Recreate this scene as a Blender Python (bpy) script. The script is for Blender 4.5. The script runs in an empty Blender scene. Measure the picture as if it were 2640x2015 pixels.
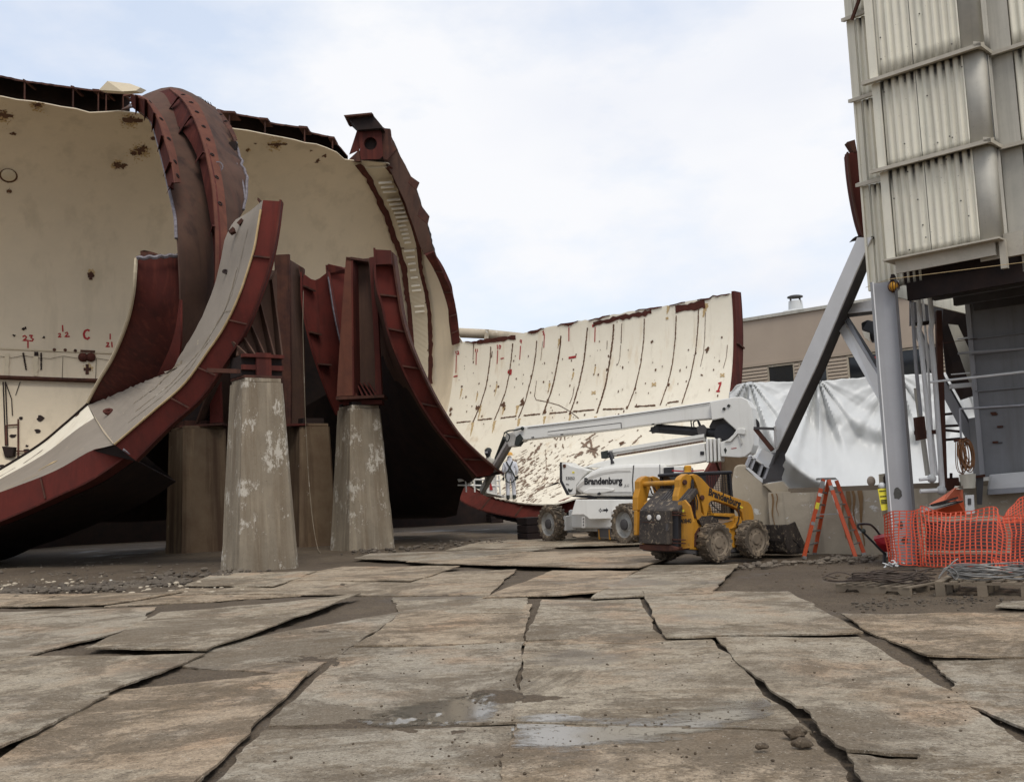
import bpy, bmesh, math, random
from mathutils import Vector as Vec, Matrix, noise
from mathutils.bvhtree import BVHTree

random.seed(7)
SC = bpy.context.scene
COL = SC.collection
R_ = math.radians

# ------------------------------------------------------------------ camera
EYE = Vec((0.0, 0.0, 1.6))
FOC = 2600.0
W0, H0 = 2640.0, 2015.0
PITCH, ROLL = R_(5.7), R_(2.45)
_f = Vec((0, math.cos(PITCH), math.sin(PITCH)))
_r = Vec((1, 0, 0))
_u = Vec((0, -math.sin(PITCH), math.cos(PITCH)))
CR = _r * math.cos(ROLL) - _u * math.sin(ROLL)
CU = _u * math.cos(ROLL) + _r * math.sin(ROLL)
cam_d = bpy.data.cameras.new("camera")
cam = bpy.data.objects.new("camera", cam_d)
COL.objects.link(cam)
m = Matrix((CR, CU, -_f)).transposed().to_4x4()
m.translation = EYE
cam.matrix_world = m
cam_d.sensor_width = 36.0
cam_d.lens = 36.0 * FOC / W0
cam_d.clip_start = 0.05
cam_d.clip_end = 3000
SC.camera = cam

# ------------------------------------------------------------------ light
SUN_DIR = Vec((0.14, -0.52, 0.84)).normalized()      # towards the sun
world = bpy.data.worlds.new("World")
SC.world = world
world.use_nodes = True
wn, wl = world.node_tree.nodes, world.node_tree.links
wn.clear()
w_out = wn.new("ShaderNodeOutputWorld")
w_bg = wn.new("ShaderNodeBackground")
w_bg.inputs["Strength"].default_value = 0.1
sky = wn.new("ShaderNodeTexSky")
sky.sky_type = "NISHITA"
sky.sun_disc = False
sky.sun_elevation = math.asin(SUN_DIR.z)
sky.sun_rotation = math.atan2(SUN_DIR.x, SUN_DIR.y)
sky.dust_density = 2.0
tc = wn.new("ShaderNodeTexCoord")
mp = wn.new("ShaderNodeMapping")
mp.inputs["Scale"].default_value = (1.0, 1.0, 2.1)
wl.new(tc.outputs["Generated"], mp.inputs["Vector"])
n1 = wn.new("ShaderNodeTexNoise")
n1.inputs["Scale"].default_value = 2.3
n1.inputs["Detail"].default_value = 7
n1.inputs["Roughness"].default_value = 0.55
wl.new(mp.outputs["Vector"], n1.inputs["Vector"])
cr = wn.new("ShaderNodeValToRGB")
cr.color_ramp.elements[0].position = 0.40
cr.color_ramp.elements[0].color = (0.42, 0.42, 0.42, 1)
cr.color_ramp.elements[1].position = 0.56
cr.color_ramp.elements[1].color = (1, 1, 1, 1)
wl.new(n1.outputs["Fac"], cr.inputs["Fac"])
n2 = wn.new("ShaderNodeTexNoise")
n2.inputs["Scale"].default_value = 1.7
n2.inputs["Detail"].default_value = 5
wl.new(mp.outputs["Vector"], n2.inputs["Vector"])
cr2 = wn.new("ShaderNodeValToRGB")
cr2.color_ramp.elements[0].position = 0.35
cr2.color_ramp.elements[0].color = (7.6, 8.05, 9.2, 1)
cr2.color_ramp.elements[1].position = 0.62
cr2.color_ramp.elements[1].color = (9.55, 9.65, 9.95, 1)
wl.new(n2.outputs["Fac"], cr2.inputs["Fac"])
blue = wn.new("ShaderNodeMix")
blue.data_type = "RGBA"
blue.blend_type = "ADD"
blue.inputs["Factor"].default_value = 1.0
wl.new(sky.outputs["Color"], blue.inputs["A"])
blue.inputs["B"].default_value = (3.5, 4.3, 5.4, 1)
mx = wn.new("ShaderNodeMix")
mx.data_type = "RGBA"
wl.new(cr.outputs["Color"], mx.inputs["Factor"])
wl.new(blue.outputs["Result"], mx.inputs["A"])
wl.new(cr2.outputs["Color"], mx.inputs["B"])
wl.new(mx.outputs["Result"], w_bg.inputs["Color"])
wl.new(w_bg.outputs["Background"], w_out.inputs["Surface"])

sun_d = bpy.data.lights.new("sun", "SUN")
sun_d.energy = 1.8
sun_d.angle = R_(24)
sun_d.color = (1.0, 0.95, 0.87)
sun = bpy.data.objects.new("sun", sun_d)
COL.objects.link(sun)
sun.rotation_euler = SUN_DIR.to_track_quat("Z", "Y").to_euler()
sun.location = (20, -30, 60)

SC.view_settings.view_transform = "Standard"
SC.view_settings.look = "None"
SC.view_settings.gamma = 1.0
SC.view_settings.exposure = 0.0
SC.view_settings.use_curve_mapping = False
SC.render.engine = "CYCLES"
SC.cycles.max_bounces = 6
SC.cycles.use_denoising = True

# ------------------------------------------------------------------ geometry helpers
def ray(px, py):
    d = _f * FOC + CR * (px - W0 / 2) + CU * (H0 / 2 - py)
    return d / d.y

def P(px, py, Y):
    return EYE + ray(px, py) * Y

def G(px, py, z=0.0):
    d = ray(px, py)
    return EYE + d * ((z - EYE.z) / d.z)

def RP(px, py, p0, n):
    d = ray(px, py)
    return EYE + d * ((p0 - EYE).dot(n) / d.dot(n))

def PX(p):
    d = p - EYE
    z = d.dot(_f)
    return (W0 / 2 + FOC * d.dot(CR) / z, H0 / 2 - FOC * d.dot(CU) / z)

def catmull(pts, n):
    """n+1 samples of a smooth curve through pts, spaced by chord length"""
    pts = [Vec(p) for p in pts]
    if len(pts) == 2:
        return [pts[0].lerp(pts[1], i / n) for i in range(n + 1)]
    L = [0]
    for a, b in zip(pts, pts[1:]):
        L.append(L[-1] + max((b - a).length, 1e-6))
    out = []
    k = 0
    for i in range(n + 1):
        s = L[-1] * i / n
        while k < len(pts) - 2 and s > L[k + 1]:
            k += 1
        t = (s - L[k]) / (L[k + 1] - L[k])
        p1, p2 = pts[k], pts[k + 1]
        p0 = pts[k - 1] if k > 0 else p1 * 2 - p2
        p3 = pts[k + 2] if k + 2 < len(pts) else p2 * 2 - p1
        out.append(0.5 * ((2 * p1) + (p2 - p0) * t + (2 * p0 - 5 * p1 + 4 * p2 - p3) * t * t + (3 * p1 - p0 - 3 * p2 + p3) * t ** 3))
    return out

def PL(pts, n):
    return catmull([P(*p) for p in pts], n)

def interp(tab, x):
    if x <= tab[0][0]:
        return tab[0][1]
    for (a, b), (c, d) in zip(tab, tab[1:]):
        if x <= c:
            return b + (d - b) * (x - a) / (c - a)
    return tab[-1][1]

class Frame:
    def __init__(s, o, ex, ey=None, ez=None):
        s.o = Vec(o)
        s.x = Vec(ex).normalized()
        s.z = Vec(ez).normalized() if ez is not None else Vec((0, 0, 1))
        s.y = Vec(ey).normalized() if ey is not None else s.z.cross(s.x).normalized()
    def __call__(s, a, b, c):
        return s.o + s.x * a + s.y * b + s.z * c

WORLD = Frame((0, 0, 0), (1, 0, 0))
LOC = {}

def cprop(o, label=None, cat=None, group=None, kind=None):
    if label: o["label"] = label
    if cat: o["category"] = cat
    if group: o["group"] = group
    if kind: o["kind"] = kind
    return o

def thing(name, label, cat, loc, group=None):
    o = bpy.data.objects.new(name, None)
    o.empty_display_size = 0.3
    COL.objects.link(o)
    o.location = loc
    LOC[o.name] = Vec(loc)
    return cprop(o, label, cat, group)

class MB:
    def __init__(s):
        s.v, s.f = [], []
    def add(s, vs, fs):
        k = len(s.v)
        s.v += [Vec(v) for v in vs]
        s.f += [tuple(i + k for i in f) for f in fs]
        return s
    def box(s, F, a0, a1, b0, b1, c0, c1):
        vs = [F(a, b, c) for c in (c0, c1) for b in (b0, b1) for a in (a0, a1)]
        return s.add(vs, [(0, 2, 3, 1), (4, 5, 7, 6), (0, 1, 5, 4), (2, 6, 7, 3), (0, 4, 6, 2), (1, 3, 7, 5)])
    def bar(s, p, q, w, h, up=Vec((0, 0, 1))):
        p, q = Vec(p), Vec(q)
        d = (q - p).normalized()
        sx = d.cross(up)
        if sx.length < 1e-4: sx = d.cross(Vec((1, 0, 0)))
        sx.normalize()
        sy = sx.cross(d)
        c = [(-w / 2, -h / 2), (w / 2, -h / 2), (w / 2, h / 2), (-w / 2, h / 2)]
        vs = [e + sx * a + sy * b for e in (p, q) for a, b in c]
        return s.add(vs, [(0, 1, 2, 3), (7, 6, 5, 4), (0, 4, 5, 1), (1, 5, 6, 2), (2, 6, 7, 3), (3, 7, 4, 0)])
    def prism(s, poly, vec):
        n = len(poly)
        vec = Vec(vec)
        vs = [Vec(p) for p in poly] + [Vec(p) + vec for p in poly]
        fs = [tuple(range(n)), tuple(range(2 * n - 1, n - 1, -1))]
        fs += [(i, n + i, n + (i + 1) % n, (i + 1) % n) for i in range(n)]
        return s.add(vs, fs)
    def tube(s, pts, r, seg=8, r1=None):
        pts = [Vec(p) for p in pts]
        n = len(pts)
        vs, fs = [], []
        prev = None
        for i, p in enumerate(pts):
            d = (pts[min(i + 1, n - 1)] - pts[max(i - 1, 0)]).normalized()
            if prev is None:
                a = d.cross(Vec((0, 0, 1)))
                if a.length < 1e-3: a = d.cross(Vec((1, 0, 0)))
            else:
                a = prev - d * prev.dot(d)
            a.normalize(); prev = a
            b = d.cross(a)
            rr = r if r1 is None else r + (r1 - r) * i / (n - 1)
            vs += [p + a * (math.cos(2 * math.pi * k / seg) * rr) + b * (math.sin(2 * math.pi * k / seg) * rr) for k in range(seg)]
        for i in range(n - 1):
            for k in range(seg):
                k2 = (k + 1) % seg
                fs.append((i * seg + k, i * seg + k2, (i + 1) * seg + k2, (i + 1) * seg + k))
        fs += [tuple(range(seg - 1, -1, -1)), tuple((n - 1) * seg + k for k in range(seg))]
        return s.add(vs, fs)
    def lathe(s, F, prof, seg=24, closed=True):
        """prof: (radius, height along F.z)"""
        n = len(prof)
        vs = [F(r * math.cos(2 * math.pi * k / seg), r * math.sin(2 * math.pi * k / seg), h) for r, h in prof for k in range(seg)]
        fs = []
        for i in range(n - 1):
            for k in range(seg):
                k2 = (k + 1) % seg
                fs.append((i * seg + k, i * seg + k2, (i + 1) * seg + k2, (i + 1) * seg + k))
        if closed:
            fs += [tuple(range(seg - 1, -1, -1)), tuple((n - 1) * seg + k for k in range(seg))]
        return s.add(vs, fs)
    def grid(s, rows):
        n, k = len(rows), len(rows[0])
        vs = [p for r in rows for p in r]
        return s.add(vs, [(i * k + j, i * k + j + 1, (i + 1) * k + j + 1, (i + 1) * k + j) for i in range(n - 1) for j in range(k - 1)])
    def slab(s, rows, back):
        """sheet with thickness; back = list of rows of the other side"""
        n, k = len(rows), len(rows[0])
        b = n * k
        vs = [p for r in rows for p in r] + [p for r in back for p in r]
        fs = []
        for i in range(n - 1):
            for j in range(k - 1):
                q = (i * k + j, i * k + j + 1, (i + 1) * k + j + 1, (i + 1) * k + j)
                fs.append(q)
                fs.append(tuple(b + t for t in reversed(q)))
        ring = [j for j in range(k)] + [i * k + k - 1 for i in range(1, n)] + [(n - 1) * k + j for j in range(k - 2, -1, -1)] + [i * k for i in range(n - 2, 0, -1)]
        for a, c in zip(ring, ring[1:] + ring[:1]):
            fs.append((a, b + a, b + c, c))
        return s.add(vs, fs)
    def sphere(s, c, r, sx=1, sy=1, sz=1, seg=12, rings=8, F=WORLD):
        vs, fs = [], []
        c = Vec(c)
        for i in range(rings + 1):
            th = math.pi * i / rings
            for k in range(seg):
                ph = 2 * math.pi * k / seg
                vs.append(c + F.x * (r * sx * math.sin(th) * math.cos(ph)) + F.y * (r * sy * math.sin(th) * math.sin(ph)) + F.z * (r * sz * math.cos(th)))
        for i in range(rings):
            for k in range(seg):
                k2 = (k + 1) % seg
                fs.append((i * seg + k, (i + 1) * seg + k, (i + 1) * seg + k2, i * seg + k2))
        return s.add(vs, fs)
    def build(s, name, mat, parent=None, smooth=False, bevel=0.0, loc=None, clean=True):
        base = LOC[parent.name] if parent is not None else (Vec(loc) if loc is not None else Vec((0, 0, 0)))
        me = bpy.data.meshes.new(name)
        me.from_pydata([tuple(v - base) for v in s.v], [], s.f)
        if clean:
            bm = bmesh.new(); bm.from_mesh(me)
            bmesh.ops.remove_doubles(bm, verts=bm.verts, dist=1e-5)
            bmesh.ops.recalc_face_normals(bm, faces=bm.faces)
            bm.to_mesh(me); bm.free()
        o = bpy.data.objects.new(name, me)
        COL.objects.link(o)
        if parent is not None:
            o.parent = parent
        else:
            o.location = base
        LOC[o.name] = base
        if mat: me.materials.append(mat)
        if smooth:
            for p in me.polygons: p.use_smooth = True
            try: me.set_sharp_from_angle(angle=R_(40))
            except Exception: pass
        if bevel > 0:
            b = o.modifiers.new("bevel", "BEVEL")
            b.width = bevel; b.segments = 2; b.limit_method = "ANGLE"; b.angle_limit = R_(35)
        return o

def grid_normals(rows):
    n, k = len(rows), len(rows[0])
    out = []
    for i in range(n):
        r = []
        for j in range(k):
            a = rows[min(i + 1, n - 1)][j] - rows[max(i - 1, 0)][j]
            b = rows[i][min(j + 1, k - 1)] - rows[i][max(j - 1, 0)]
            c = a.cross(b)
            r.append(c.normalized() if c.length > 1e-9 else Vec((0, 0, 1)))
        out.append(r)
    return out

def loft(rails, m=None):
    """rails: polylines of equal length -> grid rows; m>0 resamples across smoothly"""
    if m is None: return [list(r) for r in rails]
    cols = [catmull([r[j] for r in rails], m) for j in range(len(rails[0]))]
    return [[c[i] for c in cols] for i in range(m + 1)]

def sheet(mb, rows, t, away=True):
    """closed sheet: thickness t on the side away from the camera"""
    ns = grid_normals(rows)
    mid = rows[len(rows) // 2][len(rows[0]) // 2]
    sg = 1.0 if ns[len(rows) // 2][len(rows[0]) // 2].dot(mid - EYE) > 0 else -1.0
    if not away: sg = -sg
    mb.slab(rows, [[p + q * (t * sg) for p, q in zip(a, b)] for a, b in zip(rows, ns)])
    return mb

class Surf:
    """ray target for marks painted on a curved surface"""
    def __init__(s, *grids):
        vs, fs = [], []
        for g in grids:
            k = len(vs); w = len(g[0])
            vs += [p for r in g for p in r]
            fs += [(k + i * w + j, k + i * w + j + 1, k + (i + 1) * w + j + 1, k + (i + 1) * w + j) for i in range(len(g) - 1) for j in range(w - 1)]
        s.t = BVHTree.FromPolygons(vs, fs)
    def hit(s, px, py, off=0.012):
        d = ray(px, py).normalized()
        p, n, i, dist = s.t.ray_cast(EYE, d)
        if p is None: return None
        if n.dot(d) > 0: n = -n
        return p + n * off, n
    def near(s, p, off=0.0):
        q, n, i, dist = s.t.find_nearest(p)
        if n.dot(q - EYE) > 0: n = -n
        return q + n * off, n

def stroke(mb, surf, pts, w, off=0.012, step=8.0, jit=0.0, taper=False):
    """ribbon of width w (metres) along pixel polyline, laid on surf"""
    sm = []
    for a, b in zip(pts, pts[1:]):
        L = math.hypot(b[0] - a[0], b[1] - a[1]); n = max(1, int(L / step))
        sm += [(a[0] + (b[0] - a[0]) * i / n, a[1] + (b[1] - a[1]) * i / n) for i in range(n)]
    sm.append(pts[-1])
    hs = [surf.hit(x, y, off) for x, y in sm]
    hs = [h for h in hs if h]
    if len(hs) < 2: return mb
    l, r = [], []
    n = len(hs)
    for i, (p, nn) in enumerate(hs):
        d = hs[min(i + 1, n - 1)][0] - hs[max(i - 1, 0)][0]
        sd = nn.cross(d).normalized()
        k = w / 2 * (1 + random.uniform(-jit, jit))
        k2 = w / 2 * (1 + random.uniform(-jit, jit))
        if taper: 
            q = 1 - i / (n - 1) * 0.8
            k *= q; k2 *= q
        l.append(p + sd * k); r.append(p - sd * k2)
    mb.grid([l, r])
    return mb

def blot(mb, surf, x, y, r, off=0.012, sx=1.0, sz=1.0, n=9, jit=0.35):
    h = surf.hit(x, y, off)
    if not h: return mb
    p, nn = h
    ux = Vec((0, 0, 1)).cross(nn)
    if ux.length < 1e-3: ux = Vec((1, 0, 0))
    ux.normalize(); uz = nn.cross(ux)
    vs = [p + ux * (math.cos(2 * math.pi * i / n) * r * sx * (1 + random.uniform(-jit, jit))) + uz * (math.sin(2 * math.pi * i / n) * r * sz * (1 + random.uniform(-jit, jit))) for i in range(n)]
    mb.add(vs, [tuple(range(n))])
    return mb

def soft(mb, surf, x, y, R, n, s0=0.015, s1=0.06, off=0.012, sx=1.0):
    """cloud of flecks thinning outwards (R in pixels)"""
    for _ in range(n):
        a = random.uniform(0, 6.283); q = abs(random.gauss(0, 0.5)) * R
        blot(mb, surf, x + math.cos(a) * q * sx, y + math.sin(a) * q, random.uniform(s0, s1) * (1.2 - min(1, q / R)), off=off + random.uniform(0, 0.003), n=7, jit=0.5)

def text(txt, size, F, name, mat, parent, bold=0.0, depth=0.004, align="LEFT", shear=0.0, sx=1.0):
    """flat lettering in the plane F.x, F.z facing -F.y"""
    cu = bpy.data.curves.new("lettering", "FONT")
    cu.body = txt; cu.size = size; cu.offset = bold; cu.align_x = align; cu.shear = shear
    cu.resolution_u = 3
    t = bpy.data.objects.new("lettering_tmp", cu)
    COL.objects.link(t)
    dg = bpy.context.evaluated_depsgraph_get()
    me = bpy.data.meshes.new_from_object(t.evaluated_get(dg))
    vs = [F(v.co.x * sx, 0, v.co.y) for v in me.vertices]
    fs = [tuple(p.vertices) for p in me.polygons]
    bpy.data.objects.remove(t); bpy.data.curves.remove(cu); bpy.data.meshes.remove(me)
    mb = MB().add(vs, fs)
    return mb.build(name, mat, parent, clean=False)

# ------------------------------------------------------------------ materials
class NT:
    def __init__(s, name):
        s.m = bpy.data.materials.new(name)
        s.m.use_nodes = True
        s.n, s.l = s.m.node_tree.nodes, s.m.node_tree.links
        s.b = s.n["Principled BSDF"]
        s.tc = s.n.new("ShaderNodeTexCoord")
    def link(s, a, b): s.l.new(a, b)
    def noise(s, scale, detail=5, rough=0.6, stretch=None, dist=0.0, seed=0.0):
        n = s.n.new("ShaderNodeTexNoise")
        n.noise_dimensions = "3D"
        n.inputs["Scale"].default_value = scale
        n.inputs["Detail"].default_value = detail
        n.inputs["Roughness"].default_value = rough
        n.inputs["Distortion"].default_value = dist
        mp = s.n.new("ShaderNodeMapping")
        mp.inputs["Location"].default_value = (seed, seed * 1.7, seed * 0.6)
        if stretch: mp.inputs["Scale"].default_value = stretch
        s.link(s.tc.outputs["Object"], mp.inputs["Vector"])
        s.link(mp.outputs["Vector"], n.inputs["Vector"])
        return n.outputs["Fac"]
    def ramp(s, fac, a, b, ca=(0, 0, 0, 1), cb=(1, 1, 1, 1)):
        r = s.n.new("ShaderNodeValToRGB")
        r.color_ramp.elements[0].position = a
        r.color_ramp.elements[1].position = b
        r.color_ramp.elements[0].color = ca
        r.color_ramp.elements[1].color = cb
        s.link(fac, r.inputs["Fac"])
        return r.outputs["Color"]
    def mix(s, fac, a, b, mode="MIX"):
        x = s.n.new("ShaderNodeMix")
        x.data_type = "RGBA"; x.blend_type = mode
        if isinstance(fac, (int, float)): x.inputs["Factor"].default_value = fac
        else: s.link(fac, x.inputs["Factor"])
        for k, v in (("A", a), ("B", b)):
            if isinstance(v, tuple): x.inputs[k].default_value = v if len(v) == 4 else v + (1,)
            else: s.link(v, x.inputs[k])
        return x.outputs["Result"]
    def math(s, op, a, b=0.0):
        x = s.n.new("ShaderNodeMath"); x.operation = op
        for i, v in enumerate((a, b)):
            if isinstance(v, (int, float)): x.inputs[i].default_value = v
            else: s.link(v, x.inputs[i])
        return x.outputs[0]
    def bump(s, h, strength=0.3, dist=0.02):
        b = s.n.new("ShaderNodeBump")
        b.inputs["Strength"].default_value = strength
        b.inputs["Distance"].default_value = dist
        s.link(h, b.inputs["Height"])
        s.link(b.outputs["Normal"], s.b.inputs["Normal"])
    def rand(s):
        return s.n.new("ShaderNodeObjectInfo").outputs["Random"]
    def out(s, col, rough=0.7, metal=0.0, spec=0.35):
        if isinstance(col, tuple): s.b.inputs["Base Color"].default_value = col if len(col) == 4 else col + (1,)
        else: s.link(col, s.b.inputs["Base Color"])
        if isinstance(rough, (int, float)): s.b.inputs["Roughness"].default_value = rough
        else: s.link(rough, s.b.inputs["Roughness"])
        s.b.inputs["Metallic"].default_value = metal
        s.b.inputs["Specular IOR Level"].default_value = spec
        return s.m

def grunge(name, c1, c2, scale=1.5, streak=None, speck=None, rough=0.65, metal=0.0, bump=0.15, bscale=12, fine=0.12, rnd=0.0, spec=0.3):
    """worn surface: two tones, optional vertical streaks (colour, amount, width) and flecks (colour, scale, threshold)"""
    t = NT(name)
    c = t.mix(t.ramp(t.noise(scale, 7, 0.65), 0.32, 0.68), c1, c2)
    if fine:
        c = t.mix(t.math("MULTIPLY", t.noise(scale * 14, 4, 0.7, seed=3.1), fine * 1.6), c, tuple(x * 0.45 for x in c1), "MIX")
    for st in (streak if isinstance(streak, list) else [streak] if streak else []):
        col, amt, w = st[:3]
        lo = st[3] if len(st) > 3 else 0.52
        f = t.ramp(t.noise(w, 5, 0.6, stretch=(1, 1, 0.06), seed=5.3 + w), lo, lo + 0.16)
        c = t.mix(t.math("MULTIPLY", f, amt), c, col)
    for sp in (speck if isinstance(speck, list) else [speck] if speck else []):
        col, sc, th = sp[:3]
        f = t.ramp(t.noise(sc, 6, 0.72, seed=9.7 + sc, dist=0.4), th, th + 0.035)
        c = t.mix(f, c, col)
    if rnd:
        v = t.n.new("ShaderNodeHueSaturation")
        t.link(c, v.inputs["Color"])
        t.link(t.math("ADD", t.math("MULTIPLY", t.rand(), rnd), 1 - rnd / 2), v.inputs["Value"])
        c = v.outputs["Color"]
    if bump: t.bump(t.noise(bscale, 6, 0.65, seed=1.3), bump)
    return t.out(c, rough, metal, spec)

M = {}
M["mud"] = None
def mud():
    t = NT("mud")
    a = t.noise(0.35, 8, 0.68)
    b = t.noise(3.0, 8, 0.7, seed=4)
    d = t.noise(28, 4, 0.7, seed=8)
    c = t.mix(t.ramp(a, 0.35, 0.65), (0.085, 0.061, 0.040), (0.150, 0.114, 0.076))
    c = t.mix(t.ramp(b, 0.42, 0.66), c, (0.098, 0.073, 0.049))
    g = t.ramp(t.noise(40, 6, 0.85, seed=23), 0.36, 0.64, (0.55, 0.53, 0.5, 1), (1.25, 1.25, 1.25, 1))
    c = t.mix(1.0, c, g, "MULTIPLY")
    c = t.mix(t.ramp(d, 0.62, 0.68), c, (0.21, 0.175, 0.13))
    c = t.mix(t.ramp(t.noise(21, 4, 0.7, seed=17), 0.60, 0.68), c, (0.045, 0.036, 0.027))
    wet = t.ramp(t.noise(0.55, 5, 0.55, seed=21), 0.56, 0.66)
    c = t.mix(t.math("MULTIPLY", wet, 0.45), c, (0.075, 0.056, 0.037))
    r = t.math("SUBTRACT", 0.9, t.math("MULTIPLY", wet, 0.45))
    t.bump(t.math("ADD", t.noise(6, 8, 0.7, seed=2), t.math("MULTIPLY", d, 0.5)), 0.7, 0.06)
    return t.out(c, r, 0, 0.35)
M["mud"] = mud()

def plate_mat():
    t = NT("dirty_plate")
    rnd = t.rand()
    base = t.n.new("ShaderNodeValToRGB")
    e = base.color_ramp.elements
    e[0].position = 0; e[0].color = (0.40, 0.352, 0.275, 1)
    e[1].position = 1; e[1].color = (0.46, 0.35, 0.24, 1)
    x = e.new(0.5); x.color = (0.43, 0.365, 0.27, 1)
    t.link(rnd, base.inputs["Fac"])
    c = base.outputs["Color"]
    big = t.noise(0.42, 6, 0.62, seed=7)
    dirt = t.math("ADD", t.ramp(big, 0.36, 0.62), 0.35)
    c = t.mix(t.math("MULTIPLY", t.ramp(t.noise(0.8, 6, 0.6, seed=33), 0.52, 0.68), 0.6), c, (0.47, 0.29, 0.165))
    c = t.mix(t.math("MULTIPLY", t.ramp(t.noise(1.4, 6, 0.6, seed=39), 0.55, 0.68), 0.5), c, (0.37, 0.335, 0.275))
    m1 = t.math("MULTIPLY", t.math("MULTIPLY", t.ramp(t.noise(2.6, 13, 0.80, stretch=(0.75, 1.1, 1), seed=11), 0.485, 0.555), dirt), 0.6)
    c = t.mix(m1, c, (0.20, 0.145, 0.086))
    m2 = t.math("MULTIPLY", t.math("MULTIPLY", t.ramp(t.noise(9.5, 12, 0.82, seed=14), 0.50, 0.55), dirt), 0.55)
    c = t.mix(m2, c, (0.165, 0.128, 0.085))
    mudf = t.ramp(t.noise(0.62, 12, 0.78, seed=50, dist=0.5), 0.50, 0.565)
    c = t.mix(t.math("MULTIPLY", mudf, 0.72), c, (0.15, 0.115, 0.076))
    g = t.ramp(t.noise(46, 5, 0.85, seed=23), 0.36, 0.64, (0.58, 0.56, 0.54, 1), (1.2, 1.2, 1.2, 1))
    c = t.mix(1.0, c, g, "MULTIPLY")
    c = t.mix(t.ramp(t.noise(15, 6, 0.85, seed=60), 0.61, 0.64), c, (0.075, 0.058, 0.04))
    c = t.mix(t.ramp(t.noise(38, 4, 0.8, seed=64), 0.60, 0.635), c, (0.06, 0.048, 0.035))
    c = t.mix(t.ramp(t.noise(29, 4, 0.8, seed=71), 0.63, 0.67), c, (0.52, 0.46, 0.37))
    damp = t.ramp(t.noise(0.5, 8, 0.65, seed=81), 0.56, 0.64)
    c = t.mix(t.math("MULTIPLY", damp, 0.5), c, (0.12, 0.096, 0.068))
    r = t.math("SUBTRACT", 0.88, t.math("MULTIPLY", damp, 0.4))
    t.bump(t.math("ADD", t.noise(16, 9, 0.8, seed=2), t.math("MULTIPLY", mudf, 0.35)), 0.7, 0.03)
    return t.out(c, r, 0, 0.3)
M["plate"] = plate_mat()
M["plate_edge"] = grunge("plate_edge", (0.10, 0.08, 0.06), (0.05, 0.04, 0.03), 4)

M["red"] = grunge("red_primer", (0.100, 0.026, 0.020), (0.064, 0.021, 0.018), 1.3, streak=[((0.045, 0.018, 0.015), 0.6, 2.2), ((0.17, 0.045, 0.03), 0.4, 5.0)], speck=[((0.03, 0.016, 0.014), 7, 0.66), ((0.2, 0.13, 0.11), 18, 0.73)], rough=0.85, spec=0.12)
M["red_b"] = grunge("bright_red_primer", (0.140, 0.029, 0.022), (0.095, 0.025, 0.020), 1.5, streak=[((0.06, 0.02, 0.016), 0.5, 2.6)], speck=[((0.035, 0.016, 0.013), 8, 0.68), ((0.25, 0.15, 0.12), 20, 0.74)], rough=0.85, spec=0.12)
M["brown"] = grunge("brown_steel", (0.115, 0.066, 0.047), (0.075, 0.046, 0.036), 0.9, streak=[((0.028, 0.02, 0.02), 0.6, 1.8), ((0.12, 0.055, 0.04), 0.45, 3.5)], speck=[((0.16, 0.12, 0.105), 22, 0.72)], rough=0.85, spec=0.12)
M["rust"] = grunge("rusty_steel", (0.11, 0.048, 0.032), (0.055, 0.028, 0.024), 2.5, streak=((0.025, 0.016, 0.014), 0.6, 4), speck=((0.19, 0.12, 0.09), 14, 0.7), rough=0.85, spec=0.12)
M["black"] = grunge("sooty_shade_steel", (0.022, 0.018, 0.018), (0.04, 0.026, 0.022), 2.0, speck=((0.10, 0.07, 0.055), 10, 0.68), rough=0.85, spec=0.12)  # sooty parts, and surfaces coloured black as deep shade
M["cut"] = grunge("torch_cut_edge", (0.22, 0.20, 0.22), (0.07, 0.055, 0.055), 9, rough=0.5)
M["weld"] = grunge("rust_seam", (0.105, 0.035, 0.025), (0.06, 0.022, 0.018), 5, rough=0.85, spec=0.12, bump=0.5, bscale=20)
M["tan"] = grunge("tan_shaded_wall_paint", (0.70, 0.59, 0.43), (0.63, 0.535, 0.395), 0.5, streak=((0.34, 0.28, 0.19), 0.28, 1.2), speck=[((0.18, 0.11, 0.06), 5, 0.745)], rough=0.7, fine=0.07, bump=0.06)  # the cream paint, browner and toned down for less light
M["cream"] = grunge("cream_wall_paint", (0.87, 0.81, 0.67), (0.80, 0.735, 0.60), 0.7, streak=[((0.52, 0.35, 0.17), 0.5, 1.7, 0.6), ((0.5, 0.43, 0.32), 0.4, 4.0, 0.58)], speck=[((0.10, 0.05, 0.035), 4.2, 0.735), ((0.14, 0.075, 0.05), 10, 0.745)], rough=0.62, fine=0.05, bump=0.05)
M["cream_clean"] = grunge("cream_band_paint", (0.60, 0.51, 0.36), (0.54, 0.46, 0.33), 1.2, rough=0.65, fine=0.05, bump=0.05)
M["deck"] = grunge("grey_deck_dust", (0.30, 0.258, 0.21), (0.245, 0.21, 0.172), 0.8, speck=[((0.12, 0.10, 0.09), 9, 0.70), ((0.45, 0.38, 0.26), 1.6, 0.66)], streak=None, rough=0.8, bump=0.2)
M["redpaint"] = grunge("red_marking_paint", (0.42, 0.03, 0.035), (0.33, 0.03, 0.03), 8, rough=0.7, bump=0)
M["stain"] = grunge("rust_stain", (0.08, 0.04, 0.026), (0.16, 0.085, 0.045), 6, rough=0.85, bump=0)
M["stain2"] = grunge("yellow_rust_run", (0.46, 0.32, 0.15), (0.58, 0.44, 0.25), 4, rough=0.8, bump=0)
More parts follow.
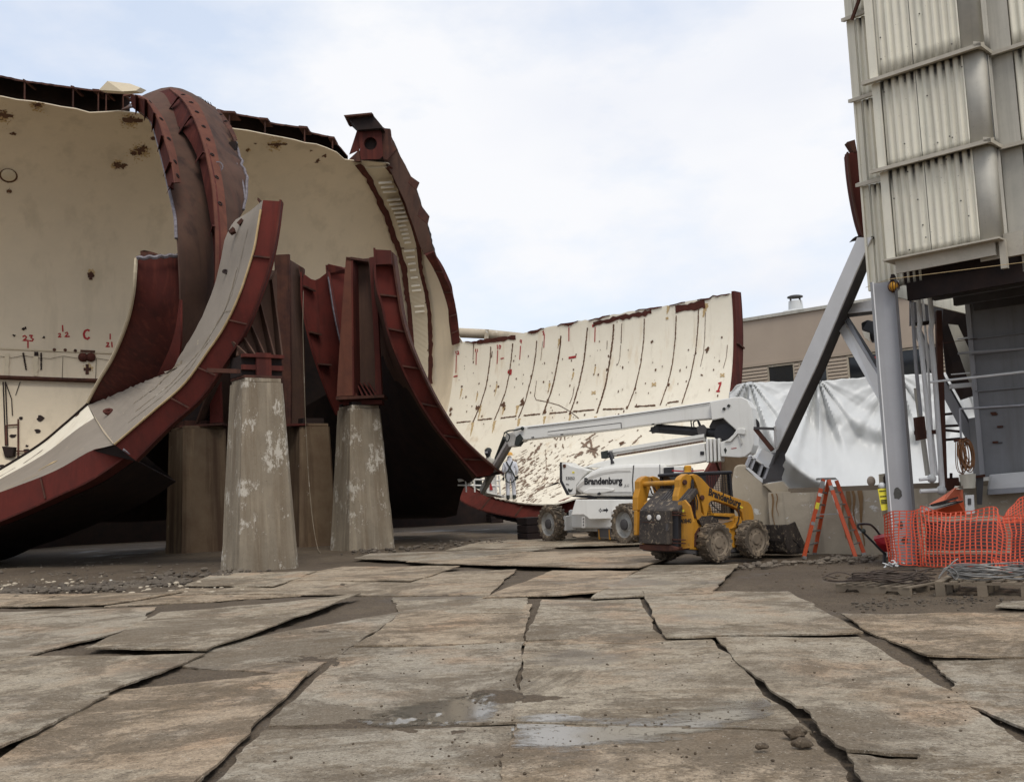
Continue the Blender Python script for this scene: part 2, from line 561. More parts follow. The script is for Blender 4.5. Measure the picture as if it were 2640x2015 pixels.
def pier_concrete():
    t = NT("pier_concrete")
    c = t.mix(t.ramp(t.noise(0.8, 8, 0.7), 0.35, 0.66), (0.275, 0.228, 0.165), (0.20, 0.166, 0.122))
    c = t.mix(t.math("MULTIPLY", t.ramp(t.noise(2.6, 6, 0.65, stretch=(1, 1, 0.05), seed=3), 0.48, 0.62), 0.62), c, (0.155, 0.115, 0.075))
    c = t.mix(t.math("MULTIPLY", t.ramp(t.noise(5.5, 6, 0.65, stretch=(1, 1, 0.04), seed=9), 0.53, 0.66), 0.55), c, (0.37, 0.31, 0.225))
    peel = t.math("ADD", t.math("MULTIPLY", t.noise(8.5, 9, 0.84, stretch=(1, 1, 0.55), seed=31), 0.75), t.math("MULTIPLY", t.noise(1.3, 4, 0.55, seed=37), 0.55))
    c = t.mix(t.math("MULTIPLY", t.ramp(peel, 0.715, 0.755), 0.8), c, (0.53, 0.485, 0.41))
    c = t.mix(t.ramp(t.noise(19, 5, 0.8, seed=44), 0.63, 0.67), c, (0.09, 0.07, 0.052))
    t.bump(t.math("ADD", t.noise(9, 7, 0.7, seed=2), t.math("MULTIPLY", t.ramp(peel, 0.70, 0.73), 0.3)), 0.4, 0.03)
    return t.out(c, 0.87, 0, 0.25)
M["conc"] = pier_concrete()
M["conc_d"] = grunge("stained_concrete", (0.20, 0.145, 0.09), (0.125, 0.078, 0.045), 0.8, streak=[((0.06, 0.033, 0.02), 0.8, 1.7, 0.48), ((0.30, 0.21, 0.12), 0.6, 3.0, 0.56)], speck=((0.4, 0.36, 0.3), 3.0, 0.68), rough=0.85, bump=0.3)
M["conc_w"] = grunge("wall_concrete", (0.50, 0.425, 0.32), (0.40, 0.34, 0.255), 0.9, streak=[((0.17, 0.10, 0.05), 0.6, 1.3, 0.57), ((0.20, 0.175, 0.135), 0.5, 3.0)], speck=[((0.64, 0.62, 0.57), 2.6, 0.60)], rough=0.85, bump=0.35)
M["rust_o"] = grunge("orange_rust_steel", (0.155, 0.06, 0.038), (0.105, 0.043, 0.031), 2.0, streak=((0.07, 0.03, 0.022), 0.5, 3), speck=((0.05, 0.03, 0.024), 12, 0.67), rough=0.85, spec=0.12)
M["rubble"] = grunge("rubble", (0.20, 0.165, 0.125), (0.075, 0.06, 0.048), 1.3, rough=0.9, rnd=0.6)
# ------------------------------------------------------------------ ground
def ground_h(x, y):
    d = math.hypot(x, y)
    k = min(1.0, max(0.0, (d - 2) / 4)) * max(0.0, min(1.0, (70 - d) / 30))
    return 0.035 * k * noise.fractal(Vec((x * 0.9, y * 0.9, 0.3)), 0.9, 2.0, 4)

xs = [-900, -400, -150, -70] + [-45 + 0.45 * i for i in range(201)] + [70, 150, 400, 900]
ys = [-300, -60, -15, -4, 0] + [1.5 * (1.0265 ** i) for i in range(150)] + [90, 130, 220, 420, 900, 1600]
rows = []
for y in ys:
    f = max(0.12, min(1.0, y / 45)) if abs(y) < 60 else 1.0
    rows.append([Vec((x * (f if abs(x) < 50 else 1), y, 0)) for x in xs])
for r in rows:
    for p in r:
        p.z = ground_h(p.x, p.y)
gr = MB().grid(rows).build("ground", M["mud"], smooth=True, clean=False)
cprop(gr, "brown muddy yard of trampled earth", None, None, "structure")

# plates: (coordinate system, corners back-left, back-right, front-right, front-left, lift of those corners in cm, layer)
def zl(x, y): return (x / 1.6674, 1400 + y / 1.6674)
def zr(x, y): return (1320 + x / 1.6674, 1400 + y / 1.6674)
def zn(x, y): return (x, y)
PLATES = [
 (zl, (-150, 300), (640, 280), (570, 368), (-150, 545), (0, 1, 7, 4), 1),
 (zl, (100, 222), (765, 212), (470, 265), (-150, 275), (0, 2, 6, 0), 1),
 (zl, (800, 196), (1700, 186), (1150, 233), (480, 270), (1, 1, 2, 1), 0),
 (zl, (700, 300), (1525, 235), (890, 450), (415, 445), (1, 9, 2, 3), 4),
 (zl, (-150, 490), (840, 480), (440, 655), (-150, 665), (0, 1, 7, 0), 2),
 (zl, (-150, 660), (442, 656), (-20, 890), (-400, 890), (1, 3, 4, 3), 3),
 (zl, (430, 640), (1305, 562), (820, 1030), (-100, 1000), (0, 3, 6, 0), 1),
 (zl, (-150, 975), (850, 985), (720, 1160), (-320, 1160), (0, 1, 1, 0), 2),
 (zl, (880, 440), (1720, 300), (1300, 560), (790, 520), (0, 3, 1, 0), 0),
 (zn, (1035, 1580), (1372, 1557), (1350, 1655), (915, 1665), (0, 1, 1, 0), 1),
 (zn, (900, 1668), (1352, 1658), (1325, 1865), (690, 1870), (0, 2, 2, 0), 0),
 (zn, (680, 1880), (1322, 1868), (1300, 2080), (480, 2080), (0, 1, 1, 0), 1),
 (zr, (65, 428), (850, 408), (1260, 800), (5, 770), (0, 0, 0, 1), 1),
 (zr, (5, 776), (1275, 806), (1500, 1100), (-60, 1100), (1, 0, 0, 2), 2),
 (zr, (120, 250), (548, 240), (628, 388), (60, 422), (5, 1, 0, 3), 1),
 (zr, (562, 213), (1190, 208), (1510, 385), (655, 415), (9, 2, 2, 5), 2),
 (zr, (590, 95), (962, 93), (850, 212), (345, 238), (0, 2, 2, 5), 3),
 (zr, (180, 118), (530, 124), (370, 215), (-110, 229), (1, 5, 6, 0), 2),
 (zn, (1130, 1425), (1760, 1416), (1640, 1472), (1060, 1449), (1, 0, 12, 4), 2),
 (zn, (960, 1426), (1420, 1412), (1120, 1446), (922, 1440), (1, 0, 0, 4), 3),
 (zl, (1480, 100), (1958, 103), (1750, 165), (1180, 152), (0, 5, 5, 0), 1),
 (zl, (1180, 160), (2200, 112), (2080, 224), (900, 215), (0, 1, 1, 0), 0),
 (zl, (930, 130), (1345, 124), (1170, 186), (810, 178), (0, 4, 4, 0), 1),
 (zr, (1432, 318), (2260, 295), (2420, 475), (1800, 490), (6, 0, 0, 6), 1),
 (zr, (872, 412), (1490, 402), (1960, 690), (1235, 745), (4, 1, 2, 9), 1),
 (zr, (1240, 740), (1930, 680), (2310, 930), (1420, 925), (9, 0, 0, 9), 2),
 (zr, (1800, 890), (2310, 850), (2520, 1110), (1520, 1110), (5, 0, 0, 0), 2),
 (zr, (1820, 496), (2310, 480), (2310, 700), (1935, 610), (0, 0, 0, 1), 0),
 (zr, (1935, 613), (2330, 725), (2330, 845), (1900, 668), (2, 3, 0, 0), 1),
 (zr, (1430, 935), (1810, 925), (1900, 1160), (1600, 1160), (8, 0, 0, 9), 1),
 (zn, (1250, 1392), (1680, 1380), (1660, 1404), (1150, 1418), (0, 0, 5, 2), 0),
 (zn, (1480, 1376), (1900, 1380), (1690, 1396), (1500, 1394), (0, 0, 0, 0), 1),
 (zn, (2590, 1550), (2760, 1545), (2760, 1565), (2580, 1566), (2, 0, 0, 3), 0),
 (zl, (-150, 215), (240, 222), (90, 265), (-150, 280), (0, 0, 1, 0), 0),
 (zl, (1700, 232), (2260, 225), (2230, 300), (1730, 296), (0, 0, 0, 0), 0),
 (zr, (110, 385), (640, 392), (700, 430), (70, 430), (0, 0, 0, 0), 0),
]
paving = thing("yard_paving", "loose dirty plates laid as a floor over the muddy yard", None, (0, 8, 0))
paving["kind"] = "structure"
PLATE_TOP = []
TIGHT = {9, 10, 11, 12, 13, 14, 15, 24, 25, 29, 30}
for i, (cs, a, b, c, d, lift, layer) in enumerate(PLATES):
    z0 = 0.034 + 0.012 * layer + 0.0006 * i
    q = [G(*cs(*p), z0) for p in (a, b, c, d)]
    ctr_ = (q[0] + q[1] + q[2] + q[3]) / 4
    q = [ctr_ + (p - ctr_).normalized() * ((p - ctr_).length + (0.0 if i in TIGHT else min(0.13, 0.06 * (p - ctr_).length))) for p in q]
    n = 18
    rows, back = [], []
    ph = random.uniform(0, 50)
    for r in range(n + 1):
        v = r / n
        row, brow = [], []
        for s in range(n + 1):
            u = s / n
            p = q[0] * (1 - u) * (1 - v) + q[1] * u * (1 - v) + q[2] * u * v + q[3] * (1 - u) * v
            e = min(u, 1 - u, v, 1 - v)
            wob = Vec((noise.noise(Vec((p.x * 1.3, p.y * 1.3, ph))), noise.noise(Vec((p.x * 1.3, p.y * 1.3, ph + 9))), 0))
            rag = Vec((noise.noise(Vec((p.x * 9, p.y * 9, ph + 3))), noise.noise(Vec((p.x * 9, p.y * 9, ph + 5))), 0))
            p = p + wob * (0.06 * max(0, 1 - 4 * e)) + rag * (0.03 if e < 0.01 else 0)
            L = lift[0] * (1 - u) ** 2 * (1 - v) ** 2 + lift[1] * u ** 2 * (1 - v) ** 2 + lift[2] * u ** 2 * v ** 2 + lift[3] * (1 - u) ** 2 * v ** 2
            z = z0 + 0.0062 * L + 0.011 * max(0, 1 - 3 * e) * noise.noise(Vec((p.x * 1.9, p.y * 1.9, ph + 20))) + 0.010 * noise.noise(Vec((p.x * 0.8, p.y * 0.8, ph + 30)))
            row.append(Vec((p.x, p.y, z)))
            brow.append(Vec((p.x, p.y, z - 0.017)))
        rows.append(row); back.append(brow)
    PLATE_TOP.append(rows)
    MB().slab(rows, back).build("ground_plate", M["plate"], paving, smooth=True, clean=False)

# puddle lying on the middle plates
def water():
    t = NT("puddle_water")
    return t.out((0.055, 0.048, 0.038), 0.035, 0, 0.6)
M["water"] = water()
def wetmud():
    t = NT("wet_film")
    c = t.mix(t.ramp(t.noise(7, 6, 0.7), 0.4, 0.6), (0.10, 0.078, 0.054), (0.17, 0.14, 0.105))
    r = t.ramp(t.noise(3.5, 6, 0.7, seed=5), 0.36, 0.60, (0.22, 0.22, 0.22, 1), (0.85, 0.85, 0.85, 1))
    t.bump(t.noise(30, 5, 0.7), 0.3, 0.01)
    return t.out(c, r, 0, 0.5)
M["wet"] = wetmud()
# trampled mud that has crept over and between the plates: a rough sheet that shows wherever it stands higher
ZONES = [(1500, 1800, 330, 22, 0.040), (1400, 1945, 220, 14, 0.040), (1750, 1940, 300, 14, 0.036), (1850, 1790, 130, 30, 0.03), (1290, 1790, 110, 34, 0.036), (1000, 1850, 330, 30, 0.028), (1180, 1880, 160, 20, 0.03), (2030, 1660, 190, 16, 0.036), (2060, 1775, 130, 22, 0.03),
         (1960, 1720, 150, 16, 0.028), (980, 1560, 130, 12, 0.03), (2260, 1650, 110, 18, 0.03), (860, 1640, 170, 18, 0.02), (1600, 1960, 260, 22, 0.024), (2480, 1820, 150, 22, 0.024), (420, 1800, 200, 34, 0.014), (760, 1700, 110, 20, 0.022), (1700, 1540, 120, 8, 0.02), (1150, 1535, 220, 10, 0.03), (300, 1600, 160, 16, 0.02), (2350, 1930, 180, 24, 0.02)]
PUD = [(1470, 1885, 155, 19), (1690, 1872, 150, 14), (1830, 1850, 70, 12)]
rows = []
y = 1476.0
while y < 2070:
    r = []
    for i in range(-8, 568):
        x = i * 4.7
        g = G(x, y, 0.06)
        z = 0.016 + 0.030 * noise.fractal(Vec((g.x * 0.75, g.y * 0.75, 11)), 0.75, 2, 6) + 0.012 * noise.fractal(Vec((g.x * 6, g.y * 6, 3)), 0.6, 2, 4)
        for cx, cy, rx, ry, h in ZONES:
            q = ((x - cx) / rx) ** 2 + ((y - cy) / ry) ** 2
            if q < 4: z += h * math.exp(-1.6 * q)
        r.append(Vec((g.x, g.y, z)))
    rows.append(r)
    y += 3.2 if y < 1700 else 4.2
ml = MB().grid(rows).build("mud_layer", M["mud"], smooth=True, clean=False)
cprop(ml, "brown mud trodden over and between the plates", None, None, "structure")

vv_, ff_ = [], []
for g_ in PLATE_TOP + [rows]:
    k_ = len(vv_); w_ = len(g_[0]); vv_ += [p for r in g_ for p in r]
    ff_ += [(k_ + i * w_ + j, k_ + i * w_ + j + 1, k_ + (i + 1) * w_ + j + 1, k_ + (i + 1) * w_ + j) for i in range(len(g_) - 1) for j in range(w_ - 1)]
TOPS = BVHTree.FromPolygons(vv_, ff_)
# wet films and the puddle follow the surface they lie on and thin out towards their edges
def film():
    t = NT("puddle_film")
    at = t.n.new("ShaderNodeAttribute"); at.attribute_name = "depth"
    e = t.math("ADD", t.math("MULTIPLY", at.outputs["Fac"], 1.15), t.math("MULTIPLY", t.math("SUBTRACT", t.noise(2.6, 9, 0.75, stretch=(0.6, 1.3, 1), seed=4), 0.5), 2.6))
    e = t.math("SUBTRACT", e, t.math("MULTIPLY", t.ramp(t.noise(19, 5, 0.8, seed=9), 0.585, 0.62), 0.7))
    f = t.ramp(e, -0.10, 0.42)
    t.out((0.16, 0.14, 0.11), 0.11, 0, 0.9)
    tr = t.n.new("ShaderNodeBsdfTransparent"); mx_ = t.n.new("ShaderNodeMixShader")
    t.link(f, mx_.inputs[0]); t.link(tr.outputs[0], mx_.inputs[1]); t.link(t.b.outputs[0], mx_.inputs[2])
    t.link(mx_.outputs[0], t.n["Material Output"].inputs["Surface"])
    return t.m
M["film"] = film()
def pool(name, pts, mat, label, flat=None):
    x0, x1 = min(p[0] for p in pts), max(p[0] for p in pts); y0, y1 = min(p[1] for p in pts), max(p[1] for p in pts)
    NXp, NYp = 90, 36
    rows, dep = [], []
    P2 = [Vec((a_, b_ * 3.0)) for a_, b_ in pts]
    R2 = 0.5 * (y1 - y0) * 3.0
    for j in range(NYp + 1):
        r, q = [], []
        for i in range(NXp + 1):
            px, py = x0 + (x1 - x0) * i / NXp, y0 + (y1 - y0) * j / NYp
            v = Vec((px, py * 3.0))
            inside = False; dmin = 1e9
            for a_, b_ in zip(P2, P2[1:] + P2[:1]):
                if (a_.y > v.y) != (b_.y > v.y) and v.x < (b_.x - a_.x) * (v.y - a_.y) / (b_.y - a_.y) + a_.x: inside = not inside
                d = b_ - a_; k = max(0, min(1, (v - a_).dot(d) / max(1e-6, d.length_squared)))
                dmin = min(dmin, (v - (a_ + d * k)).length)
            g = G(px, py, 0.07)
            hit = TOPS.ray_cast(Vec((g.x, g.y, 0.6)), Vec((0, 0, -1)))[0]
            z = (hit.z if hit else 0.05) + 0.004
            r.append(Vec((g.x, g.y, z))); q.append(min(1, dmin / R2 * 1.2) if inside else -0.4)
        rows.append(r); dep.append(q)
    # water finds its level: smooth the sheet a little, never below what it lies on
    o = MB().grid(rows).build(name, mat, smooth=True, clean=False)
    at = o.data.attributes.new("depth", "FLOAT", "POINT")
    at.data.foreach_set("value", [v for q in dep for v in q])
    cprop(o, label, None, None, "structure")
    return o
PZ = [(1318, 1840), (1400, 1828), (1520, 1845), (1680, 1845), (1800, 1815), (1900, 1785), (1985, 1790), (2000, 1830), (1920, 1880), (1780, 1905), (1640, 1920), (1540, 1935), (1420, 1942), (1318, 1938)]
pool("puddle", PZ, M["film"], "shallow muddy puddle shining in the foreground")
pool("puddle", [(1000, 1810), (1120, 1790), (1240, 1775), (1300, 1800), (1270, 1850), (1130, 1870), (1000, 1870), (900, 1850)], M["film"], "thin wet film left of the main puddle")
# loose stones and clods
def rubble(name, n, region, smin, smax, label, z=0.03, mat=None):
    mb = MB()
    for _ in range(n):
        px, py = region()
        g = G(px, py, z)
        s = smin + (smax - smin) * random.random() ** 2.5
        g.z = ground_h(g.x, g.y) + z + s * 0.2
        k = random.randint(5, 6)
        vs = []
        rot = random.uniform(0, 6)
        flat = random.uniform(0.6, 1.2)
        for zz, rr in ((-0.5, 0.7), (0.15, 1.0), (0.6, 0.5)):
            vs += [g + Vec((math.cos(rot + 2 * math.pi * i / k) * rr * s * random.uniform(0.7, 1.2), math.sin(rot + 2 * math.pi * i / k) * rr * s * random.uniform(0.6, 1.1), zz * s * flat)) for i in range(k)]
        fs = [(j * k + i, j * k + (i + 1) % k, (j + 1) * k + (i + 1) % k, (j + 1) * k + i) for j in range(2) for i in range(k)] + [tuple(2 * k + i for i in range(k))]
        mb.add(vs, fs)
    o = mb.build(name, mat or M["rubble"], clean=False)
    return cprop(o, label, None, None, "stuff")
def band(pts, w):
    def f():
        i = random.randrange(len(pts) - 1); t = random.random()
        a, b = pts[i], pts[i + 1]
        return (a[0] + (b[0] - a[0]) * t + random.gauss(0, w), a[1] + (b[1] - a[1]) * t + random.gauss(0, w * 0.35))
    return f
rubble("gravel", 900, band([(-20, 1528), (150, 1522), (320, 1510), (470, 1498)], 14), 0.012, 0.10, "strip of broken grey rubble along the left edge of the plates")
rubble("gravel", 160, band([(380, 1490), (470, 1485), (560, 1480), (640, 1474)], 12), 0.015, 0.11, "rubble pile at the foot of the near left pier")
rubble("gravel", 240, band([(900, 1424), (1040, 1416), (1180, 1400), (1300, 1396)], 12), 0.015, 0.10, "rubble scattered beyond the right pier")
rubble("gravel", 260, band([(2200, 1560), (2400, 1550), (2600, 1545)], 22), 0.004, 0.03, "gravel around the pallets")
rubble("gravel", 200, band([(1900, 1460), (2100, 1445), (2260, 1440)], 10), 0.02, 0.09, "rubble at the foot of the concrete wall")
rubble("gravel", 650, lambda: (random.uniform(-20, 700), random.gauss(1492, 20)), 0.006, 0.07, "broken bits strewn over the dark ground at left", 0.0)
rubble("gravel", 300, lambda: (random.uniform(-20, 640), random.gauss(1512, 9)), 0.01, 0.07, "pale broken concrete bits along the left edge of the plates", 0.02, M["conc_w"])
rubble("gravel", 420, lambda: (random.choice((1350, 1600, 1750, 950, 2050, 1150, 2350)) + random.gauss(0, 170), random.uniform(1640, 2000)), 0.003, 0.013, "small clods and pebbles on the plates", 0.10, M["mud"])
rubble("gravel", 500, lambda: (random.uniform(1900, 2640), random.uniform(1460, 1640)), 0.008, 0.035, "pebbles on the bare mud at right", 0.0, M["mud"])
for px, py, r_, lb in ((2052, 1890, 0.05, "larger lump of earth on the edge of the long crack"), (2068, 1916, 0.042, "smaller lump of earth beside the long crack"), (1965, 1925, 0.028, "small clod left of the long crack")):
    g = G(px, py, 0.1)
    m_ = MB().sphere(g + Vec((0, 0, 0.004)), r_, sx=1.35, sz=0.62, seg=14, rings=9)
    m_.v = [p + (p - g) * (0.5 * noise.fractal(p * 22, 0.9, 2, 3)) for p in m_.v]
    th_ = thing("earth_clod", lb, "clod", g, "clods beside the long crack")
    m_.build("clod", M["mud"], th_, smooth=True)
M["scuff"] = grunge("scuffed_rust", (0.27, 0.19, 0.135), (0.17, 0.11, 0.08), 6, rough=0.85, bump=0)
# ------------------------------------------------------------------ wind tunnel remains
RT, ZC = 7.75, 8.8
ME = Vec((-4.4, 49.5, 0))                       # mitre point on the far side, at spring line
aW, hW = Vec((-0.89, -0.45, 0)).normalized(), Vec((0.45, -0.89, 0)).normalized()
aT, hT = Vec((0.835, -0.55, 0)).normalized(), Vec((-0.55, -0.835, 0)).normalized()
kb = (hW + hT).normalized()
kM = kb / kb.dot(hW)
tW = (kM - hW).dot(aW)
tT = (kM - hT).dot(aT)
LW, LT = 44.0, 16.3

def cylW(t, phi):
    off = RT * (1 - math.cos(phi))
    tau = max(t, tW * off) if t < 12 else t
    p = ME + hW * off + aW * tau
    return Vec((p.x, p.y, ZC + RT * math.sin(phi)))
def cylT(t, phi):
    off = RT * (1 - math.cos(phi))
    tau = max(t, tT * off) if t < 9 else t
    p = ME + hT * off + aT * tau
    return Vec((p.x, p.y, ZC + RT * math.sin(phi)))

TOPW = [(-400, 205), (0, 247), (62, 258), (187, 279), (245, 291), (311, 285), (595, 329), (680, 344), (778, 364), (857, 383), (896, 414), (930, 412), (1000, 420), (1063, 462), (1089, 537)]
TOPT = [(1100, 540), (1119, 652), (1188, 881), (1260, 873), (1331, 861), (1395, 845), (1463, 831), (1525, 821), (1595, 807), (1684, 790), (1738, 782), (1810, 768), (1900, 752), (2000, 735)]

def phi_at(fn, t, tab, lo, hi, sign=1):
    """last angle going up from lo at which the wall is still below the cut line"""
    n = 160
    best = lo
    for i in range(n + 1):
        ph = lo + (hi - lo) * i / n
        x, y = PX(fn(t, ph))
        if y < interp(tab, x): break
        best = ph
    return best

cols = []
NW = 90
for i in range(NW + 1):
    t = LW * (1 - i / NW)
    pt = phi_at(cylW, t, TOPW, 0.0, R_(89))
    pt += R_(0.5) * noise.noise(Vec((i * 0.9, 3, 0)))
    pb = R_(-62)
    cols.append([cylW(t, pb + (pt - pb) * j / 44) for j in range(45)])
gW = [list(c) for c in cols]
STW = 2.0
colsT2 = []
for i in range(15):
    t = STW * i / 14
    pt = phi_at(cylT, t, [(0, 300), (1063, 455), (1089, 537), (1106, 560), (1119, 649), (1142, 704), (1168, 764), (1200, 900)], 0.0, R_(80))
    colsT2.append([cylT(t, R_(-62) + (pt - R_(-62)) * j / 44) for j in range(45)])
gT2 = colsT2
RIMB2 = [(1100, 1215), (1187, 1239), (1243, 1267), (1279, 1283), (1343, 1294), (1382, 1297), (1433, 1297), (1484, 1282), (1530, 1277), (1600, 1295), (1750, 1360)]
gT = []
NT_ = 80
for i in range(NT_ + 1):
    t = STW + (LT - STW) * i / NT_
    pt = phi_at(cylT, t, TOPT, R_(-25), R_(40))
    if 2 < i < NT_ - 1: pt += R_(0.45) * noise.noise(Vec((i * 1.7, 8, 0)))
    pb = R_(-20)
    for k in range(200):
        ph = R_(-20 - 85 * k / 199)
        x, y = PX(cylT(t, ph))
        if y > interp(RIMB2, x) + 2: break
        pb = ph
    gT.append([cylT(t, pb + (pt - pb) * j / 44) for j in range(45)])
SW = Surf(gW, gT2)
ST = Surf(gT)

# ---- left and middle wall (one standing piece)
wall = thing("tunnel_wall", "tall tan inner wall of the cut open wind tunnel, marked 23, 22, C and 21", "tunnel wall", ME + aW * 14)
sheet(MB(), gW, 0.04).build("shell", M["tan"], wall, smooth=True)
sheet(MB(), gT2, 0.04).build("shell", M["tan"], wall, smooth=True)

# cut frames along the top edge: dark back panel, top flange and stubs
def top_frames(xs0, xs1, topline, stubs):
    pts = []
    n = 40
    for i in range(n + 1):
        x = xs0 + (xs1 - xs0) * i / n
        h = SW.hit(x, interp(TOPW, x) + 9, 0)
        if h: pts.append((x, h[0].y))
    bot = [P(x, interp(TOPW, x) - 1, y) for x, y in pts]
    top = [P(x, interp(topline, x) + 2.5 * noise.noise(Vec((x * 0.09, 1, 1))), y + 0.1) for x, y in pts]
    botb = [P(x, interp(TOPW, x) + 6, y + 1.3) for x, y in pts]
    topb = [P(x, interp(topline, x), y + 1.4) for x, y in pts]
    mb = MB()
    sheet(mb, [botb, topb], 0.05)
    mb.build("web", M["black"], wall)
    mb = MB()
    mb.slab([top, topb], [[p - Vec((0, 0, 0.07)) for p in top], [p - Vec((0, 0, 0.07)) for p in topb]])
    mb.build("top_flange", M["rust"], wall)
    for sx, wpx in stubs:
        h = SW.hit(sx, interp(TOPW, sx) + 9, 0)
        if not h: continue
        Y = h[0].y
        x0, yb, yt = sx, interp(TOPW, sx) + 1, interp(topline, sx) - 1
        q = [P(x0, yb, Y), P(x0, yt, Y + 0.02), P(x0 - 2, yt, Y + 1.25), P(x0 - 2, yb - 8, Y + 1.25)]
        mb = MB().prism(q, CR * 0.05)
        mb.build("frame_stub", M["rust"], wall)
        F = Frame(P(x0, yt + 4, Y - 0.04), CR, None, None)
        mb = MB().prism([P(x0 - wpx, yt - 3, Y - 0.05), P(x0 + wpx * 0.6, yt - 1, Y - 0.05), P(x0 + wpx * 0.6, yt + 4, Y - 0.05), P(x0 - wpx, yt + 3, Y - 0.05)], Vec((0, 0.9, 0.02)))
        mb.build("stub_flange", M["rust"], wall)
top_frames(-120, 335, [(-120, 180), (0, 194), (62, 207), (255, 233), (270, 236), (335, 240)], [(-60, 10), (62, 3), (187, 5), (252, 14), (272, 4), (316, 4)])
top_frames(560, 897, [(560, 280), (595, 290), (680, 305), (700, 316), (788, 328), (800, 340), (854, 352), (870, 370), (897, 402)], [(590, 26), (682, 14), (784, 14), (856, 10)])
# brown stains and knots on the wall
mb = MB()
for x, y, r in ((360, 388, 0.34), (372, 380, 0.2), (345, 395, 0.16), (30, 345, 0.10), (395, 355, 0.13), (330, 308, 0.28), (355, 310, 0.26), (95, 270, 0.22), (302, 425, 0.25), (318, 427, 0.22), (22, 492, 0.13), (236, 708, 0.16), (232, 705, 0.14)):
    blot(mb, SW, x, y, r * 0.55, jit=0.75, n=15)
for x, y in ((36, 345), (10, 300), (320, 425), (735, 372), (712, 373), (640, 385), (636, 388), (658, 370), (820, 413), (816, 418), (802, 388), (837, 402)):
    blot(mb, SW, x, y, random.uniform(0.04, 0.10), jit=0.7, n=11)
mb.build("rust_stain", M["stain"], wall)
mb = MB()
for x, y, R, n_ in ((360, 392, 34, 160), (335, 312, 30, 110), (8, 300, 34, 120), (98, 270, 30, 120), (712, 372, 30, 90), (236, 702, 12, 50), (372, 388, 18, 60), (300, 424, 20, 50), (640, 386, 8, 20), (228, 948, 14, 40), (214, 915, 10, 25), (234, 915, 10, 25)):
    soft(mb, SW, x, y, R, n_, 0.02, 0.09, off=0.006, sx=1.2)
mb.build("rust_stain", M["stain2"], wall)
mb = MB()
for x, y, R, n_ in ((362, 388, 16, 90), (345, 395, 12, 40), (335, 309, 22, 110), (395, 356, 8, 25), (8, 297, 24, 70), (98, 270, 14, 60), (302, 425, 14, 60), (318, 427, 9, 30), (715, 372, 18, 70), (236, 710, 7, 30), (22, 460, 16, 60), (24, 492, 8, 25)):
    soft(mb, SW, x, y, R, n_, 0.015, 0.06, off=0.012, sx=1.3)
mb.build("rust_stain", M["stain"], wall)
mb = MB()
stroke(mb, SW, [(-20, 290), (34, 300)], 0.18, jit=0.3); stroke(mb, SW, [(315, 306), (368, 312)], 0.22, jit=0.5); stroke(mb, SW, [(690, 373), (732, 371)], 0.13, jit=0.4)
mb.build("rust_stain", M["stain"], wall)
h = SW.hit(22, 450, 0.02)
F = Frame(h[0], h[1].cross(Vec((0, 0, 1))) * -1, None, h[1])
MB().lathe(F, [(0.26, -0.02), (0.26, 0.05), (0.22, 0.07), (0.0, 0.07)], 20).build("cover_disc", M["cream_clean"], wall, smooth=True)
MB().lathe(Frame(SW.hit(22, 453, 0.005)[0], F.x, None, h[1]), [(0.33, -0.01), (0.33, 0.006)], 20).build("cover_stain", M["stain"], wall)
# crosses, knobs
def cross(x, y, s):
    mb = MB()
    stroke(mb, SW, [(x, y - s), (x, y + s)], 0.13, off=0.03, jit=0.25)
    stroke(mb, SW, [(x - s * 0.75, y), (x + s * 0.75, y)], 0.13, off=0.031, jit=0.25)
    mb.build("bolt_cross", M["rust"], wall)
cross(234, 711, 10); cross(225, 952, 13)
for x in (214, 234):
    h = SW.hit(x, 921, 0.02)
    MB().sphere(h[0], 0.2, seg=12, rings=8).build("bolt_knob", M["weld"], wall, smooth=True)
# painted numbers, strokes traced by hand
def number(strokes, w=0.055, surf=SW, parent=wall, name="painted_number"):
    mb = MB()
    for s in strokes: stroke(mb, surf, s, w, off=0.014, step=3)
    return mb.build(name, M["redpaint"], parent)
number([[(58, 868), (64, 865), (68, 868), (66, 873), (59, 878), (70, 877)], [(75, 865), (84, 864), (79, 870), (86, 874), (83, 879), (75, 878)], [(72, 876), (72, 897)]])
number([[(150, 861), (155, 859), (156, 863), (150, 869), (158, 868)], [(168, 859), (173, 856), (175, 861), (167, 868), (180, 867)], [(161, 838), (162, 855)]])
number([[(231, 853), (226, 850), (219, 853), (216, 861), (218, 870), (225, 874), (231, 869)]], 0.085)
number([[(274, 884), (280, 883), (279, 888), (273, 894), (283, 893)], [(288, 881), (289, 895)], [(284, 860), (284, 875)]])
# shelf and fittings low on the wall
a = SW.near(P(-150, 968, 40))[0]
sh_a = [SW.hit(x, 973 + (x / 255.0) * 9.5, 0.0) for x in (-150, -60, 0, 60, 130, 200, 262)]
rows = [[h[0] for h in sh_a], [h[0] + h[1] * 0.32 for h in sh_a]]
MB().slab(rows, [[p - Vec((0, 0, 0.09)) for p in r] for r in rows]).build("shelf", M["rust"], wall)
mb = MB()
stroke(mb, SW, [(-100, 893), (0, 898), (255, 909), (305, 911)], 0.07, off=0.05)
mb.build("conduit", M["cream_clean"], wall)
mb = MB()
for x, y in ((140, 902), (168, 903), (194, 904)): blot(mb, SW, x, y, 0.07, off=0.06, jit=0.1)
stroke(mb, SW, [(207, 905), (245, 907)], 0.10, off=0.06)
mb.build("conduit_box", M["rust"], wall)
mb = MB()
for x in (18, 93): 
    stroke(mb, SW, [(x, 912), (x - 2, 970)], 0.16, off=0.06, jit=0.3)
mb.build("wall_bracket", M["cream_clean"], wall)
mb = MB()
for x0, x1 in ((60, 67), (106, 106)):
    for k in range(9):
        blot(mb, SW, x0 + (x1 - x0) * k / 8, 912 + k * 5, 0.045, off=0.05, jit=0.2, n=6)
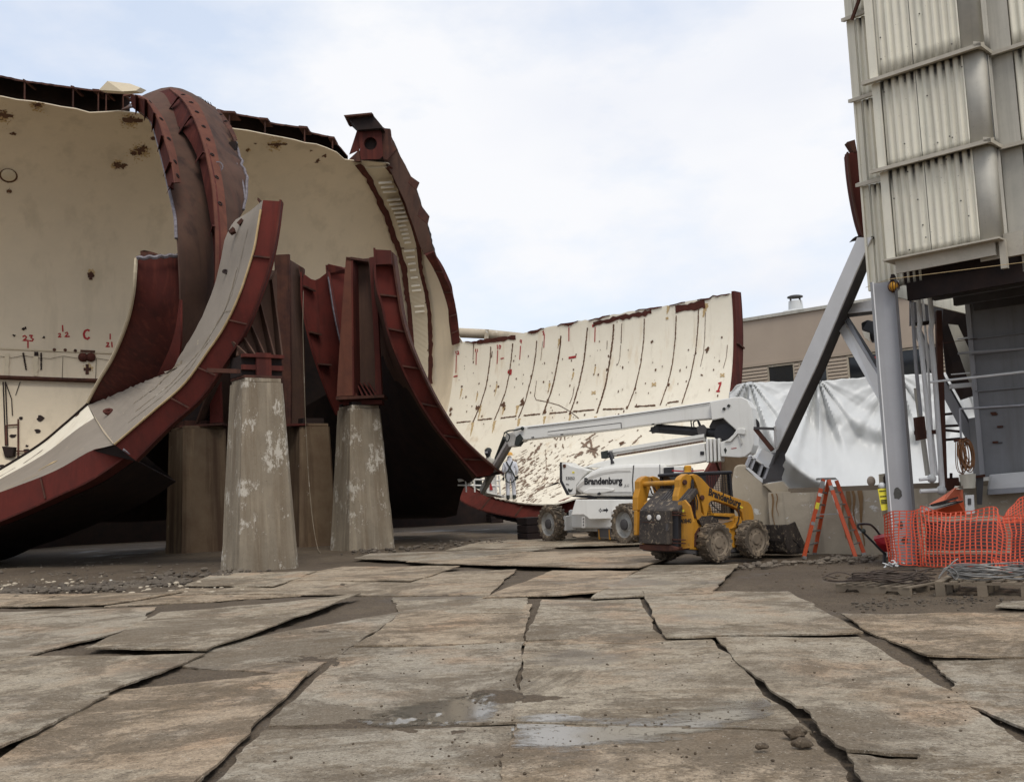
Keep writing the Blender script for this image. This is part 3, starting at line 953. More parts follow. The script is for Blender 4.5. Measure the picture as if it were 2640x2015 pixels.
stroke(mb, SW, [(88, 913), (99, 913)], 0.18, off=0.07)
mb.build("bolt_row", M["black"], wall)
mb = MB()
stroke(mb, SW, [(-30, 915), (30, 923), (60, 917), (100, 923), (130, 925), (162, 918), (205, 925), (250, 924), (290, 931)], 0.018, off=0.05)
for x in (8, 14): stroke(mb, SW, [(x, 985), (x + 4, 1090), (x + 6, 1150)], 0.05, off=0.05)
stroke(mb, SW, [(14, 985), (30, 1030), (32, 1072)], 0.04, off=0.05); stroke(mb, SW, [(52, 985), (40, 1020)], 0.03, off=0.05)
stroke(mb, SW, [(162, 920), (160, 975)], 0.02, off=0.05); stroke(mb, SW, [(248, 925), (246, 985)], 0.02, off=0.05)
mb.build("hanging_cable", M["black"], wall)
mb = MB()
stroke(mb, SW, [(16, 1150), (16, 1100), (46, 1098)], 0.08, off=0.1); stroke(mb, SW, [(47, 1083), (47, 1178)], 0.07, off=0.1); stroke(mb, SW, [(35, 1166), (75, 1168)], 0.07, off=0.1)
mb.build("pipe_frame", M["rust"], wall)
h = SW.hit(24, 1162, 0.1)
Fb = Frame(h[0], h[1].cross(Vec((0, 0, 1))) * -1)
MB().prism([P(4, 1150, h[0].y - 0.3), P(36, 1152, h[0].y - 0.3), P(32, 1176, h[0].y - 0.3), P(12, 1178, h[0].y - 0.3)], Vec((0, 0.25, 0))).build("floodlight", M["black"], wall, bevel=0.02)
MB().prism([P(44, 1174, h[0].y - 0.3), P(70, 1180, h[0].y - 0.3), P(50, 1196, h[0].y - 0.3), P(42, 1192, h[0].y - 0.3)], Vec((0, 0.25, 0))).build("floodlight", M["black"], wall, bevel=0.02)
mb = MB()
for x, y, r in ((55, 1078, 0.08), (103, 1078, 0.13), (97, 1111, 0.10), (34, 1125, 0.11), (70, 1150, 0.06), (70, 1165, 0.16), (8, 1203, 0.12), (60, 848, 0.05), (66, 846, 0.05), (36, 865, 0.05), (113, 870, 0.05)):
    blot(mb, SW, x, y, r, off=0.03, jit=0.5)
mb.build("rust_stain", M["black"], wall)

# ---- mitre ring with ladder rungs, still attached to the wall
LST = [(922, 416), (949, 452), (971, 501), (994, 547), (1011, 599), (1021, 629), (1030, 658), (1040, 691), (1045, 743), (1053, 796), (1060, 878), (1062, 960)]
RST = [(990, 413), (1014, 442), (1030, 478), (1050, 527), (1070, 586), (1083, 632), (1089, 698), (1102, 747), (1111, 796), (1115, 878), (1114, 993)]
def hang(tab, n):
    """smooth pixel curve resampled by height"""
    out = []
    ya, yb = tab[0][1], tab[-1][1]
    inv = [(y, x) for x, y in tab]
    for i in range(n + 1):
        y = ya + (yb - ya) * i / n
        out.append((interp(inv, y), y))
    return out
mb = MB()
l = [SW.hit(x, y, 0.09) for x, y in hang(LST, 40)]
r = [SW.hit(x, y, 0.09) for x, y in hang(RST, 40)]
sheet(mb, [[h[0] for h in l if h], [h[0] for h in r if h]][:2] if len([h for h in l if h]) == len([h for h in r if h]) else [[h[0] for h, g in zip(l, r) if h and g], [g[0] for h, g in zip(l, r) if h and g]], 0.12)
mb.build("ladder_strip", M["cream_clean"], wall)
for tab in (LST, RST):
    mb = MB()
    stroke(mb, SW, hang(tab, 60), 0.27, off=0.16, step=6, jit=0.3)
    mb.build("weld_seam", M["weld"], wall)
for y in [462, 474, 486] + [508 + 11.3 * k for k in range(11)] + [643, 660, 677, 694, 714, 735, 748, 790, 804]:
    xl = interp([(b, a) for a, b in LST], y) + 20
    xr = interp([(b, a) for a, b in RST], y) - 14
    if y > 640: xl -= 8; xr += 5
    hl, hr_ = SW.hit(xl, y, 0.24), SW.hit(xr, y - 3, 0.24)
    if hl and hr_:
        MB().bar(hl[0], hr_[0], 0.10, 0.10).build("ladder_rung", M["cream"], wall, bevel=0.02)
for y0, y1 in ((636, 636), (780, 779), (905, 904)):
    mb = MB()
    stroke(mb, SW, [(interp([(b, a) for a, b in LST], y0) + 6, y0), (interp([(b, a) for a, b in RST], y1) - 2, y1)], 0.06, off=0.185)
    mb.build("plate_joint", M["stain"], wall)
number([[(1081, 940), (1090, 937), (1097, 944), (1094, 953), (1082, 954)]], 0.06)
# box beam head of the ring
YB = SW.hit(955, 418, 0)[0].y - 0.35
def bb(name, pts, dep, mat, Y=None, bevel=0.0):
    o = MB().prism([P(x, y, Y or YB) for x, y in pts], Vec((0, dep, 0.03))).build(name, mat, wall, bevel=bevel)
    return o
# beam end plate with its hole (ring of faces)
outer = [(924, 334), (983, 328), (988, 410), (929, 412)]
hc, hr = (955, 370), 16.5
nn = 24
ring_o = []
for k in range(nn):
    a = 2 * math.pi * k / nn - math.pi * 0.75
    d = (math.cos(a), math.sin(a))
    # intersect with the outer quad
    best = 1e9
    for (x1, y1), (x2, y2) in zip(outer, outer[1:] + outer[:1]):
        ex, ey = x2 - x1, y2 - y1
        den = d[0] * ey - d[1] * ex
        if abs(den) < 1e-6: continue
        tt = ((x1 - hc[0]) * ey - (y1 - hc[1]) * ex) / den
        ss = ((x1 - hc[0]) * d[1] - (y1 - hc[1]) * d[0]) / den
        if tt > 0 and -0.001 <= ss <= 1.001: best = min(best, tt)
    ring_o.append((hc[0] + d[0] * best, hc[1] + d[1] * best))
ring_i = [(hc[0] + hr * math.cos(2 * math.pi * k / nn - math.pi * 0.75), hc[1] + hr * math.sin(2 * math.pi * k / nn - math.pi * 0.75)) for k in range(nn)]
mb = MB()
vs = [P(x, y, YB) for x, y in ring_o] + [P(x, y, YB) for x, y in ring_i] + [P(x, y, YB) + Vec((0, 0.25, 0)) for x, y in ring_i]
mb.add(vs, [(k, (k + 1) % nn, nn + (k + 1) % nn, nn + k) for k in range(nn)] + [(nn + k, nn + (k + 1) % nn, 2 * nn + (k + 1) % nn, 2 * nn + k) for k in range(nn)])
mb.build("beam_end_plate", M["red"], wall)
bb("beam_body", [(925, 335), (982, 329), (987, 409), (930, 411)], 2.6, M["black"], YB + 0.27)
bb("side_plate", [(921, 334), (900, 399), (926, 388), (929, 350)], 0.08, M["red"], YB + 0.1)
bb("side_plate", [(926, 386), (894, 416), (930, 416)], 0.5, M["rust"], YB + 0.05)
bb("hood_plate", [(890, 298), (958, 292), (986, 326), (990, 334), (983, 330), (922, 335), (909, 316)], 1.1, M["black"], YB - 0.25)
bb("hood_plate", [(886, 297), (958, 290), (962, 294), (890, 301)], 1.3, M["rust"], YB - 0.5)
bb("side_plate", [(984, 330), (1006, 332), (1010, 372), (1022, 384), (998, 412), (988, 410)], 0.3, M["rust"], YB + 0.15)
# outer frame of the ring: dark web curving down at the right
OUT = [(988, 328), (1008, 350), (1024, 387), (1042, 420), (1060, 455), (1068, 472), (1078, 505), (1089, 537), (1096, 560), (1104, 590), (1112, 622), (1120, 650)]
INN = [(985, 405), (996, 422), (1010, 446), (1022, 472), (1036, 502), (1046, 524), (1054, 550), (1063, 574), (1072, 600), (1079, 622), (1086, 640), (1094, 657)]
def ydep(i, n): return YB + 0.6 + (44.3 - YB) * (i / (n - 1))
mb = MB()
sheet(mb, [catmull([P(x, y, ydep(i, 12)) for i, (x, y) in enumerate(OUT)], 44), catmull([P(x, y, ydep(i, 12) - 0.1) for i, (x, y) in enumerate(INN)], 44)], 0.06)
mb.build("ring_web", M["brown"], wall)
mb = MB()
oc = catmull([P(x, y, ydep(i, 12)) for i, (x, y) in enumerate(OUT)], 44)
oc = [p + Vec((0.05 * noise.noise(Vec((i * 0.6, 0, 0))), 0, 0.05 * noise.noise(Vec((i * 0.6, 4, 0))))) for i, p in enumerate(oc)]
sheet(mb, [oc, [p + Vec((0.02, 1.2, 0.05)) for p in oc]], 0.05)
mb.build("ring_flange", M["black"], wall)
for pts in ([(1060, 455), (1081, 470), (1073, 489), (1052, 470)], [(1085, 528), (1107, 557), (1102, 578), (1076, 556)]):
    MB().prism([P(x, y, 42.6) for x, y in pts], Vec((0, 0.1, 0))).build("torn_lug", M["rust"], wall)
mb = MB()
for k in range(8):
    stroke(mb, SW, [(1058 + k * 5.5, 508 + k * 18), (1068 + k * 5, 524 + k * 17), (1064 + k * 5.6, 530 + k * 17)], 0.45, off=0.1, jit=0.5, step=5)
mb.build("scorched_edge", M["black"], wall)
# red end ring of the short piece right of the mitre
AO = [(1119, 649), (1142, 704), (1158, 740), (1168, 764), (1176, 796), (1181, 829), (1186, 883)]
AI = [(1097, 659), (1116, 690), (1132, 724), (1145, 760), (1155, 796), (1162, 840), (1167, 890)]
mb = MB()
yy = [45.0, 45.8, 46.4, 47.0, 47.4, 47.9, 48.3]
ao = catmull([P(x, y, Y - 0.25) for (x, y), Y in zip(AO, yy)], 36)
ai = catmull([P(x, y, Y - 0.3) for (x, y), Y in zip(AI, yy)], 36)
sheet(mb, [ao, ai], 0.22)
mb.build("end_ring", M["red"], wall)
for k in (8, 17, 26, 32):
    MB().bar(ao[k] - Vec((0, 0.05, 0)), ai[k] - Vec((0, 0.05, 0)), 0.06, 0.06).build("ring_joint", M["rust"], wall)
# white torn sheet lying on top
sc_ = thing("sheet_scrap", "torn pale sheet metal scrap lying on the tunnel's top edge", "metal scrap", P(300, 235, 36))
MB().prism([P(255, 232, 36), P(277, 209, 36), P(335, 216, 36.4), P(362, 226, 36.5), (P(350, 234, 36.3)), P(315, 236, 36)], Vec((0.1, 0.35, 0.03))).build("sheet_scrap", M["cream_clean"], sc_)

# ---- right trough
trough = thing("tunnel_trough", "cream lower half of the cut tunnel with dark seams, numbered 12 to 1", "tunnel shell", ME + aT * 9 + hT * 5)
sheet(MB(), gT, 0.05).build("shell", M["cream"], trough, smooth=True)
mb = MB()
n = len(gT)
rag = [[c[-1] + hT * 0.02, c[-1] + Vec((0, 0, -max(0.02, 0.22 * (noise.noise(Vec((i * 0.21, 2, 7))) + 0.05) + 0.10 * noise.noise(Vec((i * 1.9, 5, 7)))))) + hT * 0.03] for i, c in enumerate(gT)]
for i in range(n - 1):
    if rag[i][0].z - rag[i][1].z > 0.025 or rag[i + 1][0].z - rag[i + 1][1].z > 0.025:
        mb.add([rag[i][0], rag[i][1], rag[i + 1][1], rag[i + 1][0]], [(0, 1, 2, 3)])
o = mb.build("torn_edge", M["weld"], trough)
sol = o.modifiers.new("solid", "SOLIDIFY"); sol.thickness = 0.03; sol.offset = 0
mb = MB()
stroke(mb, ST, [(1742, 797), (1790, 790), (1818, 784)], 0.30, off=0.03, jit=0.35); stroke(mb, ST, [(1530, 834), (1590, 821), (1680, 804)], 0.20, off=0.03, jit=0.6)
stroke(mb, ST, [(1230, 883), (1300, 873), (1330, 868)], 0.2, off=0.03, jit=0.5)
mb.build("torn_edge", M["weld"], trough)
# end ring at the right
def ringT(t, r0, r1, pa, pb, n=40):
    g0, g1 = [], []
    for i in range(n + 1):
        ph = pa + (pb - pa) * i / n
        for g, rr in ((g0, r0), (g1, r1)):
            p = ME + hT * (RT - rr * math.cos(ph)) + aT * t
            g.append(Vec((p.x, p.y, ZC + rr * math.sin(ph))))
    return [g0, g1]
pt_end = math.asin(min(1, (gT[-1][-1].z - ZC) / RT))
rr = ringT(LT + 0.02, RT - 0.02, RT + 0.75, R_(-95), pt_end + 0.01)
sheet(MB(), rr, 0.12).build("end_ring", M["red"], trough)
sheet(MB(), [ringT(LT + 0.02, RT + 0.72, RT + 0.72, R_(-95), pt_end + 0.01)[0], ringT(LT - 0.5, RT + 0.72, RT + 0.72, R_(-95), pt_end + 0.01)[0]], 0.05).build("ring_flange", M["rust"], trough)
for d in (-12, -26, -40, -54):
    q = ringT(LT + 0.06, RT, RT + 0.74, R_(d), R_(d + 0.7), 2)
    MB().bar(q[0][0], q[1][0], 0.07, 0.07).build("ring_joint", M["rust"], trough)
# seams (vertical, following the curve) and the broken horizontal seam
def zt(x, y): return (1100 + x / 2.507, 650 + y / 2.507)
SEAMS = [
 ([(305, 590), (301, 695)], .05), ([(415, 610), (413, 680), (400, 780), (385, 870), (350, 985), (300, 1100)], .075), ([(558, 590), (548, 690), (535, 790), (512, 900), (470, 1010), (438, 1085)], .07),
 ([(713, 572), (706, 660), (690, 760), (665, 860), (640, 960), (595, 1070)], .07), ([(868, 540), (865, 600), (850, 700), (825, 830), (800, 920), (752, 1050)], .085),
 ([(1040, 488), (1030, 600), (1015, 720), (985, 860), (950, 980), (922, 1050)], .08), ([(1210, 465), (1205, 560), (1185, 700), (1160, 850), (1125, 970), (1100, 1040)], .095),
 ([(1408, 430), (1405, 560), (1385, 720), (1350, 870), (1318, 960), (1295, 1015)], .06), ([(1614, 410), (1608, 560), (1590, 720), (1560, 850), (1510, 990)], .06), ([(1758, 355), (1755, 480), (1740, 640), (1705, 810), (1650, 980)], .055),
 ([(1803, 390), (1798, 560), (1790, 650), (1770, 740)], .028), ([(1945, 600), (1938, 680), (1918, 750)], .028), ([(752, 575), (738, 700)], .025), ([(712, 830), (698, 930), (710, 955), (770, 965), (860, 990), (930, 1030), (985, 1075)], .035), ([(955, 870), (945, 930), (925, 980)], .04), ([(1168, 572), (1166, 630)], .03), ([(1262, 460), (1258, 590)], .04), ([(1255, 600), (1250, 680), (1240, 720)], .03), ([(425, 640), (420, 680)], .06),
]
for pts, w in SEAMS:
    mb = MB()
    stroke(mb, ST, [zt(*p) for p in pts], w * 0.8, off=0.02, step=3, jit=0.4)
    if mb.v: mb.build("weld_seam", M["stain"], trough)
for (x0, y0), (x1, y1) in [((195, 1102), (285, 1092)), ((330, 1085), (425, 1075)), ((480, 1072), (582, 1060)), ((628, 1056), (735, 1045)), ((795, 1042), (910, 1032)), ((945, 1030), (1085, 1018)), ((1140, 1016), (1275, 1012)), ((1345, 998), (1480, 990)), ((1555, 975), (1630, 963))]:
    mb = MB()
    stroke(mb, ST, [zt(x0, y0), zt(x1, y1)], 0.065, off=0.02, step=3, jit=0.5)
    mb.build("weld_seam", M["stain"], trough)
# scars, holes and rust runs
random.seed(21)
mb = MB()
for x, y, r in ((1815, 630, .24), (1458, 577, .12), (1330 - 1000, 1005, .28), (500, 988, .25), (620, 970, .32), (228, 870, .12), (118, 888, .06), (330, 905, .08), (340, 850, .08), (455, 840, .08), (440, 895, .09), (580, 818, .08), (570, 872, .06), (797, 835, .08), (812, 780, .08), (950, 760, .08), (940, 818, .06), (1082, 790, .07), (1092, 730, .07), (1118, 577, .07), (1232, 452, .06), (1240, 900, .1), (1268, 888, .06), (1625, 852, .07), (1680, 835, .07), (1910, 552, .08), (1695, 631, .08), (1780, 793, .11), (160, 1015, .2), (155, 1050, .17), (575, 670, .06), (675, 800, .07), (665, 860, .06), (1102, 950, .06), (370, 1110, .07), (1365, 1152, .07), (765, 1030, .22), (1260, 1232, .2), (700, 1252, .1), (1022, 1052, .1)):
    X, Y = zt(x, y); blot(mb, ST, X, Y, r * 0.5, off=0.024, sx=0.8, jit=0.7, n=13)
for _ in range(90):
    X, Y = zt(random.uniform(120, 1900), random.uniform(620, 1080))
    blot(mb, ST, X, Y, random.uniform(0.012, 0.045), off=0.022, n=6, sz=1.6)
mb.build("rust_stain", M["stain"], trough)
mb = MB()
for x, y, L, w in ((118, 895, 60, .10), (228, 880, 70, .12), (330, 910, 60, .1), (455, 850, 80, .1), (350, 990, 90, .14), (300, 1100, 90, .16), (440, 1090, 80, .16), (600, 1075, 90, .16), (500, 1000, 50, .15), (590, 990, 70, .17), (765, 1060, 80, .14), (1805, 330, 90, .24), (930, 1050, 70, .14), (797, 845, 70, .1), (1092, 740, 60, .09), (950, 775, 60, .1), (1565, 340, 60, .15), (1095, 1060, 60, .12), (860, 560, 60, .14)):
    stroke(mb, ST, [zt(x, y), zt(x - L * 0.08, y + L * 0.5), zt(x - L * 0.2, y + L)], w, off=0.012, step=3, jit=0.4, taper=True)
mb.build("rust_run", M["stain2"], trough)
# scratches towards the bottom, sweeping down to the left
mb = MB()
for _ in range(420):
    x = random.uniform(560, 1330); y = random.uniform(1180, 1560)
    if y < 1300 and random.random() < 0.55: continue
    L = random.uniform(12, 55); a = random.uniform(0.35, 0.75)
    X, Y = zt(x, y)
    stroke(mb, ST, [(X, Y), (X - L * 0.3 * math.cos(a), Y + L * 0.3 * math.sin(a))], random.choice((0.012, 0.016, 0.022, 0.045)), off=0.018, step=3, jit=0.8)
for _ in range(330):
    x = random.gauss(620, 130); y = random.uniform(1330, 1610)
    L = random.uniform(10, 45); a = random.uniform(0.3, 0.7); X, Y = zt(x, y)
    stroke(mb, ST, [(X, Y), (X - L * 0.3 * math.cos(a), Y + L * 0.3 * math.sin(a))], random.choice((0.014, 0.022, 0.05, 0.09)), off=0.016, step=3, jit=0.8)
mb.build("scratch", M["scuff"], trough)["kind"] = "stuff"
mb = MB()
for pts, w in (([(1000, 1230), (1040, 1260), (1075, 1275), (1120, 1250)], .1), ([(1055, 1200), (1075, 1290), (1090, 1330)], .12), ([(1030, 1300), (1075, 1275), (1110, 1310)], .1), ([(770, 1275), (775, 1400), (760, 1480)], .05), ([(690, 1290), (650, 1340)], .16), ([(745, 1235), (700, 1300)], .2), ([(825, 1195), (840, 1215), (855, 1190)], .08), ([(870, 1195), (865, 1215)], .1), ([(895, 1195), (893, 1215)], .1), ([(835, 1245), (838, 1262)], .1), ([(880, 1240), (885, 1270)], .1), ([(1010, 1290), (960, 1330)], .22), ([(1060, 1215), (1010, 1260)], .2), ([(1100, 1165), (1030, 1215)], .12), ([(1390, 1185), (1330, 1240)], .12), ([(770, 1500), (700, 1560), (650, 1580)], .1), ([(590, 1210), (560, 1225)], .08), ([(560, 1345), (640, 1335)], .06)):
    stroke(mb, ST, [zt(*p) for p in pts], w * 0.6, off=0.026, step=3, jit=0.8)
blot(mb, ST, *zt(1075, 1278), 0.18, off=0.027, jit=0.9, n=21)
mb.build("scar", M["scuff"], trough)
h = ST.hit(*zt(825, 1498), 0.2)
if h:
    MB().prism([P(*zt(780, 1515), h[0].y), P(*zt(835, 1485), h[0].y), P(*zt(880, 1490), h[0].y), P(*zt(845, 1510), h[0].y)], Vec((0, 0.25, 0))).build("open_hatch", M["black"], trough)
for x, y, s in ((1470, 855, .3), (1912, 795, .3), (1080, 908, .28), (1555, 427, .16)):
    mb = MB()
    X, Y = zt(x, y)
    for dx, dy in ((-6, -4), (6, -5), (-6, 5), (6, 4)): stroke(mb, ST, [(X, Y), (X + dx * s * 3, Y + dy * s * 3)], 0.06, off=0.02, jit=0.4)
    mb.build("bracket_scar", M["stain2"], trough)
# red numbers
def numT(strokes, w=0.05): number([[zt(*p) for p in s] for s in strokes], w, ST, trough)
numT([[(188, 640), (193, 660)], [(196, 642), (206, 640), (208, 648), (197, 660), (212, 658)], [(193, 665), (190, 780)]])
numT([[(316, 625), (318, 645)], [(328, 625), (329, 645)], [(322, 645), (320, 728)]])
numT([[(457, 598), (459, 626)], [(470, 600), (480, 605), (477, 622), (468, 622), (470, 602)], [(460, 632), (456, 722)]])
numT([[(614, 570), (606, 566), (604, 577), (612, 580), (615, 568), (611, 590)], [(608, 605), (602, 695)]])
numT([[(528, 768), (537, 765), (540, 776), (530, 780), (529, 768)], [(546, 757), (543, 793)]], 0.11)
numT([[(760, 508), (750, 512), (760, 522), (752, 535), (760, 525), (750, 512)], [(762, 530), (758, 618)]])
numT([[(910, 462), (922, 460), (917, 480)], [(920, 485), (920, 576)]])
numT([[(1083, 465), (1072, 472), (1074, 484), (1082, 480), (1074, 476)], [(1090, 485), (1087, 580)]])
numT([[(1885, 850), (1903, 842), (1884, 900)], [(1872, 898), (1896, 900)]], 0.08)
for x, y, s in ((188, 802, .19), (490, 686, .15), (943, 679, .3)):
    mb = MB(); X, Y = zt(x, y); q = s * 9
    stroke(mb, ST, [(X, Y - q), (X, Y + q)], s * 1.3, off=0.02, step=30)
    mb.build("paint_square", M["redpaint"], trough)
# near cut rim of the trough: red flange web hanging below the floor
RB_T = [(1100, 1212), (1187, 1239), (1243, 1267), (1279, 1283), (1343, 1294), (1382, 1297), (1433, 1297), (1484, 1281), (1530, 1276)]
RB_B = [(1085, 1230), (1138, 1253), (1202, 1296), (1254, 1316), (1318, 1329), (1356, 1334), (1400, 1331), (1445, 1321), (1500, 1306)]
yv = []
for x, y in RB_T:
    h = ST.hit(x, y - 3, 0)
    yv.append(h[0].y if h else None)
yv = [v if v else next(w for w in yv if w) for v in yv]
top = catmull([P(x, y, v - 0.05) for (x, y), v in zip(RB_T, yv)], 48)
bot = catmull([P(x, y, v - 0.1) for (x, y), v in zip(RB_B, yv)], 48)
sheet(MB(), [top, bot], 0.1).build("near_rim", M["red_b"], trough)
sheet(MB(), [[p + Vec((0, -0.12, 0)) for p in top], [p + Vec((0, 0.5, 0.02)) for p in top]], 0.05).build("rim_flange", M["weld"], trough)
sheet(MB(), [[p + Vec((0, -0.15, 0)) for p in bot], [p + Vec((0, 0.6, 0)) for p in bot]], 0.05).build("rim_flange", M["red"], trough)
for k in (14, 24, 34):
    MB().bar(top[k] + Vec((0, -0.03, 0)), bot[k] + Vec((0, -0.03, 0)), 0.05, 0.08).build("rim_joint", M["rust"], trough)
# underside so that the floor is closed
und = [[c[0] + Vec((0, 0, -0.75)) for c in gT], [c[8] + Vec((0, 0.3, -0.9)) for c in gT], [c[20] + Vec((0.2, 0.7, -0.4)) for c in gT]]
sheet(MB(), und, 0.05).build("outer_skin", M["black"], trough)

# ---- far pipe behind the trough
pipe = thing("overhead_pipe", "pale overhead pipe running behind the trough's left end", "pipe", P(1250, 860, 62))
MB().tube([P(1170, 857, 62), P(1255, 861, 62), P(1360, 872, 62)], 0.30, 14).build("pipe_run", M["conc_w"], pipe, smooth=True)
MB().prism([P(1251, 849, 61.5), P(1260, 849, 61.5), P(1260, 880, 61.5), P(1247, 880, 61.5)], Vec((0, 0.15, 0))).build("pipe_hanger", M["conc_w"], pipe)
MB().bar(P(1254, 872, 61.8), G(1254, 1310, 0) * 0 + Vec((P(1254, 872, 61.8).x, 61.8, 0)), 0.25, 0.25).build("pipe_post", M["conc_w"], pipe)
# ------------------------------------------------------------------ standing arch (outer skin with ribs)
arch = thing("tunnel_arch", "dark brown ribbed arch of tunnel skin left standing between the two tan walls", "tunnel shell", P(480, 800, 30))
VL = [(311, 283, 34.6), (344, 275, 33.6), (370, 290, 32.9), (393, 314, 32.2), (409, 363, 31.3), (426, 428, 30.4), (439, 487, 29.7), (455, 559, 29.0), (458, 610, 28.6), (462, 670, 28.4), (466, 780, 28.5), (464, 900, 29.3), (440, 1010, 30.4)]
VM = [(400, 236, 36.6), (440, 224, 36.2), (470, 240, 35.2), (500, 300, 33.6), (528, 400, 31.9), (545, 520, 30.6), (553, 640, 30.0), (550, 780, 30.0), (530, 900, 30.5), (490, 1010, 31.5)]
VR = [(520, 262, 38.5), (557, 280, 37.4), (590, 315, 36.3), (607, 362, 35.2), (622, 412, 34.2), (637, 464, 33.3), (633, 527, 32.6), (616, 570, 32.1), (600, 650, 31.7), (570, 780, 31.6), (530, 900, 32.0), (490, 1010, 32.6)]
nV = 56
vl, vm, vr = PL(VL, nV), PL(VM, nV), PL(VR, nV)
vr = [p + Vec((0.10 * noise.noise(Vec((i * 0.9, 1, 2))), 0, 0)) for i, p in enumerate(vr)]
gV = loft([vl, vm, vr], 12)
sheet(MB(), gV, 0.05).build("skin", M["brown"], arch, smooth=True)
axV = Vec((0.85, 0.5, 0)).normalized()
mb = MB(); mb.tube([p + Vec((-0.03, -0.05, 0)) for p in vl[4:38]], 0.05, 6); mb.build("torn_edge", M["cut"], arch)
mb = MB(); mb.tube([p + Vec((0.0, -0.08, 0)) for p in vr[18:34]], 0.05, 6); mb.build("torn_edge", M["cut"], arch)
mb = MB(); mb.tube(PL([(600, 394, 34.2), (612, 430, 33.6), (625, 470, 33.0), (632, 515, 32.6)], 12), 0.045, 6)
mb.build("hanging_rod", M["cut"], arch)

def rib(flange_l, flange_r, shell, yoff, holes, stiff, mat_f, mat_w, name="rib"):
    """T rib: flange band between two pixel curves, web from its left edge down to the shell"""
    n = 40
    fl, fr = PL(flange_l, n), PL(flange_r, n)
    sh = PL(shell, n)
    root = sheet(MB(), [fl, fr], 0.05).build(name, mat_f, arch, smooth=True)
    sheet(MB(), [[a.lerp(b, 0.25) for a, b in zip(fl, fr)], sh, [p + Vec((0.1, 1.0, 0)) for p in sh]], 0.05).build("rib_web", mat_w, arch, smooth=True)
    for k in holes:
        c = fl[k].lerp(fr[k], 0.5)
        d = (fl[k] - fr[k]).normalized()
        t = (fl[min(k + 1, n)] - fl[max(k - 1, 0)]).normalized()
        nn = d.cross(t).normalized()
        if nn.dot(c - EYE) > 0: nn = -nn
        MB().lathe(Frame(c + nn * 0.004, d, None, nn), [(0.075, 0), (0.075, 0.02), (0.045, 0.025), (0.045, 0.0)], 10, closed=False).build("bolt_hole", M["black"], arch)
    for k in stiff:
        a, b, c = fl[k], sh[k], sh[min(n, k + 3)]
        t = (fl[min(k + 1, n)] - fl[max(k - 1, 0)]).normalized()
        q = a.lerp(b, 1.0)
        out = Vec((-0.05, -0.14, 0))
        MB().prism([a + out * 0.2, a + out * 1.0, b + out * 0.9 - Vec((0, 0, 0.25)), b], t * 0.05).build("rib_stiffener", mat_w, arch)
    return root
rib([(344, 243, 32.70), (383, 261, 31.50), (409, 307, 30.60), (426, 360, 29.80), (445, 422, 29.00), (452, 470, 28.50)],
    [(318, 244, 33.60), (362, 246, 32.70), (395, 268, 31.70), (428, 317, 30.80), (450, 379, 30.00), (463, 445, 29.20), (466, 470, 28.90)],
    [(344, 275, 33.25), (370, 290, 32.55), (393, 314, 31.85), (409, 363, 30.95), (426, 428, 30.05), (437, 480, 29.45)], 0, (12, 20, 27, 34, 38), (3, 9, 16, 25, 34, 40), M["rust_o"], M["red"])
rib([(435, 227, 34.70), (472, 258, 32.70), (501, 307, 31.40), (521, 360, 30.50), (537, 422, 29.70), (547, 477, 29.10), (553, 543, 28.60), (557, 608, 28.20), (558, 680, 28.00), (556, 760, 28.00)],
    [(455, 230, 34.70), (503, 258, 33.10), (537, 320, 31.70), (557, 379, 30.70), (570, 445, 29.90), (580, 510, 29.20), (586, 585, 28.70), (586, 650, 28.40), (580, 760, 28.30)],
    [(400, 240, 35.25), (426, 287, 33.85), (475, 343, 31.85), (500, 385, 31.15), (515, 424, 30.45), (526, 477, 29.85), (538, 540, 29.45), (548, 610, 29.05), (552, 680, 28.85), (550, 760, 28.85)], 0, (5, 9, 12, 16, 19, 22, 26, 30), (7, 14, 22, 33), M["rust_o"], M["red"])
rib([(517, 274, 37.2), (556, 292, 36.4), (582, 324, 35.4), (598, 350, 34.8), (604, 364, 34.6)],
    [(530, 268, 37.6), (567, 287, 36.8), (592, 318, 35.6), (607, 346, 35.0), (612, 362, 34.9)],
    [(510, 300, 36.4), (536, 330, 35.4), (560, 350, 35.0), (580, 368, 34.9), (592, 384, 34.8)], 0, (8, 16, 24), (), M["rust"], M["brown"])
MB().prism([P(548, 342, 34.6), P(594, 358, 34.6), P(592, 376, 34.5), P(548, 356, 34.5)], Vec((0.05, 0.5, 0))).build("cross_plate", M["conc_d"], arch)
MB().prism([P(590, 366, 34.3), P(608, 364, 34.3), P(604, 394, 34.3), P(588, 386, 34.3)], Vec((0.0, 0.3, 0))).build("cross_plate", M["black"], arch)
# chalk marks on the middle rib
Fc = Frame(P(537, 418, 30.3), Vec((0.75, -0.5, 0)), None, Vec((0.02, -0.2, 1)))
for i, ch in enumerate("CB"):
    text(ch, 0.16, Frame(P(535 + i * 3, 420 + i * 12, 30.4), CR, None, None), "chalk_mark", M["cut"], arch)
for x, y, r in ((562, 430, .17), (561, 432, .1)):
    MB().lathe(Frame(P(x, y, 30.1), CR, None, Vec((0, -1, 0))), [(r, 0), (r, 0.015), (r - .035, 0.015), (r - .035, 0)], 14, closed=False).build("chalk_mark", M["cut"], arch)
# thin wire mesh bent on top
mb = MB()
for k in range(7):
    mb.tube(PL([(500 + k * 7, 246 + k * 3, 37), (520 + k * 5, 252 + k * 5, 37)], 3), 0.012, 4)
mb.tube(PL([(492, 243, 37), (530, 262, 37), (548, 278, 37)], 6), 0.015, 4); mb.tube(PL([(500, 250, 37), (525, 268, 37), (545, 284, 37)], 6), 0.015, 4)
mb.build("wire_mesh", M["black"], arch)

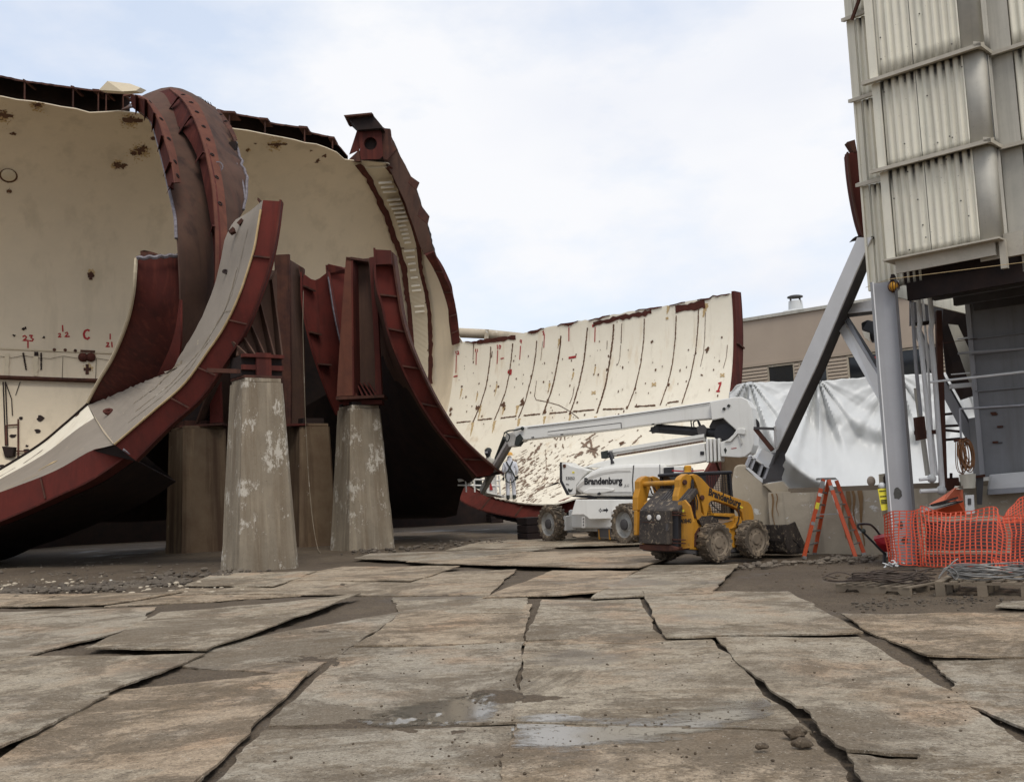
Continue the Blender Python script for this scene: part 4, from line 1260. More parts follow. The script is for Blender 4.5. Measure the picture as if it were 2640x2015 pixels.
# lower left part of the same skin: red curved wall with a thin pale edge
LA = [(354, 667, 28.3), (352, 700, 28.3), (347, 757, 28.6), (331, 829, 29.4), (295, 918, 31.0), (255, 986, 32.8), (226, 1042, 34.4)]
LB = [(410, 664, 28.5), (412, 720, 28.5), (410, 800, 28.8), (395, 880, 29.6), (365, 950, 31.0), (320, 1010, 32.6), (285, 1050, 34.0)]
LC = [(464, 660, 28.9), (468, 720, 28.9), (467, 800, 29.0), (462, 880, 29.4), (440, 960, 30.6), (400, 1020, 32.0), (360, 1060, 33.4)]
la, lb, lc = PL(LA, 40), PL(LB, 40), PL(LC, 40)
gL = loft([la, lb, lc], 8)
sheet(MB(), gL, 0.05).build("lower_skin", M["red"], arch, smooth=True)
MB().tube([p + Vec((-0.02, -0.04, 0)) for p in la], 0.055, 6).build("pale_edge", M["cream_clean"], arch)
MB().tube([p + Vec((0, -0.05, 0.02 * math.sin(i * 1.3))) for i, p in enumerate(PL([(355, 667, 28.2), (380, 665, 28.2), (410, 663, 28.3), (462, 659, 28.7)], 20))], 0.06, 6).build("torn_edge", M["cut"], arch)
MB().prism([P(362, 668, 28.5), P(362, 647, 28.5), P(372, 645, 28.5), (P(388, 648, 28.6)), P(394, 655, 28.6), P(394, 668, 28.6)], Vec((0.1, 0.3, 0))).build("torn_lug", M["rust"], arch)
# inner facet redder beside the crack
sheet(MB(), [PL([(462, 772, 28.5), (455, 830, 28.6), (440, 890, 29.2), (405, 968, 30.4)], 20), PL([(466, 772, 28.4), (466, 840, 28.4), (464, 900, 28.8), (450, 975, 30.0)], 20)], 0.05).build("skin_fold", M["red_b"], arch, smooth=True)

# ------------------------------------------------------------------ curved floor strip with red rim, swinging up at left
strip = thing("tunnel_floor_strip", "curved strip of tunnel shell with dusty grey face and red rim, rising from lower left", "tunnel shell", P(300, 1180, 27))
nA = 60
A_IN = [(678, 516, 24.0), (668, 575, 23.95), (657, 640, 23.95), (642, 692, 24.0), (621, 755, 24.1), (596, 813, 24.3), (569, 862, 24.6), (537, 908, 24.9), (475, 993, 25.5), (393, 1065, 26.2), (297, 1147, 26.9)]
A_OUT = [(727, 519, 23.9), (718, 590, 23.8), (706, 655, 23.8), (688, 720, 23.9), (668, 775, 24.0), (646, 832, 24.2), (615, 890, 24.5), (582, 940, 24.8), (522, 1026, 25.4), (440, 1100, 26.1), (352, 1188, 26.8)]
A_BK = [(608, 566, 26.2), (583, 605, 26.2), (570, 665, 26.2), (550, 744, 26.4), (511, 836, 26.8), (465, 914, 27.6), (438, 957, 28.3), (393, 975, 30.0), (344, 995, 31.3), (278, 1024, 33.0), (226, 1044, 34.2)]
ain, aout, abk = PL(A_IN, nA), PL(A_OUT, nA), PL(A_BK, nA)
A_IN2 = [(297, 1150, 27.3), (240, 1159, 27.5), (150, 1209, 28.2), (60, 1246, 28.8), (-60, 1287, 29.4), (-300, 1350, 30.5), (-1100, 1390, 32)]
A_OUT2 = [(322, 1176, 27.4), (236, 1234, 27.5), (150, 1275, 28.1), (60, 1316, 28.7), (-60, 1362, 29.3), (-300, 1430, 30.3), (-1100, 1475, 31.8)]
A_BK2 = [(226, 1044, 34.2), (164, 1098, 35.0), (100, 1150, 35.8), (0, 1212, 37.0), (-60, 1243, 37.6), (-300, 1330, 40), (-1100, 1375, 42)]
ain2, aout2, abk2 = PL(A_IN2, 60), PL(A_OUT2, 60), PL(A_BK2, 60)
jag = [p + Vec((0, 0, 0.06 * noise.noise(Vec((i * 0.8, 0, 0))))) for i, p in enumerate(abk)]
up = loft([ain, [a.lerp(b, 0.5) + Vec((0, 0, -0.04)) for a, b in zip(ain, jag)], jag], 6)
sheet(MB(), up, 0.06).build("face", M["deck"], strip, smooth=True)
lo_mid = [a.lerp(b, 0.72) - Vec((0, 0, 0.10)) for a, b in zip(ain2, abk2)]
lo = loft([ain2, [a.lerp(b, 0.5) - Vec((0, 0, 0.05)) for a, b in zip(ain2, lo_mid)], lo_mid], 6)
sheet(MB(), lo, 0.06).build("face", M["deck"], strip, smooth=True)
sheet(MB(), loft([lo_mid, abk2], None), 0.06).build("face_band", M["cream"], strip, smooth=True)
MB().tube([p + Vec((0, -0.02, 0.03)) for p in abk2], 0.05, 6).build("cut_edge", M["black"], strip)
MB().tube([p + Vec((0, -0.04, 0.02)) for p in ain[2:]], 0.028, 6).build("cut_edge", M["stain2"], strip)
# rim webs, flange lips, joints
sheet(MB(), [ain, aout], 0.08).build("rim_web", M["red_b"], strip, smooth=True)
sheet(MB(), [ain2, aout2], 0.08).build("rim_web", M["red_b"], strip, smooth=True)
sheet(MB(), [[p + Vec((0.02, -0.14, 0)) for p in aout], [p + Vec((0.0, 0.16, 0)) for p in aout]], 0.05).build("rim_flange", M["red"], strip, smooth=True)
sheet(MB(), [[p + Vec((0.02, -0.10, 0)) for p in aout2], [p + Vec((0.05, 0.7, 0)) for p in aout2]], 0.05).build("rim_flange", M["red"], strip, smooth=True)
MB().prism([P(297, 1145, 26.95), P(354, 1188, 26.9), P(322, 1178, 27.45), P(240, 1160, 27.45)], Vec((0, 0.05, -0.02))).build("notch_plate", M["black"], strip)
mb = MB().tube(PL([(318, 1158, 26.85), (332, 1166, 26.85), (345, 1178, 26.85), (354, 1184, 26.85)], 8), 0.04, 6)
mb.build("torch_cut", M["cut"], strip)
def joint(i, ring_a, ring_b, par, w=0.05):
    a, b = ring_a[i], ring_b[i]
    MB().bar(a.lerp(b, 0.03) + Vec((0, -0.02, 0)), a.lerp(b, 0.93) + Vec((0, -0.03, 0)), w * 0.8, 0.06, up=Vec((0, 1, 0))).build("rim_joint", M["rust"], par)
for i in (10, 22, 34, 43): joint(i, ain, aout, strip)
for i in (9, 20): joint(i, ain2, aout2, strip)
for pts in ([(663, 516), (664, 509), (669, 512), (669, 524)], [(610, 574), (622, 562), (628, 568), (616, 580)], [(588, 596), (600, 584), (604, 596), (592, 602)]):
    MB().prism([P(x, y, 25.2) for x, y in pts], Vec((0, 0.2, 0))).build("torn_lug", M["rust"], strip)
SA = Surf(up)
mb = MB()
stroke(mb, SA, [(640, 590), (628, 640), (615, 700), (598, 760), (575, 810), (560, 840)], 0.022, off=0.012, jit=0.6)
stroke(mb, SA, [(612, 690), (600, 740), (580, 800), (520, 900), (440, 990), (350, 1060)], 0.06, off=0.008, jit=0.8)
stroke(mb, SA, [(600, 800), (585, 803), (575, 805)], 0.02)
stroke(mb, SA, [(545, 870), (490, 950), (420, 1020), (330, 1090)], 0.05, off=0.008, jit=0.8)
stroke(mb, SA, [(470, 930), (400, 1000), (345, 1040)], 0.10, off=0.008, jit=0.8)
mb.build("scrape", M["conc"], strip)
mb = MB()
MB().lathe(Frame(SA.hit(284, 1064, 0.0)[0], CR, None, SA.hit(284, 1064)[1]), [(0.07, 0), (0.07, 0.10), (0.15, 0.11), (0.15, 0.0)], 8, closed=False).build("lifting_lug", M["weld"], strip)
MB().lathe(Frame(SA.hit(585, 701, 0.0)[0], CR, None, SA.hit(585, 701)[1]), [(0.03, 0), (0.03, 0.05), (0.07, 0.06), (0.07, 0.0)], 8, closed=False).build("lifting_lug", M["black"], strip)
SA2 = Surf(lo)
mb = MB()
for pts, w in (([(148, 1187), (125, 1198), (100, 1212)], .12), ([(100, 1222), (50, 1245), (0, 1268)], .06), ([(120, 1205), (60, 1238), (10, 1262)], .03)):
    stroke(mb, SA2, pts, w, off=0.01, jit=0.7)
mb.build("scrape", M["stain2"], strip)
SA3 = Surf(loft([lo_mid, abk2], None))
mb = MB()
for pts, w in (([(205, 1065), (195, 1074)], .1), ([(110, 1160), (85, 1178), (60, 1195)], .07), ([(80, 1190), (58, 1205)], .08), ([(95, 1150), (70, 1170)], .05), ([(40, 1205), (0, 1228)], .05)):
    stroke(mb, SA3, pts, w, off=0.01, jit=0.7)
mb.build("scrape", M["weld"], strip)
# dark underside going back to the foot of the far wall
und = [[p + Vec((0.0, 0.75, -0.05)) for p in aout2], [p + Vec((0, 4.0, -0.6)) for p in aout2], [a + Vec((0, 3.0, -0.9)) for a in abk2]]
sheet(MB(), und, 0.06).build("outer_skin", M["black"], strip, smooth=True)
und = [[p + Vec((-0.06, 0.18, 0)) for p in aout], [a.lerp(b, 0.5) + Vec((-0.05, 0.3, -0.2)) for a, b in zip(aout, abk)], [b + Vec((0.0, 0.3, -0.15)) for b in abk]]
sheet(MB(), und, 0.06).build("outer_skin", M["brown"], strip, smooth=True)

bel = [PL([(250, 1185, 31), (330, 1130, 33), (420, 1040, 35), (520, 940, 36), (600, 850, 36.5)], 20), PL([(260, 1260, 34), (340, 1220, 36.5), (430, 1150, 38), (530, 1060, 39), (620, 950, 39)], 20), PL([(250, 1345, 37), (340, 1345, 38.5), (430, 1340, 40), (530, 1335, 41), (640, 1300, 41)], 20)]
sheet(MB(), loft(bel, 8), 0.06).build("belly_shade_skin", M["black"], strip, smooth=True)  # black sheet added to stand for the shade below the strip

# ------------------------------------------------------------------ right-hand curved shell, seen from outside
shell = thing("tunnel_outer_shell", "dark red outer tunnel shell with flanged rim curving to a torn tip", "tunnel shell", P(1050, 1250, 33))
BL = [(966, 645, 30.0), (970, 731, 30.0), (987, 796, 30.1), (1004, 868, 30.3), (1037, 950, 30.7), (1080, 1035, 31.3), (1122, 1101, 31.9), (1151, 1137, 32.3), (1190, 1184, 32.9), (1230, 1229, 33.4)]
BR = [(1016, 655, 30.3), (1022, 700, 30.3), (1028, 742, 30.3), (1043, 829, 30.4), (1070, 911, 30.7), (1122, 1022, 31.4), (1177, 1110, 32.2), (1228, 1163, 32.9), (1269, 1198, 33.4), (1297, 1220, 33.8)]
nB = 56
bl, br_ = PL(BL, nB), PL(BR, nB)
sheet(MB(), [bl, br_], 0.08).build("rim_web", M["red_b"], shell, smooth=True)
sheet(MB(), [[p + Vec((0, -0.25, 0)) for p in br_], [p + Vec((0.05, 0.35, 0)) for p in br_]], 0.06).build("rim_flange", M["rust"], shell, smooth=True)
sheet(MB(), [[p + Vec((0, -0.3, 0)) for p in bl], [p + Vec((-0.08, 0.5, 0)) for p in bl]], 0.06).build("rim_flange", M["red"], shell, smooth=True)
for i in (9, 16, 24, 33, 42, 50):
    MB().bar(bl[i] + Vec((0.02, -0.06, 0.0)), br_[i] + Vec((0, -0.06, 0.0)), 0.05, 0.12, up=Vec((0, 1, 0))).build("rim_joint", M["rust"], shell)
MB().prism([P(968, 682, 29.75), P(968, 643, 29.75), P(1008, 645, 29.8), P(1010, 680, 29.8)], Vec((0, 0.25, 0))).build("rim_cap", M["red"], shell)
back = Vec((-0.16, 0.98, 0))
b0 = [a + back * 0.3 + Vec((0, 0, -0.02)) for a in bl]
b1 = [p + back * 3.4 + Vec((0, 0, -0.25)) for p in bl]
b2 = [p + back * 7.5 + Vec((0, 0, -0.6)) for p in bl]
sheet(MB(), loft([b0, b1, b2], 8), 0.06).build("outer_skin", M["brown"], shell, smooth=True)
# lower skin from the torn edge back to the far rim
e0 = PL([(1296, 1221, 33.85), (1262, 1224, 33.9), (1228, 1229, 33.9), (1180, 1236, 34.5), (1120, 1240, 36), (1090, 1232, 37)], 30)
e1 = PL([(1240, 1318, 37.2), (1200, 1300, 37.2), (1150, 1268, 37.2), (1100, 1262, 37.2), (1060, 1262, 37.4), (1020, 1262, 37.6)], 30)
sheet(MB(), loft([b0[-1:] * 31, e0], None), 0.03)
# belly down to just above the ground, its red primer coloured black as shade
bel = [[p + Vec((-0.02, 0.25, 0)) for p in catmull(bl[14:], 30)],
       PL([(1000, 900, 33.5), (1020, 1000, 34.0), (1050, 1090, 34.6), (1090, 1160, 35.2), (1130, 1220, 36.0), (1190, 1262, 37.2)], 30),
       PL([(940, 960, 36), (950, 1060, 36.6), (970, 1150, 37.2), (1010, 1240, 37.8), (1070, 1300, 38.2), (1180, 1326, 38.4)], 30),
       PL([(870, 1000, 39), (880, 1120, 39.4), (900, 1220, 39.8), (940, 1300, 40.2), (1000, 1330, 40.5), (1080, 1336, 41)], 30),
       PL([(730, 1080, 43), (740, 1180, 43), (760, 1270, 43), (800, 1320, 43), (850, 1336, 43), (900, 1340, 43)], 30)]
sheet(MB(), loft(bel, 9), 0.06).build("belly_shade_skin", M["black"], shell, smooth=True)
for pts in ([(1238, 1232), (1296, 1221), (1292, 1214), (1225, 1222)],):
    MB().prism([P(x, y, 33.6) for x, y in pts], Vec((-0.3, 0.8, 0.02))).build("torn_tip", M["black"], shell)
# ------------------------------------------------------------------ ribs and posts between the piers
def piece(th, name, pts, dep, mat, bevel=0.0):
    """plate from a pixel outline with depths, pushed back by dep"""
    return MB().prism([P(*p) for p in pts], Vec(dep)).build(name, mat, th, bevel=bevel)
ribs = thing("tunnel_rib_piece", "red curved rib of the tunnel standing between the two front piers", "tunnel rib", P(830, 1100, 37))
r1l = PL([(781, 704, 36.0), (783, 780, 36.0), (795, 850, 36.1), (815, 925, 36.4), (845, 1010, 37.0), (870, 1070, 37.6)], 36)
r1r = PL([(846, 700, 36.2), (853, 740, 36.2), (866, 820, 36.3), (884, 900, 36.7), (905, 980, 37.3), (925, 1050, 37.9)], 36)
r1m = PL([(812, 722, 36.5), (816, 790, 36.5), (828, 860, 36.6), (850, 930, 36.9), (878, 1000, 37.5), (900, 1065, 38.1)], 36)
sheet(MB(), loft([r1l, r1m, r1r], 6), 0.06).build("rib_web", M["red_b"], ribs, smooth=True)
sheet(MB(), [[p + Vec((0, -0.22, 0)) for p in r1l], [p + Vec((-0.02, 0.4, 0)) for p in r1l]], 0.05).build("rib_flange", M["red_b"], ribs, smooth=True)
sheet(MB(), [[p + Vec((0, -0.2, 0)) for p in r1r], [p + Vec((0.02, 0.4, 0)) for p in r1r]], 0.05).build("rib_flange", M["red"], ribs, smooth=True)
for i in (3, 14, 22): MB().bar(r1l[i].lerp(r1m[i], 0.05) + Vec((0, -0.04, 0)), r1l[i].lerp(r1m[i], 0.95) + Vec((0, -0.12, 0)), 0.06, 0.2, up=Vec((0, 1, 0))).build("rib_joint", M["rust"], ribs)
mb = MB().tube([p + Vec((0, -0.24, 0)) for p in r1r[2:26]], 0.03, 5); mb.build("pale_edge", M["cut"], ribs)
ribs2 = thing("tunnel_rib_piece", "short red rib plate with ragged top just left of the right saddle post", "tunnel rib", P(870, 900, 37))
q1 = PL([(845, 686, 36.6), (852, 760, 36.6), (870, 850, 36.9), (885, 900, 37)], 20); q2 = PL([(895, 690, 36.9), (895, 760, 36.9), (900, 850, 37.2), (905, 900, 37.4)], 20)
sheet(MB(), [q1, q2], 0.06).build("rib_web", M["red_b"], ribs2, smooth=True)
sheet(MB(), [[p + Vec((0, -0.2, 0)) for p in q1], [p + Vec((0, 0.3, 0)) for p in q1]], 0.05).build("rib_flange", M["red"], ribs2)
piece(ribs2, "torn_lug", [(843, 684, 36.4), (846, 680, 36.4), (882, 688, 36.5), (888, 694, 36.5), (890, 704, 36.6), (850, 704, 36.5)], (0.05, 0.12, 0), M["red"])

# ---- concrete piers (tapered, chamfered)
UX, UY = Vec((0.81, 0.586, 0)), Vec((-0.586, 0.81, 0))
def pier(q, name_label, base=1.5, top=1.02, h=4.5, mat=None, ledge=True, ch=0.13, stain_label=None, wide=1.0):
    q = Vec((q.x, q.y, 0))
    ctr = q + UX * base * wide / 2 + UY * base / 2
    th = thing("concrete_pier", name_label, "pier", ctr, "tapered concrete piers under the tunnel")
    def ring(s, z, c):
        a, b = s / 2 * wide, s / 2
        pts = [(-a + c, -b), (a - c, -b), (a, -b + c), (a, b - c), (a - c, b), (-a + c, b), (-a, b - c), (-a, -b + c)]
        return [ctr + UX * x + UY * y + Vec((0, 0, z)) for x, y in pts]
    mb = MB()
    rings = []
    nz = 26
    for i in range(nz + 1):
        f = i / nz
        rings.append(ring(base + (top - base) * f, -0.25 + (h + 0.25) * f, ch * (1 - 0.3 * f)))
    # subdivide each side so the faces are a little uneven
    def dense(r):
        out = []
        for a, b in zip(r, r[1:] + r[:1]):
            k = 7 if (b - a).length > 0.4 else 2
            out += [a.lerp(b, j / k) for j in range(k)]
        return out
    g = [dense(r) for r in rings]
    g = [[p + (p - ctr).normalized() * (0.02 * noise.fractal(p * 1.7, 0.8, 2, 4)) for p in r] for r in g]
    k = len(g[0])
    vs = [p for r in g for p in r]
    fs = [(i * k + j, i * k + (j + 1) % k, (i + 1) * k + (j + 1) % k, (i + 1) * k + j) for i in range(len(g) - 1) for j in range(k)] + [tuple((len(g) - 1) * k + j for j in range(k))]
    mb.add(vs, fs).build("shaft", mat or M["conc"], th, smooth=True)
    if ledge:
        mb = MB()
        a, b = top / 2 * wide * 0.9, top / 2 * 0.9
        mb.box(Frame(ctr, UX), -a, a, -b, b, h, h + 0.11)
        mb.build("cap", mat or M["conc"], th, bevel=0.02)
    return th, ctr, h + 0.11
p1, c1, h1 = pier(G(621, 1476), "near left concrete pier with white peeling paint, in front of the curved strip")
p2, c2, h2 = pier(G(905, 1421), "right concrete pier with a pale chamfered corner, free standing before the dark shell", 1.62, 1.06, 4.42)
p3, c3, h3 = pier(G(471, 1427), "rust stained rear left pier half hidden under the curved strip", 2.05, 1.75, 4.22, M["conc_d"], wide=0.85)
p4, c4, h4 = pier(G(775, 1411), "dark brown rear pier seen between the two front piers", 1.5, 1.15, 4.2, M["conc_d"])

# ---- saddle on the near left pier
F1 = Frame(c1 + Vec((0, 0, h1)), UX, UY)
sad1 = thing("saddle_bracket", "dark red saddle bracket with beams and gusset fins on top of the near left pier", "saddle bracket", c1 + Vec((0, 0, h1)))
MB().box(F1, -0.48, 0.48, -0.46, 0.46, 0.0, 0.06).build("base_plate", M["rust"], sad1)
MB().box(F1, -0.16, 0.22, -0.44, -0.36, 0.06, 0.62).build("bearing_block", M["red"], sad1)
MB().box(F1, -0.50, 0.55, -0.47, -0.30, 0.50, 0.58).build("cross_beam", M["red"], sad1)
MB().box(F1, -0.50, 0.55, -0.40, -0.30, 0.20, 0.32).build("cross_beam", M["red"], sad1)
MB().box(F1, -0.50, 0.55, -0.30, 0.42, 0.06, 0.55).build("saddle_box", M["black"], sad1)
for i, (x, tx) in enumerate(((-0.42, -0.55), (-0.2, -0.42), (0.05, -0.2), (0.3, 0.1), (0.5, 0.5))):
    ht = (0.95, 1.3, 1.7, 2.3, 2.6)[i]
    mb = MB().prism([F1(x, -0.42, 0.58), F1(x + 0.02, 0.4, 0.58), F1(tx, 0.45, ht), F1(tx, 0.1, ht)], UX * 0.04)
    mb.build("gusset_fin", M["brown"], sad1)
MB().prism([F1(-0.5, -0.05, 0.58), F1(0.55, -0.05, 0.58), F1(0.72, 0.3, 2.9), F1(-0.3, 0.3, 1.5)], UY * 0.06).build("saddle_plate", M["brown"], sad1)
MB().box(F1, -1.35, -0.55, -0.4, -0.32, 0.1, 0.2).build("tie_beam", M["rust"], sad1)

# ---- saddle on the right pier: two tapering posts, dark recess, fins
F2 = Frame(c2 + Vec((0, 0, h2)), UX, UY)
Y2 = c2.y - 0.75
sad2 = thing("saddle_bracket", "tall red saddle with two tapering posts on top of the right pier", "saddle bracket", c2 + Vec((0, 0, h2)))
MB().box(F2, -0.46, 0.46, -0.46, 0.46, 0.0, 0.1).build("base_plate", M["black"], sad2)
piece(sad2, "bearing_block", [(884, 1044, Y2 + 0.3), (984, 1040, Y2 + 0.3), (984, 1030, Y2 + 0.3), (884, 1030, Y2 + 0.3)], (0, 0.6, 0), M["red"])
piece(sad2, "shoe_plate", [(866, 1030, Y2), (990, 1024, Y2 + 0.1), (990, 1017, Y2 + 0.1), (866, 1022, Y2)], (0, 0.9, 0), M["rust"])
piece(sad2, "post", [(868, 1021, Y2 + 0.02), (910, 1019, Y2 + 0.02), (909, 900, Y2 + 0.1), (907, 780, Y2 + 0.15), (905, 663, Y2 + 0.2), (892, 662, Y2 + 0.2), (884, 760, Y2 + 0.15), (875, 900, Y2 + 0.1)], (0.03, 0.1, 0), M["rust_o"])
piece(sad2, "post_flange", [(905, 663, Y2 + 0.2), (909, 664, Y2 + 0.2), (913, 1019, Y2 + 0.02), (909, 1019, Y2 + 0.02)], (0.1, 0.8, 0), M["red"])
piece(sad2, "post", [(968, 1017, Y2 + 0.2), (984, 1017, Y2 + 0.2), (978, 900, Y2 + 0.25), (972, 760, Y2 + 0.3), (962, 662, Y2 + 0.35), (952, 664, Y2 + 0.35), (960, 800, Y2 + 0.3), (966, 920, Y2 + 0.25)], (0.03, 0.1, 0), M["red"])
piece(sad2, "recess_plate", [(907, 1019, Y2 + 0.75), (972, 1017, Y2 + 0.75), (964, 664, Y2 + 0.85), (905, 670, Y2 + 0.85)], (0, 0.06, 0), M["brown"])
piece(sad2, "top_plate", [(892, 664, Y2 + 0.15), (905, 662, Y2 + 0.15), (950, 669, Y2 + 0.4), (965, 662, Y2 + 0.5), (965, 667, Y2 + 0.5), (950, 675, Y2 + 0.4), (905, 668, Y2 + 0.15)], (0, 0.7, 0), M["rust"])
piece(sad2, "post_flange", [(950, 668, Y2 + 0.4), (968, 662, Y2 + 0.4), (972, 760, Y2 + 0.4), (958, 770, Y2 + 0.4)], (0, 0.06, 0), M["brown"])
for k, (xb, xt) in enumerate(((915, 910), (932, 918), (945, 926), (957, 936), (967, 948))):
    piece(sad2, "gusset_fin", [(xb, 1019, Y2 + 0.15), (xb + 5, 1019, Y2 + 0.15), (xt + 2, 985, Y2 + 0.6), (xt, 985, Y2 + 0.6)], (0.0, 0.3, 0), M["red"])

# ---- tall post on the rear pier between the front piers
post = thing("saddle_post", "tall weathered red steel post rising behind the near left pier", "steel post", c4 + Vec((0, 0, h4)))
Y4 = c4.y - 0.7
piece(post, "post", [(707, 657, Y4), (745, 655, Y4), (747, 800, Y4), (750, 1000, Y4), (749, 1094, Y4), (716, 1096, Y4), (712, 900, Y4)], (0.02, 0.12, 0), M["rust"])
piece(post, "post_flange", [(745, 668, Y4 + 0.1), (771, 684, Y4 + 0.8), (775, 690, Y4 + 0.9), (782, 860, Y4 + 0.9), (786, 1094, Y4 + 0.8), (749, 1094, Y4 + 0.1)], (0.02, 0.1, 0), M["brown"])
piece(post, "torn_lug", [(770, 684, Y4 + 0.5), (782, 690, Y4 + 0.5), (781, 712, Y4 + 0.5), (772, 708, Y4 + 0.5)], (0, 0.3, 0), M["rust"])
piece(post, "shoe_plate", [(738, 1098, Y4 - 0.1), (786, 1096, Y4 - 0.1), (786, 1091, Y4 - 0.1), (738, 1092, Y4 - 0.1)], (0.2, 0.9, 0), M["red"])
MB().box(Frame(c4 + Vec((0, 0, h4)), UX, UY), -0.4, 0.4, -0.4, 0.4, -0.02, 0.2).build("bearing_block", M["black"], post)
# rear-left stub post under the strip
post3 = thing("saddle_post", "short red steel post on the rust stained rear left pier, under the curved strip", "steel post", c3 + Vec((0, 0, h3)))
Y3 = c3.y - 0.55
piece(post3, "post", [(541, 970, Y3), (566, 945, Y3), (570, 1088, Y3), (541, 1090, Y3)], (0.03, 0.15, 0), M["red_b"])
piece(post3, "recess_plate", [(470, 1060, Y3 + 0.5), (541, 960, Y3 + 0.5), (545, 1092, Y3 + 0.5), (470, 1096, Y3 + 0.5)], (0, 0.1, 0), M["black"])
piece(post3, "shoe_plate", [(462, 1102, Y3 - 0.2), (574, 1095, Y3 - 0.2), (574, 1089, Y3 - 0.2), (462, 1096, Y3 - 0.2)], (0, 1.2, 0), M["rust"])
MB().box(Frame(c3 + Vec((0, 0, h3)), UX, UY), -0.6, 0.6, -0.6, 0.6, -0.02, 0.2).build("bearing_block", M["rust"], post3)
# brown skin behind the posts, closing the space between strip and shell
bg = thing("tunnel_skin_panel", "dark brown curved tunnel skin with a black sheet added as shade between the posts", "tunnel shell", P(690, 900, 42))
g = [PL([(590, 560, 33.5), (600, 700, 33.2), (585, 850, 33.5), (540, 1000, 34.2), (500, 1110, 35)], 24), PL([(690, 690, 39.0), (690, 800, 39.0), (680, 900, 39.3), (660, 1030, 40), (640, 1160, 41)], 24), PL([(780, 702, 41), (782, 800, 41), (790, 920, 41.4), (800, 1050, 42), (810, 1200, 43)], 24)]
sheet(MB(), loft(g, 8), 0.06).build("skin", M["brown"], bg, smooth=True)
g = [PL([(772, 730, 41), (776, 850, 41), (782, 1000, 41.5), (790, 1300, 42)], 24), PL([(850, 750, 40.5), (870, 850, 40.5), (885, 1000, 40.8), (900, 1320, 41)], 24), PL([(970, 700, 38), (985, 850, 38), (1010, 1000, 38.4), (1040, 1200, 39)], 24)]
sheet(MB(), loft(g, 8), 0.06).build("skin", M["black"], bg, smooth=True)  # black sheet added to darken the gap between the posts
# black walls added to keep light out from under the tunnel
blocker = thing("shade_wall", "added black wall blocking light at the back under the tunnel", "wall", Vec((-20, 47, 0)))
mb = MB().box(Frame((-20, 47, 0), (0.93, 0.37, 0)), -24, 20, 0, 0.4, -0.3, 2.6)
mb.build("wall_face", M["black"], blocker)
blocker2 = thing("shade_wall", "added black side wall blocking light at the far left under the tunnel", "wall", Vec((-24, 36, 0)))
MB().box(Frame((-24, 36, 0), (0.3, 0.95, 0)), -9, 14, 0, 0.4, -0.3, 2.4).build("wall_face", M["black"], blocker2)
# hanging cable in front of the shell
cab = thing("hanging_cable", "thin pale cable hanging between the piers down to the ground", "cable", G(822, 1420))
MB().tube(PL([(782, 750, 33), (781, 850, 33), (785, 1000, 33), (788, 1090, 33), (795, 1220, 33), (806, 1340, 32.6), (818, 1408, 32), (826, 1424, 31)], 40), 0.011, 5).build("cable", M["conc"], cab)
# timber blocks under the near rim
for x, y, w, yb in ((1275, 1322, 34, 1347), (1368, 1332, 46, 1392)):
    g0 = G(x, yb)
    blk = thing("timber_block", "dark cribbing block under the red rim, %s" % ("far one" if x < 1300 else "beside the lift's left wheel"), "support block", g0)
    ww = w / 2600 * g0.y
    zt_ = P(x, y, g0.y).z
    n = 3
    for k in range(n):
        MB().box(Frame(g0, (0.9, 0.4, 0)), -ww / 2, ww / 2, -0.4, 0.4, zt_ * k / n + 0.004, zt_ * (k + 1) / n - 0.01).build("timber", M["black"], blk, bevel=0.02)
# ------------------------------------------------------------------ materials for the right half
def cladding(name, c1, c2):
    t = NT(name)
    c = t.mix(t.ramp(t.noise(0.9, 7, 0.65), 0.32, 0.68), c1, c2)
    c = t.mix(t.math("MULTIPLY", t.ramp(t.noise(3.0, 6, 0.65, stretch=(1, 1, 0.05), seed=5), 0.50, 0.66), 0.45), c, tuple(x * 0.5 for x in c1))
    c = t.mix(t.math("MULTIPLY", t.ramp(t.noise(6.0, 5, 0.6, stretch=(1, 1, 0.06), seed=8), 0.54, 0.68), 0.3), c, tuple(min(0.8, x * 1.12) for x in c1))
    at = t.n.new("ShaderNodeAttribute"); at.attribute_name = "grime"
    g = t.math("MULTIPLY", at.outputs["Fac"], t.math("ADD", t.math("MULTIPLY", t.noise(7, 6, 0.75, stretch=(1, 1, 0.35), seed=12), 2.0), 0.0))
    c = t.mix(t.ramp(g, 0.05, 0.95), c, (0.045, 0.042, 0.04))
    c = t.mix(t.ramp(t.noise(22, 5, 0.8, seed=15), 0.64, 0.69), c, (0.16, 0.15, 0.13))
    t.bump(t.noise(14, 6, 0.65, seed=1), 0.06)
    return t.out(c, 0.72, 0, 0.3)
M["clad"] = cladding("weathered_cladding", (0.76, 0.715, 0.585), (0.67, 0.635, 0.53))
M["clad_d"] = cladding("grimy_cladding", (0.52, 0.49, 0.42), (0.38, 0.365, 0.32))
M["grime"] = grunge("black_grime", (0.045, 0.042, 0.04), (0.11, 0.105, 0.095), 6, rough=0.9, bump=0)
M["trim"] = grunge("trim_metal", (0.52, 0.475, 0.39), (0.40, 0.365, 0.30), 3, speck=((0.12, 0.09, 0.07), 9, 0.66), rough=0.75)
M["steel_g"] = grunge("grey_steel_paint", (0.40, 0.40, 0.415), (0.34, 0.34, 0.355), 0.7, streak=((0.25, 0.24, 0.23), 0.3, 2.5), speck=((0.14, 0.10, 0.08), 7, 0.735), rough=0.55, bump=0.05, fine=0.05)
M["steel_w"] = grunge("pale_steel_paint", (0.76, 0.755, 0.74), (0.68, 0.675, 0.66), 0.8, speck=((0.22, 0.13, 0.07), 5, 0.735), rough=0.55, bump=0.05, fine=0.05)
